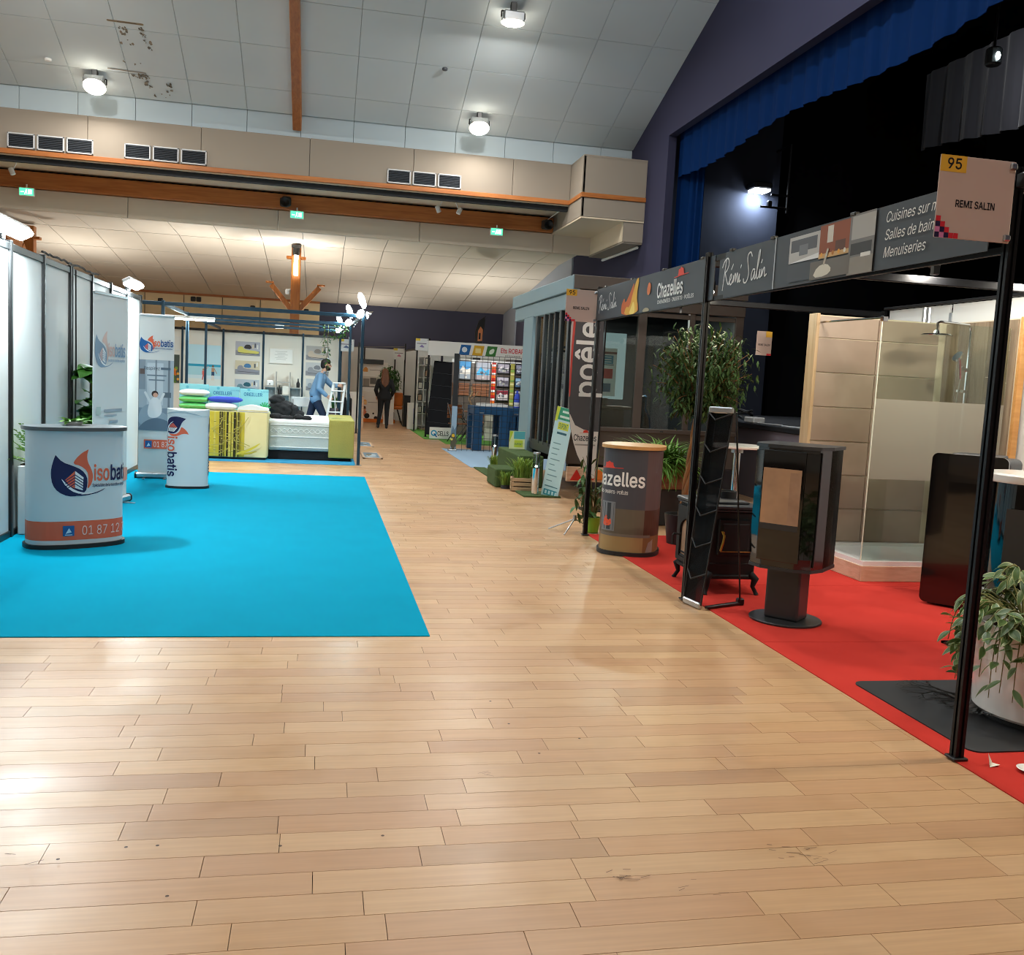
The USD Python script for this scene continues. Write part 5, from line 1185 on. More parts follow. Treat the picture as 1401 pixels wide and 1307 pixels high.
# white planter with variegated ficus
t = thing('variegated_plant', 'variegated ficus trailing over a curved white planter at the right edge', 'plant', (3.58, 3.96, .005))
obj('planter', lathe([(0,.035),(.30,.035),(.315,.05),(.335,.48),(.315,.48),(.30,.42),(0,.42)], 56), 'white_gloss', t, smooth=40); obj('foot', cyl((0,0,0), .28, .036, 48), 'dark_plastic', t, smooth=40); obj('soil', cyl((0,0,.40), .305, .025, 40), 'soil', t)
MATS['leaf_varieg'] = usdkit.material(stage, '/World/Looks/leaf_varieg', {'a': ('attribute', {'attribute': 'tint'}), 'p': ('principled_bsdf', dict(roughness=.4)), 'tr': ('translucent_bsdf', {}), 'x': ('mix_closure', dict(fac=.2))}, [('a.color', 'p.base_color'), ('a.color', 'tr.color'), ('p.BSDF', 'x.closure1'), ('tr.BSDF', 'x.closure2')], surface='x.closure')
def vleaf(L, W):
    v, f = leaf(L, W, .25, .15, 6); n = 7; edge, mid = lin('#b9be88'), lin('#516c36'); q = []
    for g in range(3):
        for i in range(n): q.append(edge if g != 1 else mid)
    # inner band: add vertices halfway so only the rim is pale
    l, m, r = v[:n], v[n:2*n], v[2*n:]; li, ri = m+(l-m)*.72, m+(r-m)*.72
    V = np.vstack([l, li, m, ri, r]); c = np.array([edge]*n+[mid]*n+[mid]*n+[mid]*n+[edge]*n); F = []
    for g in range(4):
        for i in range(n-1): a = g*n+i; F += [[a, a+n, a+n+1], [a, a+n+1, a+1]]
    return V, np.array(F), c
rw = random.Random(14)
twigs = []
for k in range(60):
    az = rw.uniform(PI*.5, PI*1.65) if k < 52 else rw.uniform(0, 6.28); reach = rw.uniform(.22, .46); top = rw.uniform(.05, .38) if k < 26 else rw.uniform(-.1, .05); end = top-rw.uniform(.05, .3) if k < 26 else -rw.uniform(.12, .34)
    c0 = np.array([.12*math.cos(az), .12*math.sin(az), .42]); c1 = np.array([.6*reach*math.cos(az), .6*reach*math.sin(az), .50+max(top, .04)*1.15]); c2 = np.array([reach*math.cos(az), reach*math.sin(az), .46+end])
    if k >= 26: c1 = np.array([.42*math.cos(az), .42*math.sin(az), .80])
    if c2[2] < .47 and math.hypot(c2[0], c2[1]) < .36: c2[:2] *= .40/math.hypot(c2[0], c2[1])
    P_ = np.array([(1-s)**2*c0+2*s*(1-s)*c1+s*s*c2 for s in np.linspace(0, 1, 9)]); twigs.append(P_)
    for q in range(7):
        s = .35+.1*q; b = (1-s)**2*c0+2*s*(1-s)*c1+s*s*c2
        if math.hypot(b[0], b[1]) < .345 and b[2] < .49: continue
        V, F, c = vleaf(rw.uniform(.065, .105), rw.uniform(.032, .05)); m_ = aim((V, F), b, az+rw.choice((-1, 1))*rw.uniform(.3, 1.3), rw.uniform(-.9, .2), rw.uniform(-.6, .6)); obj('leaf', m_, 'leaf_varieg', t, colors=c*rw.uniform(.75, 1.1))
for P_ in twigs: obj('twig', tube(P_, np.linspace(.006, .002, 9), 5), 'stem', t, smooth=True)
# mat with embossed tree, floor grille, scrap of card
pm = Polygon([(2.90,3.57),(4.3,3.57),(4.3,4.56),(2.90,4.56)]).buffer(-.06).buffer(.06)
t = thing('floor_mat', 'black floor plate with an embossed tree lying on the red carpet', 'floor plate', (3.4, 4.06, .005), world=True); v, f = ext(pm, .006); obj('plate', (v+[0,0,.005], f), 'mat_black', t)
p = Print(); rt = random.Random(2)
def branch(x, y, a, l, w, d):
    x2, y2 = x+l*math.cos(a), y+l*math.sin(a); p.line([(x, y), ((x+x2)/2+rt.uniform(-.02, .02), (y+y2)/2), (x2, y2)], w, '#0a0a0c')
    if d: 
        for s in (-1, 1): branch(x2, y2, a+s*rt.uniform(.25, .7), l*rt.uniform(.6, .85), w*.65, d-1)
branch(3.52, 4.16, PI, .13, .035, 5); branch(3.42, 4.18, 2.4, .13, .03, 5); branch(3.40, 4.14, -2.5, .11, .025, 4); branch(3.5, 4.16, 0, .16, .035, 4)
p.build(t, 'embossed_tree', (0, 0, .0112), (1,0,0), (0,1,0), mat='mat_relief')
t = thing('floor_grille', 'small dark metal floor grille partly behind the near stand post', 'grille', (4.3, 5.2, .005), world=True)
obj('frame', [bx(4.0, 4.6, 5.10, 5.13, .005, .02), bx(4.0, 4.6, 5.29, 5.32, .005, .02), bx(4.0, 4.03, 5.1, 5.32, .005, .02), bx(4.57, 4.6, 5.1, 5.32, .005, .02)], 'black_metal', t)
for k in range(9): obj('bar', bar((4.05+k*.06, 5.12, .014), (4.09+k*.06, 5.30, .014), .024, .012), 'white_plastic', t)
obj('pan', bx(4.02, 4.58, 5.11, 5.31, .0052, .008), 'mat_black', t)
t = thing('card_scrap', 'folded scrap of pale card on the red carpet beside the near post', 'card', (2.87, 3.42, .005)); obj('flap', (np.array([[0,0,0],[.05,.05,0],[.01,.03,.05],[.0,.0,.003],[.05,.05,.003],[.01,.03,.053]]), [[0,1,2],[3,5,4]]), 'cream_panel', t); obj('flap', (np.array([[0,0,0],[.05,.05,0],[.05,0,.01]]), [[0,2,1]]), 'cream_panel', t)
t = thing('white_saucer', 'white round dish on the red carpet at the right edge', 'dish', (3.02, 3.36, .005)); obj('dish', lathe([(0,0),(.03,0),(.055,.015),(.05,.017),(.028,.006),(0,.006)], 28), 'white_gloss', t, smooth=40); obj('foot', cyl((0,0,0), .03, .004, 20), 'white_gloss', t)

# ---------------------------------------------------------------- printed oval counter, mesh brochure stand, corner plant
t, bend = counter('brand_counter', 'oval counter with fireplace print and light wooden top on the red carpet edge', (2.90, 8.44, .005), -.45+PI/2*0, .27, .30, 1.01, 'counter_print_base' if False else 'dark_plastic', 'oak_top', 'dark_plastic', .025)
L = bend.s[-1]
p = Print(); p.rect(0, .03, L, .95, '#5c4b4a'); p.rect(0, .03, L, .40, '#4a3024'); p.rect(0, .03, L, .16, '#7c5a38')
for f0 in (.10,):
    x = L*.10; p.rect(x, .03, L*.24, .95, '#46464c'); p.rect(x, .03, L*.24, .40, '#5f5648'); p.rect(x, .03, L*.24, .17, '#9c8054'); 
    p.text('Chazelles', L*.005, .64, .125, '#e6e4df', True, cond=.78); p.text('CHEMINÉES · INSERTS · POÊLES', L*.03, .565, .028, '#d7d5d0', True, width=.42); hearth(p, L*.11, .80, .17)
    p.rect(x+.02, .22, .16, .27, '#73767a'); p.rect(x+.032, .232, .136, .246, '#33373b'); p.pts([(x+.05, .26), (x+.06, .33), (x+.09, .37), (x+.11, .31), (x+.14, .34), (x+.15, .27)], '#d8532f', 1)
    p.rect(x+.0, .175, L*.28, .025, '#6d655c')
    p.pts([(L*.40, .04), (L*.40, .16), (L*.37, .13), (L*.355, .04)], '#8d8078')
p.build(t, 'counter_print', None, bend=bend)

t = thing('brochure_stand', 'tall zigzag black mesh brochure stand with silver end bars at the carpet edge', 'brochure stand', (2.78, 6.35, .005), world=True)
pane('mesh_net', '#9a9a9e', .4, 1.1, frost=('#0e0e10', .15)); M('net_cord', '#0b0b0c', .6)
A0, A1 = np.array([2.655, 6.40, .03]), np.array([2.695, 6.18, .03]); B0, B1 = np.array([2.715, 6.33, 1.40]), np.array([2.84, 6.20, 1.40])
zz = np.linspace(0, 1, 7); L_, R_ = [A0+(B0-A0)*s for s in zz], [A1+(B1-A1)*s for s in zz]
for k in range(6):
    a, b, c, d = L_[k], R_[k], R_[k+1], L_[k+1]; dep = np.array([.03, .05, 0])
    m = (a+b)/2+np.array([.11, .03, .07]); v = np.array([a, b, c, d]); off = np.array([.003, .001, 0]); v = np.vstack([v, v+off])
    obj('net_panel', (v, [[0,1,2],[0,2,3],[4,6,5],[4,7,6]]), 'mesh_net', t)
    obj('pocket_edge', tube([d, (c+d)/2+np.array([-.05, -.02, -.05]), c], .006, 6), 'net_cord', t)
for S in (L_, R_): obj('side_cord', tube(S, .006, 6), 'net_cord', t)
obj('middle_net', (lambda v: (v, [[0,1,2],[0,2,3],[4,6,5],[4,7,6]]))(np.vstack([np.array([A0+[.02,0,0], (A0+A1)/2+[.02,0,0], (L_[6]*.7+R_[6]*.3), L_[6]]), np.array([A0+[.023,0,0], (A0+A1)/2+[.023,0,0], (L_[6]*.7+R_[6]*.3)+[.003,0,0], L_[6]+[.003,0,0]])])), 'mesh_net', t)
obj('bottom_bar', bar(A0+[0,.0,-.005], A1+[0,0,-.005], .03, .045, .008), 'alu', t); obj('top_bar', bar(B0+[0,0,.02], B1+[0,0,.02], .03, .045, .008), 'alu', t)
obj('back_pole', tube([(3.05, 6.30, .03), (2.85, 6.17, 1.41)], .007, 8), 'black_metal', t); obj('foot_bar', bar((2.73, 6.17, .02), (3.06, 6.32, .02), .03, .02, .004), 'black_metal', t); obj('foot_block', box(3.06, 6.32, .03, .05, .05, .05, .008), 'black_metal', t)

t = thing('corner_plant', 'leafy dark green plant in a lime pot by the far stand post', 'plant', (2.86, 9.50, .005))
M('lime_pot', '#7fae2b', .5); obj('pot', lathe([(0,0),(.06,0),(.085,.16),(.075,.16),(.07,.13),(0,.13)], 24), 'lime_pot', t, smooth=40); obj('soil', cyl((0,0,.12), .07, .02, 16), 'soil', t)
lv = []
for k in range(12):
    az = rw.uniform(0, 6.28); h = rw.uniform(.35, .95); rr = rw.uniform(.05, .22); top = np.array([rr*math.cos(az)-.05, rr*math.sin(az)*.6, h]); obj('stem', tube([(0,0,.13), top*[.4,.4,.7], top], [.006,.005,.003], 5), 'stem', t)
    for q in range(10):
        s = rw.uniform(.45, 1.05); b = top*[s, s, s]; b[2] = max(b[2], .22)-rw.uniform(0, .12); obj('leaf', aim(leaf(rw.uniform(.09,.14), rw.uniform(.03,.045), .35, .2, 4), b, rw.uniform(0, 6.3), rw.uniform(-1.1, .1)), 'leaf_ficus' if q % 3 else 'leaf_dark', t, smooth=True)
t = thing('tripod_foot', 'thin pale tripod legs on the boards by the far stand post', 'stand', (2.66, 9.5, 0)); 
for a in (-2.2, 2.6, .3): obj('leg', tube([(0,0,.14), (.28*math.cos(a), .28*math.sin(a), .008)], .008, 6), 'alu', t)
obj('hub', cyl((0,0,.12), .02, .06, 10), 'alu', t)

# ---------------------------------------------------------------- tall ficus, fern box, bar table
t = thing('ficus_tree', 'tall ficus tree with plaited trunk between counter and brochure stand', 'tree', (3.60, 8.9, .005))
obj('pot', lathe([(0,0),(.13,0),(.17,.30),(.155,.30),(.145,.26),(0,.26)], 28), 'dark_plastic', t, smooth=40); obj('soil', cyl((0,0,.25), .15, .02, 20), 'soil', t)
for k in range(3):
    s = np.linspace(0, 1, 22); obj('trunk', tube(np.stack([.02*np.cos(9*s+2.1*k)+.10*s, .02*np.sin(9*s+2.1*k), .26+1.15*s], 1), np.linspace(.022, .016, 22), 8), 'trunk', t, smooth=True)
fo, tw = [], []
rf = np.random.default_rng(7)
for k in range(110):
    d = rf.normal(size=3); d /= np.linalg.norm(d); c = np.array([.10, 0, 1.71]); e = c+d*np.array([.52, .46, .52])*rf.uniform(.55, 1.0)**.5
    s0 = np.array([.08, 0, 1.25+.25*rf.random()]); m = (s0+e)/2+[0, 0, .12]; P_ = np.array([(1-s)**2*s0+2*s*(1-s)*m+s*s*e for s in np.linspace(0, 1, 6)]); tw.append(tube(P_, np.linspace(.008, .002, 6), 4))
    for q in range(42):
        s = .4+.6*rf.random(); b = (1-s)**2*s0+2*s*(1-s)*m+s*s*e+rf.normal(size=3)*.045
        fo.append(aim(leaf(rf.uniform(.055,.085), rf.uniform(.022,.032), .3, .15, 2), b, rf.uniform(0, 6.28), rf.uniform(-1.2, .3)))
obj('twigs', tw, 'trunk', t); obj('foliage', fo, 'leaf_ficus', t, kind='stuff')
t = thing('fern_box', 'wooden planter box overflowing with light green fern behind the counter', 'plant', (3.83, 10.2, .0)); obj('box', bx(-.26,.26,-.16,.16,.42,.72,.01), 'teak', t); obj('stand_board', bx(-.22,.22,-.14,.14,.0,.42,.01), 'dark_plastic', t); obj('soil', bx(-.24,.24,-.14,.14,.72,.725), 'soil', t)
fo = []
for k in range(800):
    az = rf.uniform(0, 6.28); L = rf.uniform(.22, .46); fo.append(aim(leaf(L, .024, .7, .1, 4), (rf.uniform(-.22,.22), rf.uniform(-.12,.12), .72), az, rf.uniform(-.1, 1.2)))
obj('fronds', fo, 'leaf_fern', t, kind='stuff')
t = thing('bar_table', 'round pale bar table behind the wood stove', 'table', (4.08, 8.75, .005)); obj('top', cyl((0,0,1.0), .30, .028, 40, .006), 'cream_panel', t, smooth=40); obj('column', cyl((0,0,.02), .035, .98, 16), 'chrome', t, smooth=40); obj('base', lathe([(0,0),(.22,0),(.22,.01),(.05,.03),(0,.03)], 32), 'alu', t, smooth=40); obj('collar', cyl((0,0,.95), .06, .05, 16), 'alu', t, smooth=40)
# white case and leads on the stage edge
t = thing('white_case', 'small white adapter with leads lying on the stage edge', 'adapter', (6.5, 13.0, 1.10), world=True); obj('case', bx(6.42, 6.62, 13.3, 13.62, 1.10, 1.19, .015), 'white_plastic', t); obj('lead', tube(chaik([(6.5,13.3),(6.45,13.0),(6.6,12.7),(6.42,12.4),(6.5,12.0)], 3)[:, [0,1,1]]*[1,1,0]+[0,0,1.11], .012, 6), 'vent_frame', t)
t = thing('cable_heap', 'heap of dark red and black leads on the stage edge behind the ficus', 'cable', (6.6, 14.2, 1.10), world=True)
for k in range(6): a0 = rw.uniform(0, 6); obj('loop', tube([(6.55+.14*math.cos(a)*rw.uniform(.8,1.1), 14.0+.25*math.sin(a), 1.12+.16*abs(math.sin(a*.5+k))) for a in np.linspace(a0, a0+5.5, 16)], .014, 6), ('dark_plastic', 'vent_slat', 'red_plastic')[k % 3] if k % 3 != 2 else 'dark_plastic', t)
# ---------------------------------------------------------------- veranda show-trailer
M('ver_dark', '#26282b', 0.45); M('ver_brown', '#4f443d', 0.5); M('ver_slate', '#6f8890', 0.5); M('turf', '#44592a', 0.95, bump=(300, .02), vary=(20, '#394d23')); M('turf_bright', '#57922f', 0.95, vary=(12, '#4a8228')); M('red_plastic', '#c22a22', .3); M('orange_plastic', '#d9742a', .3); M('navy_laminate', '#17466b', 0.45); M('flag_grey', '#4d4a4d', .7); M('flag_white', '#d9d3cd', .7)
pane('window_glass', '#dfe8e6', 0.02, 1.45)
t = thing('veranda_trailer', 'brown veranda show room on a trailer with slate blue roof edge', 'veranda', (4.7, 12.3, 0), world=True)
VX, VY, VX2, VY2 = 3.3, 12.35, 5.70, 15.4
# roof edge: two stepped boards each way
obj('roof_board', bx(VX-.08, VX+.02, VY-.10, 16.3, 2.78, 2.98, .008), 'ver_slate', t); obj('roof_board', bx(VX-.04, VX+.06, VY-.05, 16.2, 2.56, 2.775, .008), 'ver_slate', t)
for k in range(2): obj('front_board', bx(VX-.07+k*1.5, min(VX+1.42+k*1.5, VX2), VY-.11, VY-.01, 2.80, 2.98, .006), 'ver_brown', t); obj('front_board', bx(VX-.03+k*1.5, min(VX+1.44+k*1.5, VX2), VY-.06, VY+.03, 2.58, 2.795, .006), 'ver_brown', t)
obj('roof', bx(VX, VX2, VY, 16.2, 2.72, 2.80), 'ver_dark', t)
obj('floor_deck', bx(VX, VX2, VY, VY2, .50, .62), 'ver_dark', t); obj('skirt', bx(VX-.01, VX2, VY-.02, VY+.03, .47, .95, .006), 'ver_brown', t)
obj('sill', bx(VX-.01, VX2, VY-.05, VY+.05, .93, .99, .006), 'ver_brown', t)
for x, w in ((VX+.03, .10), (4.24, .12), (4.95, .08), (5.64, .12)): obj('front_post', bx(x-w/2, x+w/2, VY-.03, VY+.05, .98, 2.58, .006), 'ver_brown', t)
for a, b in ((VX+.08, 4.18), (4.30, 4.91), (4.99, 5.58)): obj('window_pane', bx(a, b, VY, VY+.008, .99, 2.56), 'window_glass', t); obj('window_rail', bx(a, b, VY-.02, VY+.03, 2.50, 2.56, .004), 'ver_brown', t)
for x in (3.62, 4.6, 5.3): obj('sill_clip', box(x, VY-.05, .96, .05, .02, .02, .005), 'dark_plastic', t)
for y, w in ((12.62, .10), (13.05, .10), (13.38, .05), (13.72, .05), (14.05, .10), (14.55, .10)): obj('side_post', bx(VX-.03, VX+.05, y-w/2, y+w/2, .62, 2.58, .006), 'ver_dark', t)
for a, b in ((12.67, 13.0), (13.1, 13.36), (13.4, 13.7), (13.75, 14.0), (14.1, 14.5)): obj('side_pane', bx(VX, VX+.008, a, b, .66, 2.54), 'window_glass', t)
obj('side_rail', bx(VX-.02, VX+.04, 12.4, 14.7, .60, .66), 'ver_dark', t); obj('slate_column', bx(VX-.05, VX+.06, 14.72, 15.4, .3, 2.58, .01), 'ver_slate', t); pass
obj('rear_wall', bx(VX, VX2, VY2-.05, VY2, .6, 2.75), 'ver_dark', t); obj('end_wall', bx(VX2-.05, VX2, VY, VY2, .6, 2.75), 'ver_dark', t)
obj('chassis', [bx(VX+.1, VX2-.2, VY+.3, VY+.42, .32, .48), bx(VX+.1, VX2-.2, VY2-.6, VY2-.48, .32, .48)], 'dark_plastic', t)
for x in (4.3, 5.2): obj('wheel', mv(lathe([(.0,-.09),(.2,-.09),(.24,-.06),(.24,.06),(.2,.09),(0,.09)], 24), (x, 12.9, .245), rx=PI/2), 'dark_plastic', t, smooth=40)
lb = obj('light_board', bx(3.28, 4.4, VY-.10, VY-.05, .24, .44, .006), 'tray_wood', t)
obj('reflector', frame(ext(Polygon([(0,0),(.17,0),(.085,.15)]), .012), (3.33, VY-.10, .26), (1,0,0), (0,0,1)), 'red_plastic', lb)
for k, m in enumerate(('red_plastic', 'orange_plastic', 'orange_plastic', 'red_plastic', 'orange_plastic')): obj('lamp_lens', bx(3.56+k*.12, 3.66+k*.12, VY-.125, VY-.10, .27, .41, .008), m, lb)
t = thing('show_panel', 'pale panel with added glow and cyan and red poster inside the veranda', 'screen', (3.95, 13.1, .62), world=True)  # panel is no light source, its glow imitates a bright reflection
obj('panel', bx(3.72, 4.28, 13.10, 13.14, 1.36, 2.30, .008), 'panel_glow', t); obj('stand', bx(3.8, 4.3, 13.05, 13.3, .62, 1.22, .008), 'ver_dark', t); obj('table_top', bx(3.72, 4.42, 13.0, 13.4, 1.22, 1.26, .006), 'ver_brown', t); obj('leg', bx(3.95, 4.05, 13.1, 13.16, 1.26, 1.37), 'dark_plastic', t)
p = Print(); p.rect(0, 0, .25, .68, '#dfe6e6'); p.rect(.04, .46, .16, .12, '#3f8fb0'); p.rect(.03, .44, .18, .012, '#244a66'); p.rect(0, .25, .2, .14, '#b8353c'); p.rect(.03, .06, .15, .12, '#3b6d8c'); p.rect(0, .6, .25, .03, '#6b3a3c')
for k in range(3): p.rect(.05, .48+.035*k, .12, .012, '#dff0f5')
p.build(t, 'panel_print', (3.90, 13.10, 1.40))
for k, (x, y, lab) in enumerate(((4.55, 13.0, 'dark bottle-shaped display figure behind the middle veranda window'), (4.72, 13.4, 'blue draped display bag behind the middle veranda window'))):
    q = thing('display_figure', lab, 'display', (x, y, .62)); obj('body', lathe([(0,0),(.10,0),(.13,.25),(.09,.5),(.03,.62),(.03,.8),(0,.82)], 16), ('dark_plastic', 'navy_laminate')[k], q, smooth=40); obj('stand', cyl((0,0,0), .16, .02, 20), 'alu', q)
inl = thing('veranda_lamp', 'small ceiling lamp inside the veranda', 'lamp', (4.4, 13.6, 2.7), world=True); obj('housing', cyl((4.4, 13.6, 2.66), .1, .05, 20), 'white_plastic', inl); obj('lens', cyl((4.4, 13.6, 2.65), .08, .012, 20), 'tube_glass', inl); disk_light(inl, 'light', (4.4, 13.6, 2.64), (0, 0, -1), .08, 26.0, (1, .96, .9))

# feather flag with vertical lettering
t = thing('feather_flag', 'tall charcoal feather flag lettered upright beside the far stand post', 'flag', (3.30, 11.2, 0), world=True)
out = [(2.94, 2.45), (2.96, 1.6), (2.99, 1.1), (3.08, .75), (3.22, .50), (3.33, .38), (3.37, .42), (3.37, 2.45), (3.3, 2.6), (3.1, 2.62)]
obj('cloth', frame(ext(smoothpoly(out, 1), .006), (0, 11.206, 0), (1,0,0), (0,0,1)), 'flag_grey', t)
p = Print(); g = smoothpoly(out, 1)
p.poly(g.intersection(Polygon([(2.8,1.22),(3.0,1.18),(3.07,1.05),(3.18,1.0),(3.28,.98),(3.5,.98),(3.5,.2),(2.8,.2)])).buffer(-.002), '#d6cfc9')
p.poly(g.intersection(Polygon([(2.8,2.7),(3.02,2.7),(2.99,2.0),(2.985,1.4),(2.8,1.2)])), '#c9453c'); p.poly(g.intersection(Polygon([(2.8,2.7),(2.985,2.7),(2.965,2.0),(2.965,1.4),(2.8,1.2)])), '#b9aaa6')
p.text('poêles', 3.30, 1.40, .27, '#e7e3df', True, rot=PI/2, cond=.95); p.text('Chazelles', 3.06, .86, .075, '#4d4a4d', True, width=.29); p.rect(3.08, .80, .26, .018, '#9a9490'); hearth(p, 3.17, .96, .10)
p.build(t, 'flag_print', (0, 11.199, 0))
obj('pole', tube([(3.385, 11.21, .02), (3.385, 11.21, 2.4), (3.3, 11.21, 2.62), (3.1, 11.21, 2.66)], .012, 8), 'black_metal', t); obj('base_plate', bx(3.2, 3.55, 11.05, 11.37, 0, .02, .004), 'black_metal', t)

# steps in artificial turf, bollards, crate of grasses, price boards
def turf_block(x0, x1, y0, y1, h, label):
    t = thing('turf_step', label, 'step', ((x0+x1)/2, (y0+y1)/2, 0), world=True); obj('block', hull_box(x0, x1, y0, y1, .0, h, .025), 'turf', t, smooth=40); obj('riser_fold', bx(x0-.004, x0+.002, y0+.03, y1-.03, .02, h-.04), 'turf', t)
turf_block(2.52, 2.86, 13.36, 14.05, .27, 'lower step covered in green turf before the veranda'); turf_block(2.87, 3.24, 13.42, 15.1, .47, 'upper step covered in green turf against the veranda')
single('turf_mat', bx(2.72, 3.24, 12.32, 12.88, 0, .022, .004), 'turf', 'small square of green turf under the steel bollard', 'turf mat')
single('turf_mat', bx(2.66, 2.86, 14.1, 16.2, 0, .02, .004), 'turf', 'strip of green turf on the floor behind the lower turf step', 'turf mat')
def bollard(x, y, z, label):
    t = thing('garden_bollard', label, 'bollard', (x, y, z)); obj('tube', cyl((0,0,0), .05, .36, 24), 'chrome', t, smooth=40); obj('diffuser', cyl((0,0,.36), .046, .19, 24), 'window_glass', t, smooth=40); obj('cap', cyl((0,0,.55), .052, .03, 24, .006), 'alu', t, smooth=40); obj('lamp', ball((0,0,.385), (.018,.018,.018), 2), 'tube_glass', t, smooth=True); obj('core', cyl((0,0,.38), .012, .17, 10), 'alu', t)
bollard(2.91, 12.48, .022, 'brushed steel garden bollard on the small turf square'); bollard(3.06, 16.45, .0, 'brushed steel garden bollard on the grey blue carpet')
t = thing('grass_crate', 'slatted wooden crate of ornamental grasses beside the steel bollard', 'planter', (2.84, 13.02, 0), -.15)
for z in (.015, .08, .145): obj('slat', bx(-.16,.16,-.13,-.115,z,z+.05,.003), 'crate_wood', t); obj('slat', bx(-.16,.16,.115,.13,z,z+.05,.003), 'crate_wood', t); obj('slat', bx(-.16,-.145,-.13,.13,z,z+.05,.003), 'crate_wood', t); obj('slat', bx(.145,.16,-.13,.13,z,z+.05,.003), 'crate_wood', t)
for sx in (-1, 1):
    for sy in (-1, 1): obj('corner_post', bx(sx*.135-.012, sx*.135+.012, sy*.105-.012, sy*.105+.012, 0, .19), 'crate_wood', t)
obj('liner', bx(-.14,.14,-.11,.11,.01,.16), 'soil', t)
def grass(n, r, h, seed, z0):
    q = random.Random(seed); out_ = []
    for _ in range(n):
        az = q.uniform(0, 6.28); L = q.uniform(.6, 1)*h; sp = q.uniform(.05, .5)*h; x, y = q.uniform(-r, r), q.uniform(-r*.8, r*.8); w = np.array([-math.sin(az), math.cos(az), 0])*.004; P_ = np.array([[x+sp*s*s*math.cos(az), y+sp*s*s*math.sin(az), z0+L*(s-.25*s*s)] for s in (0, .4, .75, 1)])
        v = np.vstack([P_-w, P_+w]); out_.append((v, np.array([[0,1,5],[0,5,4],[1,2,6],[1,6,5],[2,3,7],[2,7,6]])))
    return cat(out_)
obj('grass', grass(260, .11, .42, 3, .16), 'grass_green', t, kind='stuff')
for k, (x, y, lab) in enumerate(((2.66, 13.28, 'low tuft of ornamental grass beside the lower turf step'), (2.98, 16.0, 'low tuft of ornamental grass behind the turf steps'))): q = thing('grass_tuft', lab, 'plant', (x, y, 0)); obj('blades', grass(120, .06, .3, 5+k, .03), 'grass_green', q, kind='stuff'); obj('pot', cyl((0,0,0), .07, .05, 16), 'dark_plastic', q)
t = thing('price_board', 'tall pale blue price board leaning back against the veranda', 'board', (3.1, 12.5, 0), world=True)
U = np.array([.15, -.12, 0]); w = np.linalg.norm(U)*1.02; U /= np.linalg.norm(U); V = np.array([.11, -.22, 1.22]); h = np.linalg.norm(V); V /= h; U = U-V*np.dot(U, V); U /= np.linalg.norm(U); N = np.cross(U, V); O = np.array([3.00, 12.50, .024])
bv, bf_ = box(w/2+.03, h/2, -.006, w+.06, h, .012, .002); obj('board', frame((bv, bf_), O, U, V), 'white_panel', t)
p = Print(); w += .06; p.rect(0, 0, w, h, '#bfe0e6'); p.rect(0, h-.17, w, .17, '#3f9a78'); p.pts([(0, h), (.05, h), (.035, h-.19), (0, h-.2)], '#c8d84a'); p.rect(w*.35, h-.07, w*.4, .03, '#d6ebe0'); p.rect(w*.25, h-.14, w*.6, .03, '#d6ebe0'); p.rect(.06, h-.30, w-.1, .10, '#d6dc4a'); p.text('DUPONT', w*.54, h-.285, .07, '#4a8a6a', True, align='c', width=w-.13); p.rect(w*.25, h-.365, w*.55, .03, '#3c6a78')
q = random.Random(9)
for k in range(9): p.rect(.04, h-.50-k*.075, q.uniform(.08, .15), .012, '#6f96a0')
p.rect(.03, .14, w-.06, .012, '#4b7d8a'); p.rect(.03, .02, w-.06, .08, '#2f8fa0')
for k in range(4): p.rect(.05+k*.05, .035, .03, .05, '#bfe0e6')
p.build(t, 'board_print', O, U, V); obj('prop', tube([O+V*h*.7-N*.014+U*w*.5, O+U*w*.5-N*.014+np.array([.05, .18, 0])], .008, 6), 'alu', t)
t = thing('price_card', 'small green price card standing on the upper turf step', 'card', (3.0, 14.7, .47), world=True); obj('card', bx(2.95, 3.20, 14.62, 14.63, .475, .76, .002), 'paper', t); obj('prop', bar((3.08, 14.63, .70), (3.08, 14.74, .478), .04, .006), 'paper', t)
p = Print(); p.rect(0, 0, .25, .285, '#dfe6b0'); p.rect(.07, .16, .18, .12, '#5fb0b8'); p.rect(.08, .03, .14, .11, '#c8d84a'); p.pts([(0,.1),(.06,.28),(0,.28)], '#b8cc3c'); p.text('DUPONT', .085, .065, .03, '#4a8a6a', True, width=.13); p.build(t, 'card_print', (2.95, 14.62, .475))

# ---------------------------------------------------------------- blue table, wire grid, picture stand
single('grey_blue_carpet', bx(2.62, 6.3, 16.25, 20.4, 0, .005), 'carpet_greyblue', 'grey blue carpet behind the turf steps', 'carpet')
single('bright_turf_carpet', bx(2.9, 6.3, 21.8, 27.2, 0, .006), 'turf_bright', 'bright green turf carpet of the picture stand', 'carpet')
single('bright_turf_carpet', bx(2.55, 2.88, 23.2, 30.5, 0, .006), 'turf_bright', 'bright green turf edge along the aisle by the solar panel', 'carpet')
def pi_table(x0, x1, y0, y1, h, label, mt='navy_laminate'):
    t = thing('high_table', label, 'table', ((x0+x1)/2, (y0+y1)/2, .005), world=True); obj('top', bx(x0, x1, y0, y1, h-.17, h, .006), mt, t)
    for x in (x0, x1-.2):
        for y in (y0, y1-.16): obj('leg', bx(x, x+.2, y, y+.16, .006, h-.17, .006), mt, t)
    obj('edge_badge', bx(x0+.12, x0+.22, y0-.004, y0, h-.15, h-.12), 'alu', t)
pi_table(3.24, 4.02, 20.05, 20.95, .96, 'dark blue high table with square legs by the wire grid'); pi_table(4.04, 4.40, 20.25, 22.1, .95, 'darker blue high table right behind the first one')
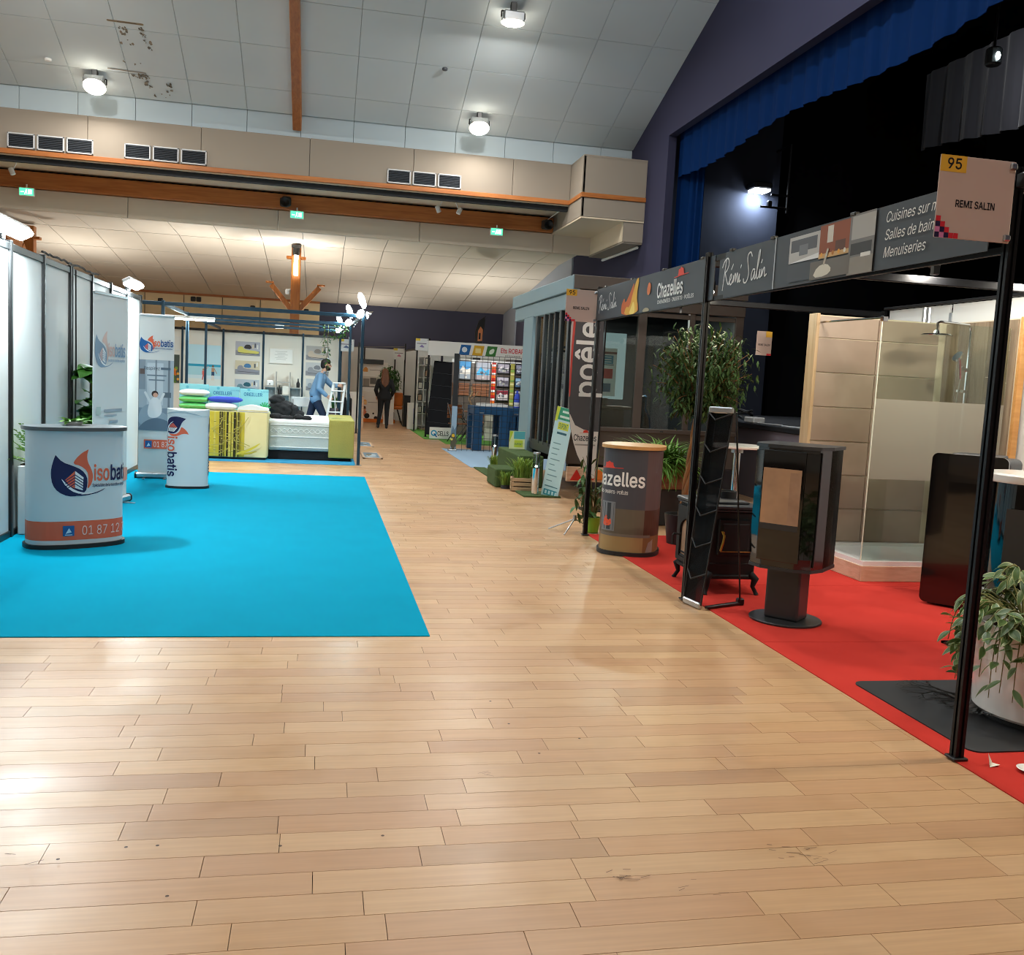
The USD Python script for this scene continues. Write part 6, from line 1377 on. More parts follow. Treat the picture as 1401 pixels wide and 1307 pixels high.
t = thing('leaflet_pile', 'low white pile of leaflets on the dark blue high table', 'leaflets', (3.75, 20.4, .962), world=True); obj('pile', bx(3.38, 4.0, 20.15, 20.7, .962, 1.02, .004), 'paper', t); obj('top_sheet', bx(3.40, 3.98, 20.17, 20.66, 1.02, 1.024), 'white_panel', t)
t = thing('blue_bottle', 'blue and white bottle standing on the rear high table', 'bottle', (4.28, 20.6, .952)); obj('body', lathe([(0,0),(.07,0),(.07,.2),(.05,.28),(.025,.33),(.025,.38),(0,.38)], 18), 'pillow_blue', t, smooth=40); obj('label', lathe([(.071,.03),(.071,.12)], 18), 'white_panel', t)
t = thing('wire_grid', 'black wire grid panel standing behind the dark blue table', 'display grid', (3.3, 19.9, 0), world=True)
for k in range(12): obj('wire', tube([(2.86+k*.12, 19.86, .0), (2.86+k*.12, 19.86, 2.03)], .0045, 4), 'black_metal', t)
for k in range(17): obj('wire', tube([(2.86, 19.868, .03+k*.125), (4.18, 19.868, .03+k*.125)], .0045, 4), 'black_metal', t)
t = thing('narrow_banner', 'narrow dark banner with mountain picture seen at the grid edge', 'banner', (2.76, 19.8, 0), world=True); obj('sheet', bx(2.73, 2.84, 19.78, 19.80, .02, 2.05, .004), 'ver_dark', t); obj('base', bx(2.68, 2.86, 19.72, 19.86, 0, .04, .01), 'alu', t)
p = Print(); p.rect(.03, 0, .11, .9, '#8ea9bf'); p.pts([(.03, .3), (.06, .5), (.1, .4), (.14, .48), (.14, .2), (.03, .2)], '#5c7386', 0); p.pts([(.03, .0), (.03, .28), (.07, .36), (.14, .26), (.14, 0)], '#54503f', 1); p.circ(.08, .28, .035, '#e0b63a', 10); p.circ(.05, .2, .025, '#d8cf6a', 10); p.build(t, 'banner_print', (2.70, 19.78, .05))

# picture stand
t = thing('picture_stand_wall', 'brown slatted back wall of the picture stand', 'partition wall', (4.5, 25.5, 0), world=True)
obj('panel', bx(3.45, 6.3, 25.5, 25.53, 0, 2.05), 'ver_brown', t)
for a, b in ((3.5, 3.95), (4.04, 4.5)):
    for k in range(4): obj('slat', bx(a, b, 25.47, 25.5, 1.08+k*.085, 1.155+k*.085, .004), 'teak', t)
obj('white_strip', bx(3.45, 6.3, 25.48, 25.5, 1.96, 2.05), 'white_panel', t)
t = thing('stand_header', 'white header board with three coloured tiles and red lettering', 'sign', (3.75, 24, 2.08), world=True)
obj('board', bx(2.64, 5.30, 24.0, 24.04, 2.075, 2.44, .004), 'white_laminate', t)
p = Print()
for x, c in ((.78, '#1f5f9e'), (1.12, '#d8a62c'), (1.46, '#3f7a3a')): p.pts([(x, .06), (x+.26, .06), (x+.31, .31), (x+.05, .31)], c)
p.circ(.92, .19, .07, '#dfe8f0', 12); p.rect(1.2, .12, .14, .12, '#f0d890'); p.pts([(1.56, .1), (1.56, .2), (1.66, .26), (1.7, .22), (1.66, .12)], '#dfe8d8', 1)
p.text('Ets ROBART', 1.86, .16, .115, '#d03a4a', True, width=.68)
for k in range(9): p.rect(1.98+k*.045, .07, .03, .035, '#a9a3a0')
p.build(t, 'header_print', (2.64, 24.0, 2.075))
def tv(label, x0, x1, z0, z1, cols, seed):
    def d(p, w, h):
        q = random.Random(seed); p.rect(.02, .02, w-.04, h-.04, cols[0]); p.rect(.02, h*.55, w-.04, h*.42-.02, cols[1]); p.pts([(w*.1, h*.4), (w*.35, h*.72), (w*.62, h*.5), (w*.9, h*.62), (w*.9, h*.3), (w*.1, h*.28)], cols[2])
        for k in range(5): p.rect(q.uniform(.05, w-.15), q.uniform(.04, h*.4), q.uniform(.04, .1), q.uniform(.03, .08), q.choice(['#8b8f98', '#5d616b', '#b4b2ae', cols[2]]))
    poster('house_picture', label, x0, x1, z0, z1, 25.46, d, 'dark_plastic', .03)
tv('tall framed house photo with blue sky, leftmost on the picture stand', 3.62, 3.99, 1.50, 2.03, ('#8f9aa6', '#3f8fc9', '#d5d2cc'), 1)
tv('tall framed photo of a blue awning, second on the picture stand', 4.09, 4.52, 1.50, 2.02, ('#9a8f94', '#9aa0ae', '#3f9fd0'), 2)
for i, (z0, z1) in enumerate(((1.72, 2.00), (1.36, 1.64), (.98, 1.29))):
    n_ = ('topmost', 'middle', 'lowest')[i]
    tv(f'{n_} framed house photo between the red and yellow strips', 4.69, 5.04, z0, z1, (('#6f6a7a', '#a5a0b0', '#d0cdd2'), ('#7d7888', '#b4afc0', '#5e5868'), ('#b0a8ae', '#8a3040', '#d8d0d0'))[i], 3+i)
    tv(f'{n_} framed house photo right of the yellow strip', 5.20, 5.58, z0, z1, (('#5f5f70', '#8f90a8', '#c8c8d8'), ('#4f6f96', '#8fb4d8', '#d0d8e0'), ('#8a8a90', '#c0c0c8', '#6a6a78'))[i], 8+i)
t = thing('colour_strip', 'red vertical sample strip between the photos of the picture stand', 'sign', (4.53, 25.45, .9), world=True); obj('strip', bx(4.55, 4.66, 25.44, 25.46, .88, 2.0), 'red_plastic', t)
for k in range(14): obj('step', bx(4.555, 4.655, 25.435, 25.44, .9+k*.077, .955+k*.077), ('orange_plastic', 'cloth_white', 'red_plastic')[k % 3], t)
t = thing('colour_strip', 'yellow green vertical sample strip between the photos of the picture stand', 'sign', (5.06, 25.45, .9), world=True); obj('strip', bx(5.07, 5.18, 25.44, 25.46, .85, 2.0), 'runner', t)
for k in range(12): obj('step', bx(5.075, 5.175, 25.435, 25.44, .88+k*.09, .93+k*.09), ('cloth_yellow', 'leaf_light', 'runner')[k % 3], t)
def garden_chair(label, x, y, rz):
    t = thing('garden_chair', label, 'chair', (x, y, .006), rz)
    for k in range(4): obj('back_slat', box(0, .22, .60+k*.085, .44, .02, .07, .004), 'teak', t); obj('seat_slat', box(0, -.15+k*.095, .44, .44, .08, .02, .004), 'teak', t)
    for s in (-1, 1): obj('leg', tube([(s*.21, .24, .92), (s*.21, -.2, .0)], .012, 6), 'black_metal', t); obj('leg', tube([(s*.19, -.2, .44), (s*.19, .22, .0)], .012, 6), 'black_metal', t)
garden_chair('brown slatted folding garden chair nearest the narrow banner', 3.32, 22.6, .5); garden_chair('brown slatted folding garden chair under the framed photos', 3.95, 23.8, -.9)
t = thing('teak_table', 'small brown slatted garden table beside the folding chairs', 'table', (3.62, 23.3, .006))
for k in range(6): obj('slat', box(-.25+k*.1, 0, .72, .09, .6, .02, .004), 'teak', t)
for sx in (-1, 1): obj('leg', tube([(sx*.25, -.25, 0), (-sx*.25, -.22, .71)], .012, 6), 'black_metal', t); obj('leg', tube([(sx*.25, .25, 0), (-sx*.25, .22, .71)], .012, 6), 'black_metal', t)
t = thing('twig_figure', 'twisted pale driftwood figure standing on the garden table', 'ornament', (3.66, 23.25, .738)); obj('twig', [tube(chaik([(0,0,0)[:2],(.05,.15),(-.06,.3),(.05,.45),(.0,.6)], 3)[:, [0,0,1]]*[1,0,1], .025, 6)], 'crate_wood', t, smooth=True); obj('arm', tube([(.02,0,.3),(.14,.02,.42),(.18,.0,.5)], .012, 6), 'crate_wood', t)
t = thing('plinth_board', 'pale board with two small round marks under the wire grid', 'board', (4.25, 23.5, .0), world=True); obj('board', bx(4.08, 4.62, 23.5, 23.53, .006, .66), 'cream_panel', t); p = Print(); p.rect(.05, .3, .2, .2, '#b9b2a4'); p.circ(.42, .4, .06, '#6f6a60', 14); p.circ(.42, .4, .035, '#d8d2c4', 12); p.build(t, 'board_print', (4.08, 23.5, .006))

# ---------------------------------------------------------------- solar panel, poles and signs along the aisle
M('solar', '#06080f', 0.55, spec=.12)
t = thing('solar_panel', 'black solar panel leaning in its stand above the white name board', 'solar panel', (2.95, 23.9, 0), world=True)
sp_ = np.array([[2.62,23.75,.10],[3.22,23.6,.06],[3.30,24.25,1.93],[2.84,24.3,1.95]]); n_ = np.cross(sp_[1]-sp_[0], sp_[3]-sp_[0]); n_ /= np.linalg.norm(n_)
v = np.vstack([sp_, sp_-n_*.04]); obj('panel', (v, [[0,1,2],[0,2,3],[4,6,5],[4,7,6],[0,4,5],[0,5,1],[1,5,6],[1,6,2],[2,6,7],[2,7,3],[3,7,4],[3,4,0]]), 'solar', t)
for k in range(1, 6): a = sp_[0]+(sp_[3]-sp_[0])*k/6; b = sp_[1]+(sp_[2]-sp_[1])*k/6; obj('busbar', tube([a+n_*.001, b+n_*.001], .003, 4), 'header_grey', t)
obj('rear_leg', bar((2.9, 24.4, .0), (3.0, 24.29, 1.7), .04, .04), 'black_metal', t)
t = thing('name_board', 'small white board lettered Q CELLS at the foot of the solar panel', 'sign', (2.95, 23.5, .006), world=True); obj('board', bx(2.70, 3.24, 23.48, 23.5, .006, .29, .003), 'white_laminate', t); obj('stand', bx(2.85, 3.1, 23.5, 23.58, .006, .05), 'white_plastic', t)
p = Print(); p.circ(.11, .14, .075, '#1f9ac9', 20); p.circ(.11, .14, .045, '#f0f2f2', 16); p.line([(.12, .12), (.18, .05)], .03, '#1f5f9e'); p.text('CELLS', .20, .08, .11, '#23262c', True, width=.28); p.build(t, 'board_print', (2.70, 23.48, .006))
def pole(label, x, y, sgn, h=2.5, name='stand_pole'):
    t = thing(name, label, 'post', (x, y, 0), world=True); obj('shaft', bx(x-.022, x+.022, y-.022, y+.022, .0, h, .004), 'black_metal', t); obj('foot', box(x, y, .006, .1, .1, .012), 'black_metal', t)
    if sgn:
        x0, x1, z0, z1, lab, seed = sgn; s = thing('number_sign', lab, 'sign', ((x0+x1)/2, y-.04, z0), world=True); obj('board', bx(x0, x1, y-.05, y-.042, z0, z1, .002), 'white_panel', s); p = Print(); w, hh = x1-x0, z1-z0; p.rect(0, hh*.8, w*.35, hh*.2, '#e0c84a'); p.rect(w*.1, hh*.55, w*.75, .02, '#7a6a80'); p.pts([(w*.3, hh*.3), (w*.5, hh*.5), (w*.7, hh*.3), (w*.6, hh*.25)], ('#8a7fb0', '#c97f9a', '#5a6a8a')[seed]); p.build(s, 'sign_print', (x0, y-.05, z0)); obj('clip', box(x1-.02, y-.045, z1-.03, .03, .03, .02), 'alu', s)
pole('black aisle pole by the solar panel, nearest of the row', 2.67, 24.1, (2.32, 2.64, 2.18, 2.48, 'white number sign on the pole beside the white header board', 0)); pole('black aisle pole in the middle of the row by the turf edge', 2.60, 26.45, None, 2.3); pole('black aisle pole by the tall white planter, farthest of the row', 2.52, 29.3, (2.16, 2.50, 2.0, 2.34, 'pinkish number sign on the farthest aisle pole', 1)); pole('dark pole behind the bedding stand with a number sign', .93, 24.4, (.42, .80, 2.06, 2.36, 'white number sign behind the right posts of the bedding stand', 2), 2.3)
t = thing('aisle_beam', 'black beams joining the aisle poles to the stand walls', 'gantry', (2.6, 27, 2.4), world=True); obj('beam', bar((2.67, 24.1, 2.46), (2.60, 26.45, 2.28), .035, .05), 'black_metal', t); obj('beam', bar((2.60, 26.45, 2.28), (2.52, 29.3, 2.28), .035, .05), 'black_metal', t); obj('beam', bar((1.0, 31.4, 2.36), (2.52, 29.3, 2.40), .02, .02), 'alu', t)
t = thing('white_stand_wall', 'white walls of the farthest stands along the aisle', 'partition wall', (2.5, 31.6, 0), world=True)
for x0, x1 in ((.4, 1.38), (1.4, 2.38), (2.4, 3.4)): obj('panel', bx(x0, x1, 31.6, 31.63, .02, 2.36), 'white_panel', t)
for x0, x1, y in ((2.7, 3.45, 27.3), (3.47, 4.4, 27.3), (4.42, 5.4, 27.3)): obj('panel', bx(x0+.05, x1, y+.6, y+.63, .02, 2.3), 'white_panel', t)
for x in (1.39, 2.39): obj('upright', bx(x-.02, x+.02, 31.57, 31.6, 0, 2.4), 'black_metal', t)
t = thing('cube_shelf', 'white shelf of framed samples behind the farthest aisle poles', 'shelf', (2.95, 27.7, .006), world=True)
for z in (.1, .45, .8, 1.15, 1.5, 1.85, 2.1): obj('shelf', bx(2.76, 3.12, 27.55, 27.85, z-.012, z+.012), 'white_laminate', t)
for x in (2.76, 2.94, 3.12): obj('side', bx(x-.012, x+.012, 27.55, 27.85, .006, 2.1), 'white_laminate', t)
for i, (x, z) in enumerate(((2.85, .47), (3.03, .47), (2.85, .82), (2.85, 1.17), (3.03, 1.17), (3.03, 1.52), (3.03, 1.87))):
    s = thing('sample_frame', f'small dark framed sample, number {("one","two","three","four","five","six","seven")[i]} from the bottom of the white shelf', 'sample', (x, 27.62, z), group='framed samples on the white shelf'); obj('frame', bx(-.07,.07,0,.015,0,.2,.003), 'dark_plastic', s); obj('picture', bx(-.05,.05,-.003,0,.02,.18), ('cream_panel', 'vent_slat', 'tray_wood')[i % 3], s)
t = thing('white_box_stack', 'white carton at the foot of the white sample shelf', 'box', (2.62, 27.3, .006)); obj('carton', bx(-.14,.14,-.12,.12,0,.75,.006), 'white_laminate', t); obj('label', bx(.02,.05,-.125,-.12,.15,.6), 'pillow_blue', t)
t = thing('orange_chair', 'orange shell chair with dark base by the farthest poles', 'chair', (2.30, 30.0, .006)); obj('shell', hull_box(-.25,.25,-.22,-.1,.55,.98,.05), 'orange_plastic', t, smooth=40); obj('seat', hull_box(-.25,.25,-.25,.2,.45,.56,.05), 'orange_plastic', t, smooth=40)
for sx in (-1, 1):
    for sy in (-1, 1): obj('leg', tube([(sx*.1, sy*.1, .45), (sx*.24, sy*.22, 0)], .014, 6), 'dark_plastic', t)
t = thing('dark_crate', 'dark box seat beside the orange shell chair', 'box', (2.56, 28.6, .006)); obj('box', bx(-.1,.1,-.15,.15,0,.9,.01), 'dark_plastic', t); obj('lid', bx(-.11,.11,-.16,.16,.9,.93,.008), 'dark_plastic', t)
t = thing('tall_planter', 'bushy green tree in a tall white planter behind the walking woman', 'plant', (2.10, 29.6, .0)); obj('planter', [(ext(Polygon([(-.15,-.15),(.15,-.15),(.15,.15),(-.15,.15)]), 1.0))], 'white_laminate', t); obj('soil', bx(-.14,.14,-.14,.14,1.0,1.004), 'soil', t); obj('trunk', tube([(0,0,1.0),(.02,0,1.5)], .02, 6), 'trunk', t)
fo = []
for k in range(700):
    d = rf.normal(size=3); d /= np.linalg.norm(d); b = np.array([0,0,1.38])+d*np.array([.36,.36,.44])*rf.random()**.4; fo.append(aim(leaf(.12, .05, .3, .15, 2), b, rf.uniform(0, 6.28), rf.uniform(-1, .4)))
obj('foliage', fo, 'leaf_dark', t, kind='stuff')
# printed stand with dog picture
t = thing('orange_print_stand', 'white and orange printed counter wall beyond the walking woman', 'display stand', (1.75, 30.6, 0), world=True)
obj('wall', bx(1.25, 2.1, 30.6, 30.66, .0, 1.90), 'white_laminate', t); obj('header', bx(1.2, 1.95, 30.5, 30.6, 1.83, 1.98, .005), 'header_grey', t); obj('counter', bx(1.25, 2.35, 30.25, 30.55, .0, .98, .006), 'white_laminate', t); obj('kick_band', bx(1.24, 2.36, 30.235, 30.25, .0, .11), 'orange_plastic', t)
p = Print()
p.pts([(.05, .60), (.1, .68), (.14, .72), (.2, .68), (.2, .55), (.08, .55)], '#e0a05a'); p.circ(.16, .62, .05, '#e8c28a', 12); p.rect(.24, .62, .3, .015, '#8a8a88'); p.rect(.02, 0, 1.06, .12, '#e08a4a')
p.circ(.10, .42, .09, '#d08a5a', 14); p.circ(.13, .46, .05, '#5a3a2c', 12); p.pts([(.02, .38), (.2, .38), (.24, .2), (0, .2)], '#d87a5a', 1)
p.circ(.38, .22, .20, '#efece6', 20); p.circ(.22, .2, .085, '#2d2a2a', 14); p.circ(.5, .14, .06, '#2d2a2a', 12); p.circ(.42, .28, .03, '#2d2a2a', 10); p.pts([(.7, .1), (.74, .35), (.82, .42), (.8, .1)], '#e08a4a', 1); p.rect(.82, .1, .25, .25, '#2c3c5a')
p.build(t, 'counter_print', (1.25, 30.25, .0))
p = Print(); p.pts([(.06, .62), (.1, .7), (.16, .74), (.22, .68), (.22, .58), (.08, .58)], '#e0a05a'); p.rect(.28, .64, .34, .015, '#8a8a88'); p.rect(.05, .10, .5, .34, '#cfcac2'); p.rect(.08, .12, .2, .25, '#8f8a84'); p.rect(.3, .2, .2, .2, '#6d6a68'); p.rect(.05, .1, .5, .03, '#5d5a58'); p.build(t, 'wall_print', (1.25, 30.6, 1.0))
t = thing('white_counter', 'white counter with reddish tall panel behind the bedding stand post', 'counter', (1.05, 26.6, 0), world=True); obj('body', bx(.75, 1.06, 26.5, 26.9, .0, 1.0, .008), 'white_laminate', t); obj('side_panel', bx(1.07, 1.2, 26.6, 26.64, 0, .9), 'tray_wood', t)
t = thing('black_bag', 'black bag standing by the far right post of the bedding stand', 'bag', (.62, 22.6, .0)); obj('body', hull_box(-.12,.12,-.1,.1,0,.95,.05), 'black_cloth', t, smooth=40); obj('strap', tube([(-.08,0,.93),(-.06,0,1.05),(.06,0,1.05),(.08,0,.93)], .012, 6), 'black_cloth', t)
# far feather flag
t = thing('feather_flag', 'black feather flag with an orange house mark above the white header board', 'flag', (4.5, 27, 0), world=True); out = [(4.32,1.9),(4.33,2.9),(4.40,3.15),(4.52,3.30),(4.60,3.30),(4.58,3.0),(4.52,2.6),(4.50,1.9)]
obj('cloth', frame(ext(smoothpoly(out, 1), .006), (0, 27.2, 0), (1,0,0), (0,0,1)), 'dark_plastic', t); p = Print(); p.pts([(4.40,2.62),(4.40,2.92),(4.47,3.05),(4.54,2.96),(4.53,2.64)], '#d98a5a'); p.rect(4.43, 2.68, .05, .18, '#1a1a1c'); p.rect(4.41, 2.36, .05, .18, '#d8d6d2'); p.build(t, 'flag_print', (0, 27.193, 0)); obj('pole', tube([(4.32, 27.21, .02), (4.33, 27.21, 2.9), (4.42, 27.21, 3.2), (4.6, 27.21, 3.34)], .012, 6), 'black_metal', t); obj('base_plate', bx(4.2, 4.45, 27.1, 27.3, 0, .02), 'black_metal', t)

# lamps added out of sight to light the lower ceiling and far stands
def uplighter(x, y, z, label, up=1, power=FAR_FILL, col=(1, .95, .87)):
    t = thing('added_uplighter', label, 'lamp', (x, y, 0), world=True); obj('pole', tube([(x, y, .02), (x, y, z-.02)], .015, 8), 'black_metal', t); obj('foot', cyl((x, y, 0), .15, .02, 20), 'black_metal', t); obj('bowl', lathe([(.03, 0), (.13, .10), (.12, .10), (.02, .015)], 20, (x, y, z-.03)), 'alu', t, smooth=40); obj('bulb', ball((x, y, z+.03), .03, 1), 'tube_glass', t); disk_light(t, 'light', (x, y, z+.075), (0, 0, up), .10, power, col)
uplighter(-3.0, 25.5, 2.2, 'added unseen uplighter behind the left half of the bedding stand back wall'); uplighter(-.2, 26.8, 2.2, 'added unseen uplighter behind the right half of the bedding stand back wall'); uplighter(-6.5, 27.5, 2.2, 'added unseen uplighter far left behind the booths'); uplighter(4.6, 28.6, 1.8, 'added unseen uplighter behind the picture stand'); uplighter(1.6, 32.3, 2.1, 'added unseen uplighter behind the farthest white walls', power=FAR_FILL*.4)
def added_far_spot(x, y, z, label, d, power, col=(1, .97, .92)):  # floods added to brighten the far stands
    t = thing('added_floodlight', label, 'lamp', (x, y, z), world=True); obj('housing', box(x, y, z+.05, .22, .12, .07, .012), 'white_plastic', t); obj('glass', box(x, y, z+.005, .19, .1, .02), 'tube_glass', t); obj('arm', tube([(x, y, z+.08), (x, y+.2, z+.1)], .012, 6), 'black_metal', t); disk_light(t, 'light', (x, y-.0, z-.02), d, .06, power, col)
added_far_spot(4.3, 24.095, 2.2, 'added floodlight over the pictures of the picture stand', (0, .5, -1), 14); added_far_spot(-1.0, 23.6, 2.5, 'added floodlight over the sofa pictures of the bedding stand', (0, -.3, -1), 8, (.85, .97, 1))
# ---------------------------------------------------------------- people
M('skin', '#c99a80', 0.55); M('denim_shirt', '#6f93b4', 0.85); M('navy_trousers', '#1a2740', 0.85); M('hair_dark', '#1d1714', 0.6); M('hair_brown', '#7a4a28', 0.5, vary=(30, '#5c3519'), stretch=(8, 8, 1)); M('black_wear', '#15161a', 0.85); M('shoe', '#0e0e10', 0.5); M('eye', '#1a1412', 0.3); M('lip', '#9c5f52', 0.5)
def sph(c, r, n=14): return manifold3d.Manifold.sphere(r, n).translate(list(map(float, c)))
def limb(*pr):
    return [manifold3d.Manifold.batch_hull([sph(*a), sph(*b)]) for a, b in zip(pr[:-1], pr[1:])]
def fuse(parts, edge=.022, it=10):
    m = manifold3d.Manifold.batch_boolean(parts, manifold3d.OpType.Add).refine_to_length(edge); v, f = arr(m); t = trimesh.Trimesh(v, f, process=True); trimesh.smoothing.filter_taubin(t, iterations=it); return np.array(t.vertices), np.array(t.faces)
def hull(*pts): return manifold3d.Manifold.batch_hull([sph(c, r) for c, r in pts])
def hand(w, d, side, curl=.5):
    """palm and five fingers from wrist w along unit d; side: unit vector across the palm towards the thumb"""
    w, d, side = (np.asarray(a, float) for a in (w, d, side)); side = side-d*np.dot(side, d); side /= np.linalg.norm(side); n = np.cross(d, side); P = [hull((w, .026), (w+d*.05+side*.026, .016), (w+d*.085+side*.03, .012), (w+d*.085-side*.03, .012))]
    for k, L in enumerate((.070, .078, .072, .056)):
        b = w+d*.085+side*(.030-.02*k); m = b+(d*math.cos(curl*.6)+n*math.sin(curl*.6))*L*.5; e = m+(d*math.cos(curl*1.5)+n*math.sin(curl*1.5))*L*.5; P += limb((b, .0095), (m, .009), (e, .0075))
    b = w+d*.03+side*.025; m = b+(d*.6+side*.8)*.04; e = m+(d*.9+side*.3+n*.3)*.032; P += limb((b, .013), (m, .0105), (e, .009)); return P
def face(t, c, d, r=.1):
    """eyes, mouth, ears on the head at c looking along d"""
    d = np.asarray(d, float); d /= np.linalg.norm(d); s = np.cross(d, (0, 0, 1)); s /= np.linalg.norm(s); c = np.asarray(c, float)
    for k in (-1, 1): obj('eye', ball(c+d*.088+s*k*.032+[0, 0, .005], .011, 1), 'eye', t, smooth=True); obj('ear', ball(c+s*k*.078-d*.008-[0, 0, .005], (.015, .015, .03), 1), 'skin', t, smooth=True)
    obj('mouth', mv(ball((0,0,0), (.012, .024, .006), 1), c+d*.092-[0, 0, .055], rz=math.atan2(d[1], d[0])), 'lip', t, smooth=True)
def head(c, d):
    d = np.asarray(d, float); c = np.asarray(c, float); return [hull((c+[0,0,.035], .083), (c-d*.02+[0,0,.03], .085), (c+d*.02-[0,0,.06], .055)), hull((c+d*.092+[0,0,.0], .008), (c+d*.108-[0,0,.022], .012), (c+d*.088-[0,0,.03], .014)), hull((c+d*.045-[0,0,.09], .028), (c+d*.02-[0,0,.08], .04))]
# man striding to the right
mx, my = -.05, 21.35
t = thing('person', 'person in a blue shirt and dark trousers striding with a ladder', 'person', (mx, my, .006))
F = np.array([1.0, -.12, 0]); F /= np.linalg.norm(F)
hc = np.array([.17, 0, 1.665]); nk = np.array([.10, 0, 1.49]); ch = np.array([.06, 0, 1.30]); pv = np.array([-.05, 0, .98]); shn, shf = np.array([.05, -.185, 1.42]), np.array([.09, .185, 1.42])
eln, wrn = np.array([.02, -.27, 1.15]), np.array([.20, -.25, .99]); elf, wrf = np.array([.30, .20, 1.22]), np.array([.44, .02, 1.22])
hin, hif = np.array([-.05, -.09, .94]), np.array([-.05, .09, .94]); knn, ann = np.array([.16, -.10, .52]), np.array([.15, -.10, .09]); knf, anf = np.array([-.16, .09, .54]), np.array([-.40, .10, .15])
ton, tof = ann+[.17, 0, -.055], anf+[.13, 0, -.11]
body = head(hc, F)+limb((nk-[0,0,.02], .055), (hc-[.02,0,.06], .05))+[hull((ch+[0,-.08,.06], .11), (ch+[0,.08,.06], .11), (pv+[0,-.06,.1], .11), (pv+[0,.06,.1], .11))]+[hull((shn, .05), (shf, .05), (nk, .05), (ch, .1))]+[hull((pv+[0,-.07,0], .10), (pv+[0,.07,0], .10), (pv+[0,0,.1], .11))]
body += limb((shn, .05), (eln, .040), (wrn, .028))+limb((shf, .05), (elf, .040), (wrf, .028))+limb((hin, .08), (knn, .055), (ann, .038))+limb((hif, .08), (knf, .055), (anf, .038))+limb((ann, .038), (ton, .03))+limb((anf, .038), (tof, .03))
body += hand(wrn, (.85,-.1,-.5), (0,.3,1))+hand(wrf, (.9,-.4,.1), (0,0,1), .9)
obj('body', fuse(body), 'skin', t, smooth=True); face(t, hc, F)
sh = [hull((ch+[0,-.09,.07], .125), (ch+[0,.09,.07], .125), (pv+[.0,-.07,.06], .13), (pv+[.0,.07,.06], .13)), hull((shn, .068), (shf, .068), (ch+[0,0,.08], .13)), hull((shn, .06), (shf, .06), (nk-[0,0,.03], .062)), hull((pv+[.01,-.08,-.06], .125), (pv+[.01,.08,-.06], .125), (pv+[0,0,.08], .13))]+limb((shn, .070), (eln, .058), (wrn-[.02,0,-.02], .044))+limb((shf, .070), (elf, .058), (wrf-[.03,-.02,0], .044))
obj('shirt', fuse(sh), 'denim_shirt', t, smooth=True); obj('collar', [tube([nk+[.06*math.cos(a), .065*math.sin(a), .01+.012*math.cos(a)] for a in np.linspace(0, 2*PI, 17)], .016, 6, False)], 'denim_shirt', t, smooth=True)
tr_ = [hull((pv+[0,-.07,-.02], .115), (pv+[0,.07,-.02], .115), (hin, .10), (hif, .10))]+limb((hin, .105), (knn, .075), (ann+[0,0,.03], .058))+limb((hif, .105), (knf, .075), (anf+[.02,0,.02], .058))
obj('trousers', fuse(tr_), 'navy_trousers', t, smooth=True)
for a, b in ((ann, ton), (anf, tof)): obj('shoe', fuse([hull((a-[.03,0,.04], .045), (a+[.02,0,-.02], .045), (b, .036))], .02, 4), 'shoe', t, smooth=True)
hr = [hull((hc+[-.03,0,.05], .092), (hc+[.005,0,.065], .088), (hc-[.055,0,.02], .072))]; obj('hair', fuse(hr, .02, 6), 'hair_dark', t, smooth=True)
obj('beard', fuse([hull((hc+F*.055-[0,0,.085], .04), (hc+F*.02-[0,0,.08], .05), (hc-[0,.055,.03], .022), (hc-[0,-.055,.03], .022))], .015, 4), 'hair_dark', t, smooth=True)
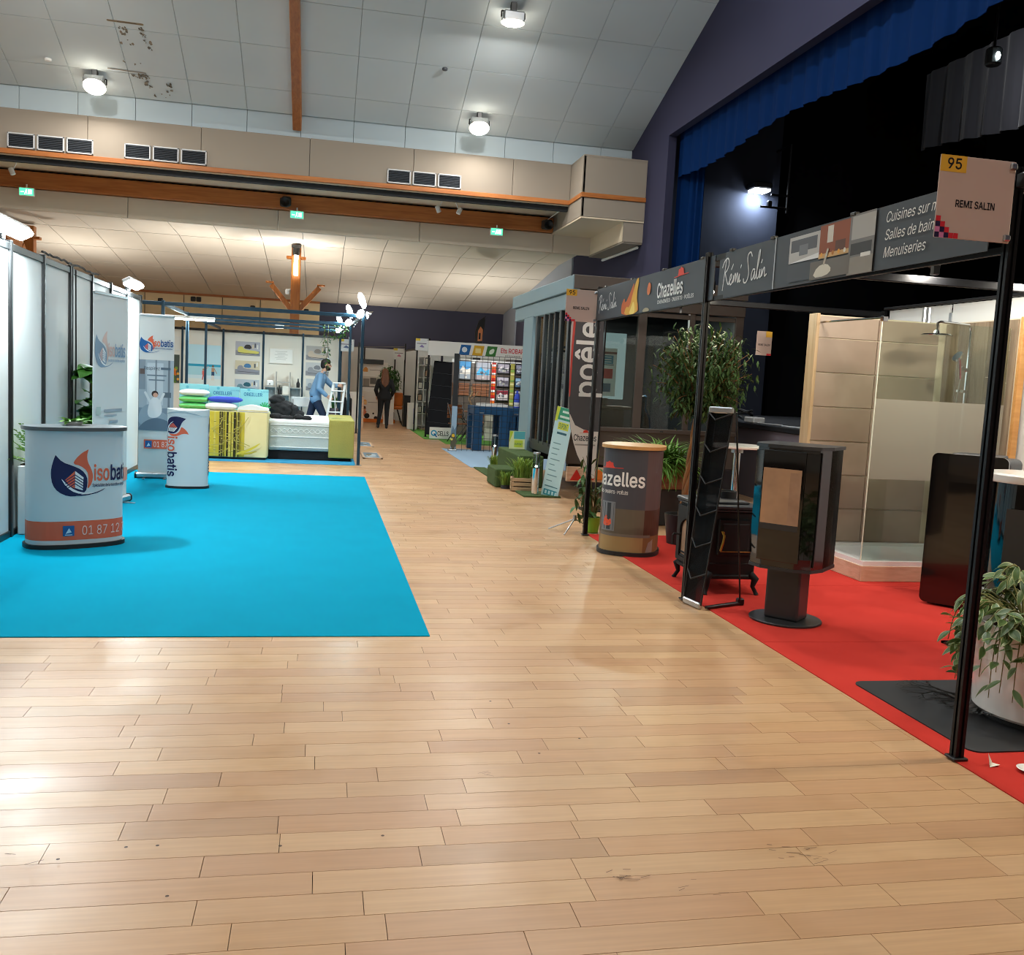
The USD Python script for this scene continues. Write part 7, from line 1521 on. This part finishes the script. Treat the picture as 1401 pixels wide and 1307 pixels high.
# woman walking away
t = thing('person', 'person with long brown hair in a black jacket walking away down the aisle', 'person', (1.80, 27.2, 0))
F = np.array([.1, 1, 0]); F /= np.linalg.norm(F); hc = np.array([0, .02, 1.56]); nk = np.array([0, 0, 1.40]); ch = np.array([0, 0, 1.20]); pv = np.array([0, 0, .92]); sl, sr = np.array([-.175, 0, 1.335]), np.array([.175, 0, 1.335])
el, wl_ = np.array([-.25, -.04, 1.08]), np.array([-.20, .12, .93]); er, wr = np.array([.25, -.04, 1.08]), np.array([.21, .12, .93]); hl, hr_ = np.array([-.085, 0, .88]), np.array([.085, 0, .88]); kl, al = np.array([-.10, .06, .48]), np.array([-.15, -.02, .09]); kr, ar = np.array([.085, .03, .47]), np.array([.085, -.05, .08])
body = head(hc, F)+limb((nk-[0,0,.02], .048), (hc-[0,0,.06], .044))+[hull((ch+[-.06,0,.05], .095), (ch+[.06,0,.05], .095), (pv+[0,0,.14], .10)), hull((sl, .042), (sr, .042), (nk, .045), (ch, .09)), hull((pv+[-.08,0,0], .095), (pv+[.08,0,0], .095), (pv+[0,0,.14], .10))]+limb((sl, .042), (el, .035), (wl_, .025))+limb((sr, .042), (er, .035), (wr, .025))+limb((hl, .085), (kl, .055), (al, .036))+limb((hr_, .085), (kr, .055), (ar, .036))+limb((al, .034), (al+[-.03,.15,-.05], .027))+limb((ar, .034), (ar+[.01,.15,-.05], .027))+hand(wl_, (.1,.5,-.85), (.9,.3,0))+hand(wr, (-.1,.5,-.85), (-.9,.3,0))
obj('body', fuse(body), 'skin', t, smooth=True); face(t, hc, F)
jk = [hull((ch+[-.09,0,.06], .115), (ch+[.09,0,.06], .115), (pv+[0,0,.16], .125)), hull((pv+[-.09,0,-.04], .12), (pv+[.09,0,-.04], .12), (pv+[0,0,.16], .125)), hull((sl, .06), (sr, .06), (nk-[0,0,.02], .055), (ch, .115))]+limb((sl, .066), (el, .058), (wl_, .044))+limb((sr, .066), (er, .058), (wr, .044))
obj('jacket', fuse(jk), 'black_wear', t, smooth=True); tr_ = [hull((pv+[-.08,0,-.05], .105), (pv+[.08,0,-.05], .105), (pv, .11))]+limb((hl, .10), (kl, .066), (al+[0,0,.03], .05))+limb((hr_, .10), (kr, .066), (ar+[0,0,.03], .05)); obj('trousers', fuse(tr_), 'black_wear', t, smooth=True)
for a in (al, ar): obj('shoe', fuse([hull((a-[0,.04,.05], .035), (a+[0,0,-.01], .042), (a+[0,.16,-.05], .03))], .02, 4), 'shoe', t, smooth=True)
obj('hair', fuse([hull((hc+[0,-.02,.05], .095), (hc+[0,.02,.06], .088), (hc+[-.04,-.05,-.08], .075), (hc+[.04,-.05,-.08], .075)), hull((hc+[-.05,-.06,-.08], .065), (hc+[.05,-.06,-.08], .065), (hc+[-.07,-.09,-.30], .05), (hc+[.07,-.09,-.30], .05), (hc+[0,-.10,-.36], .05))], .02, 6), 'hair_brown', t, smooth=True)
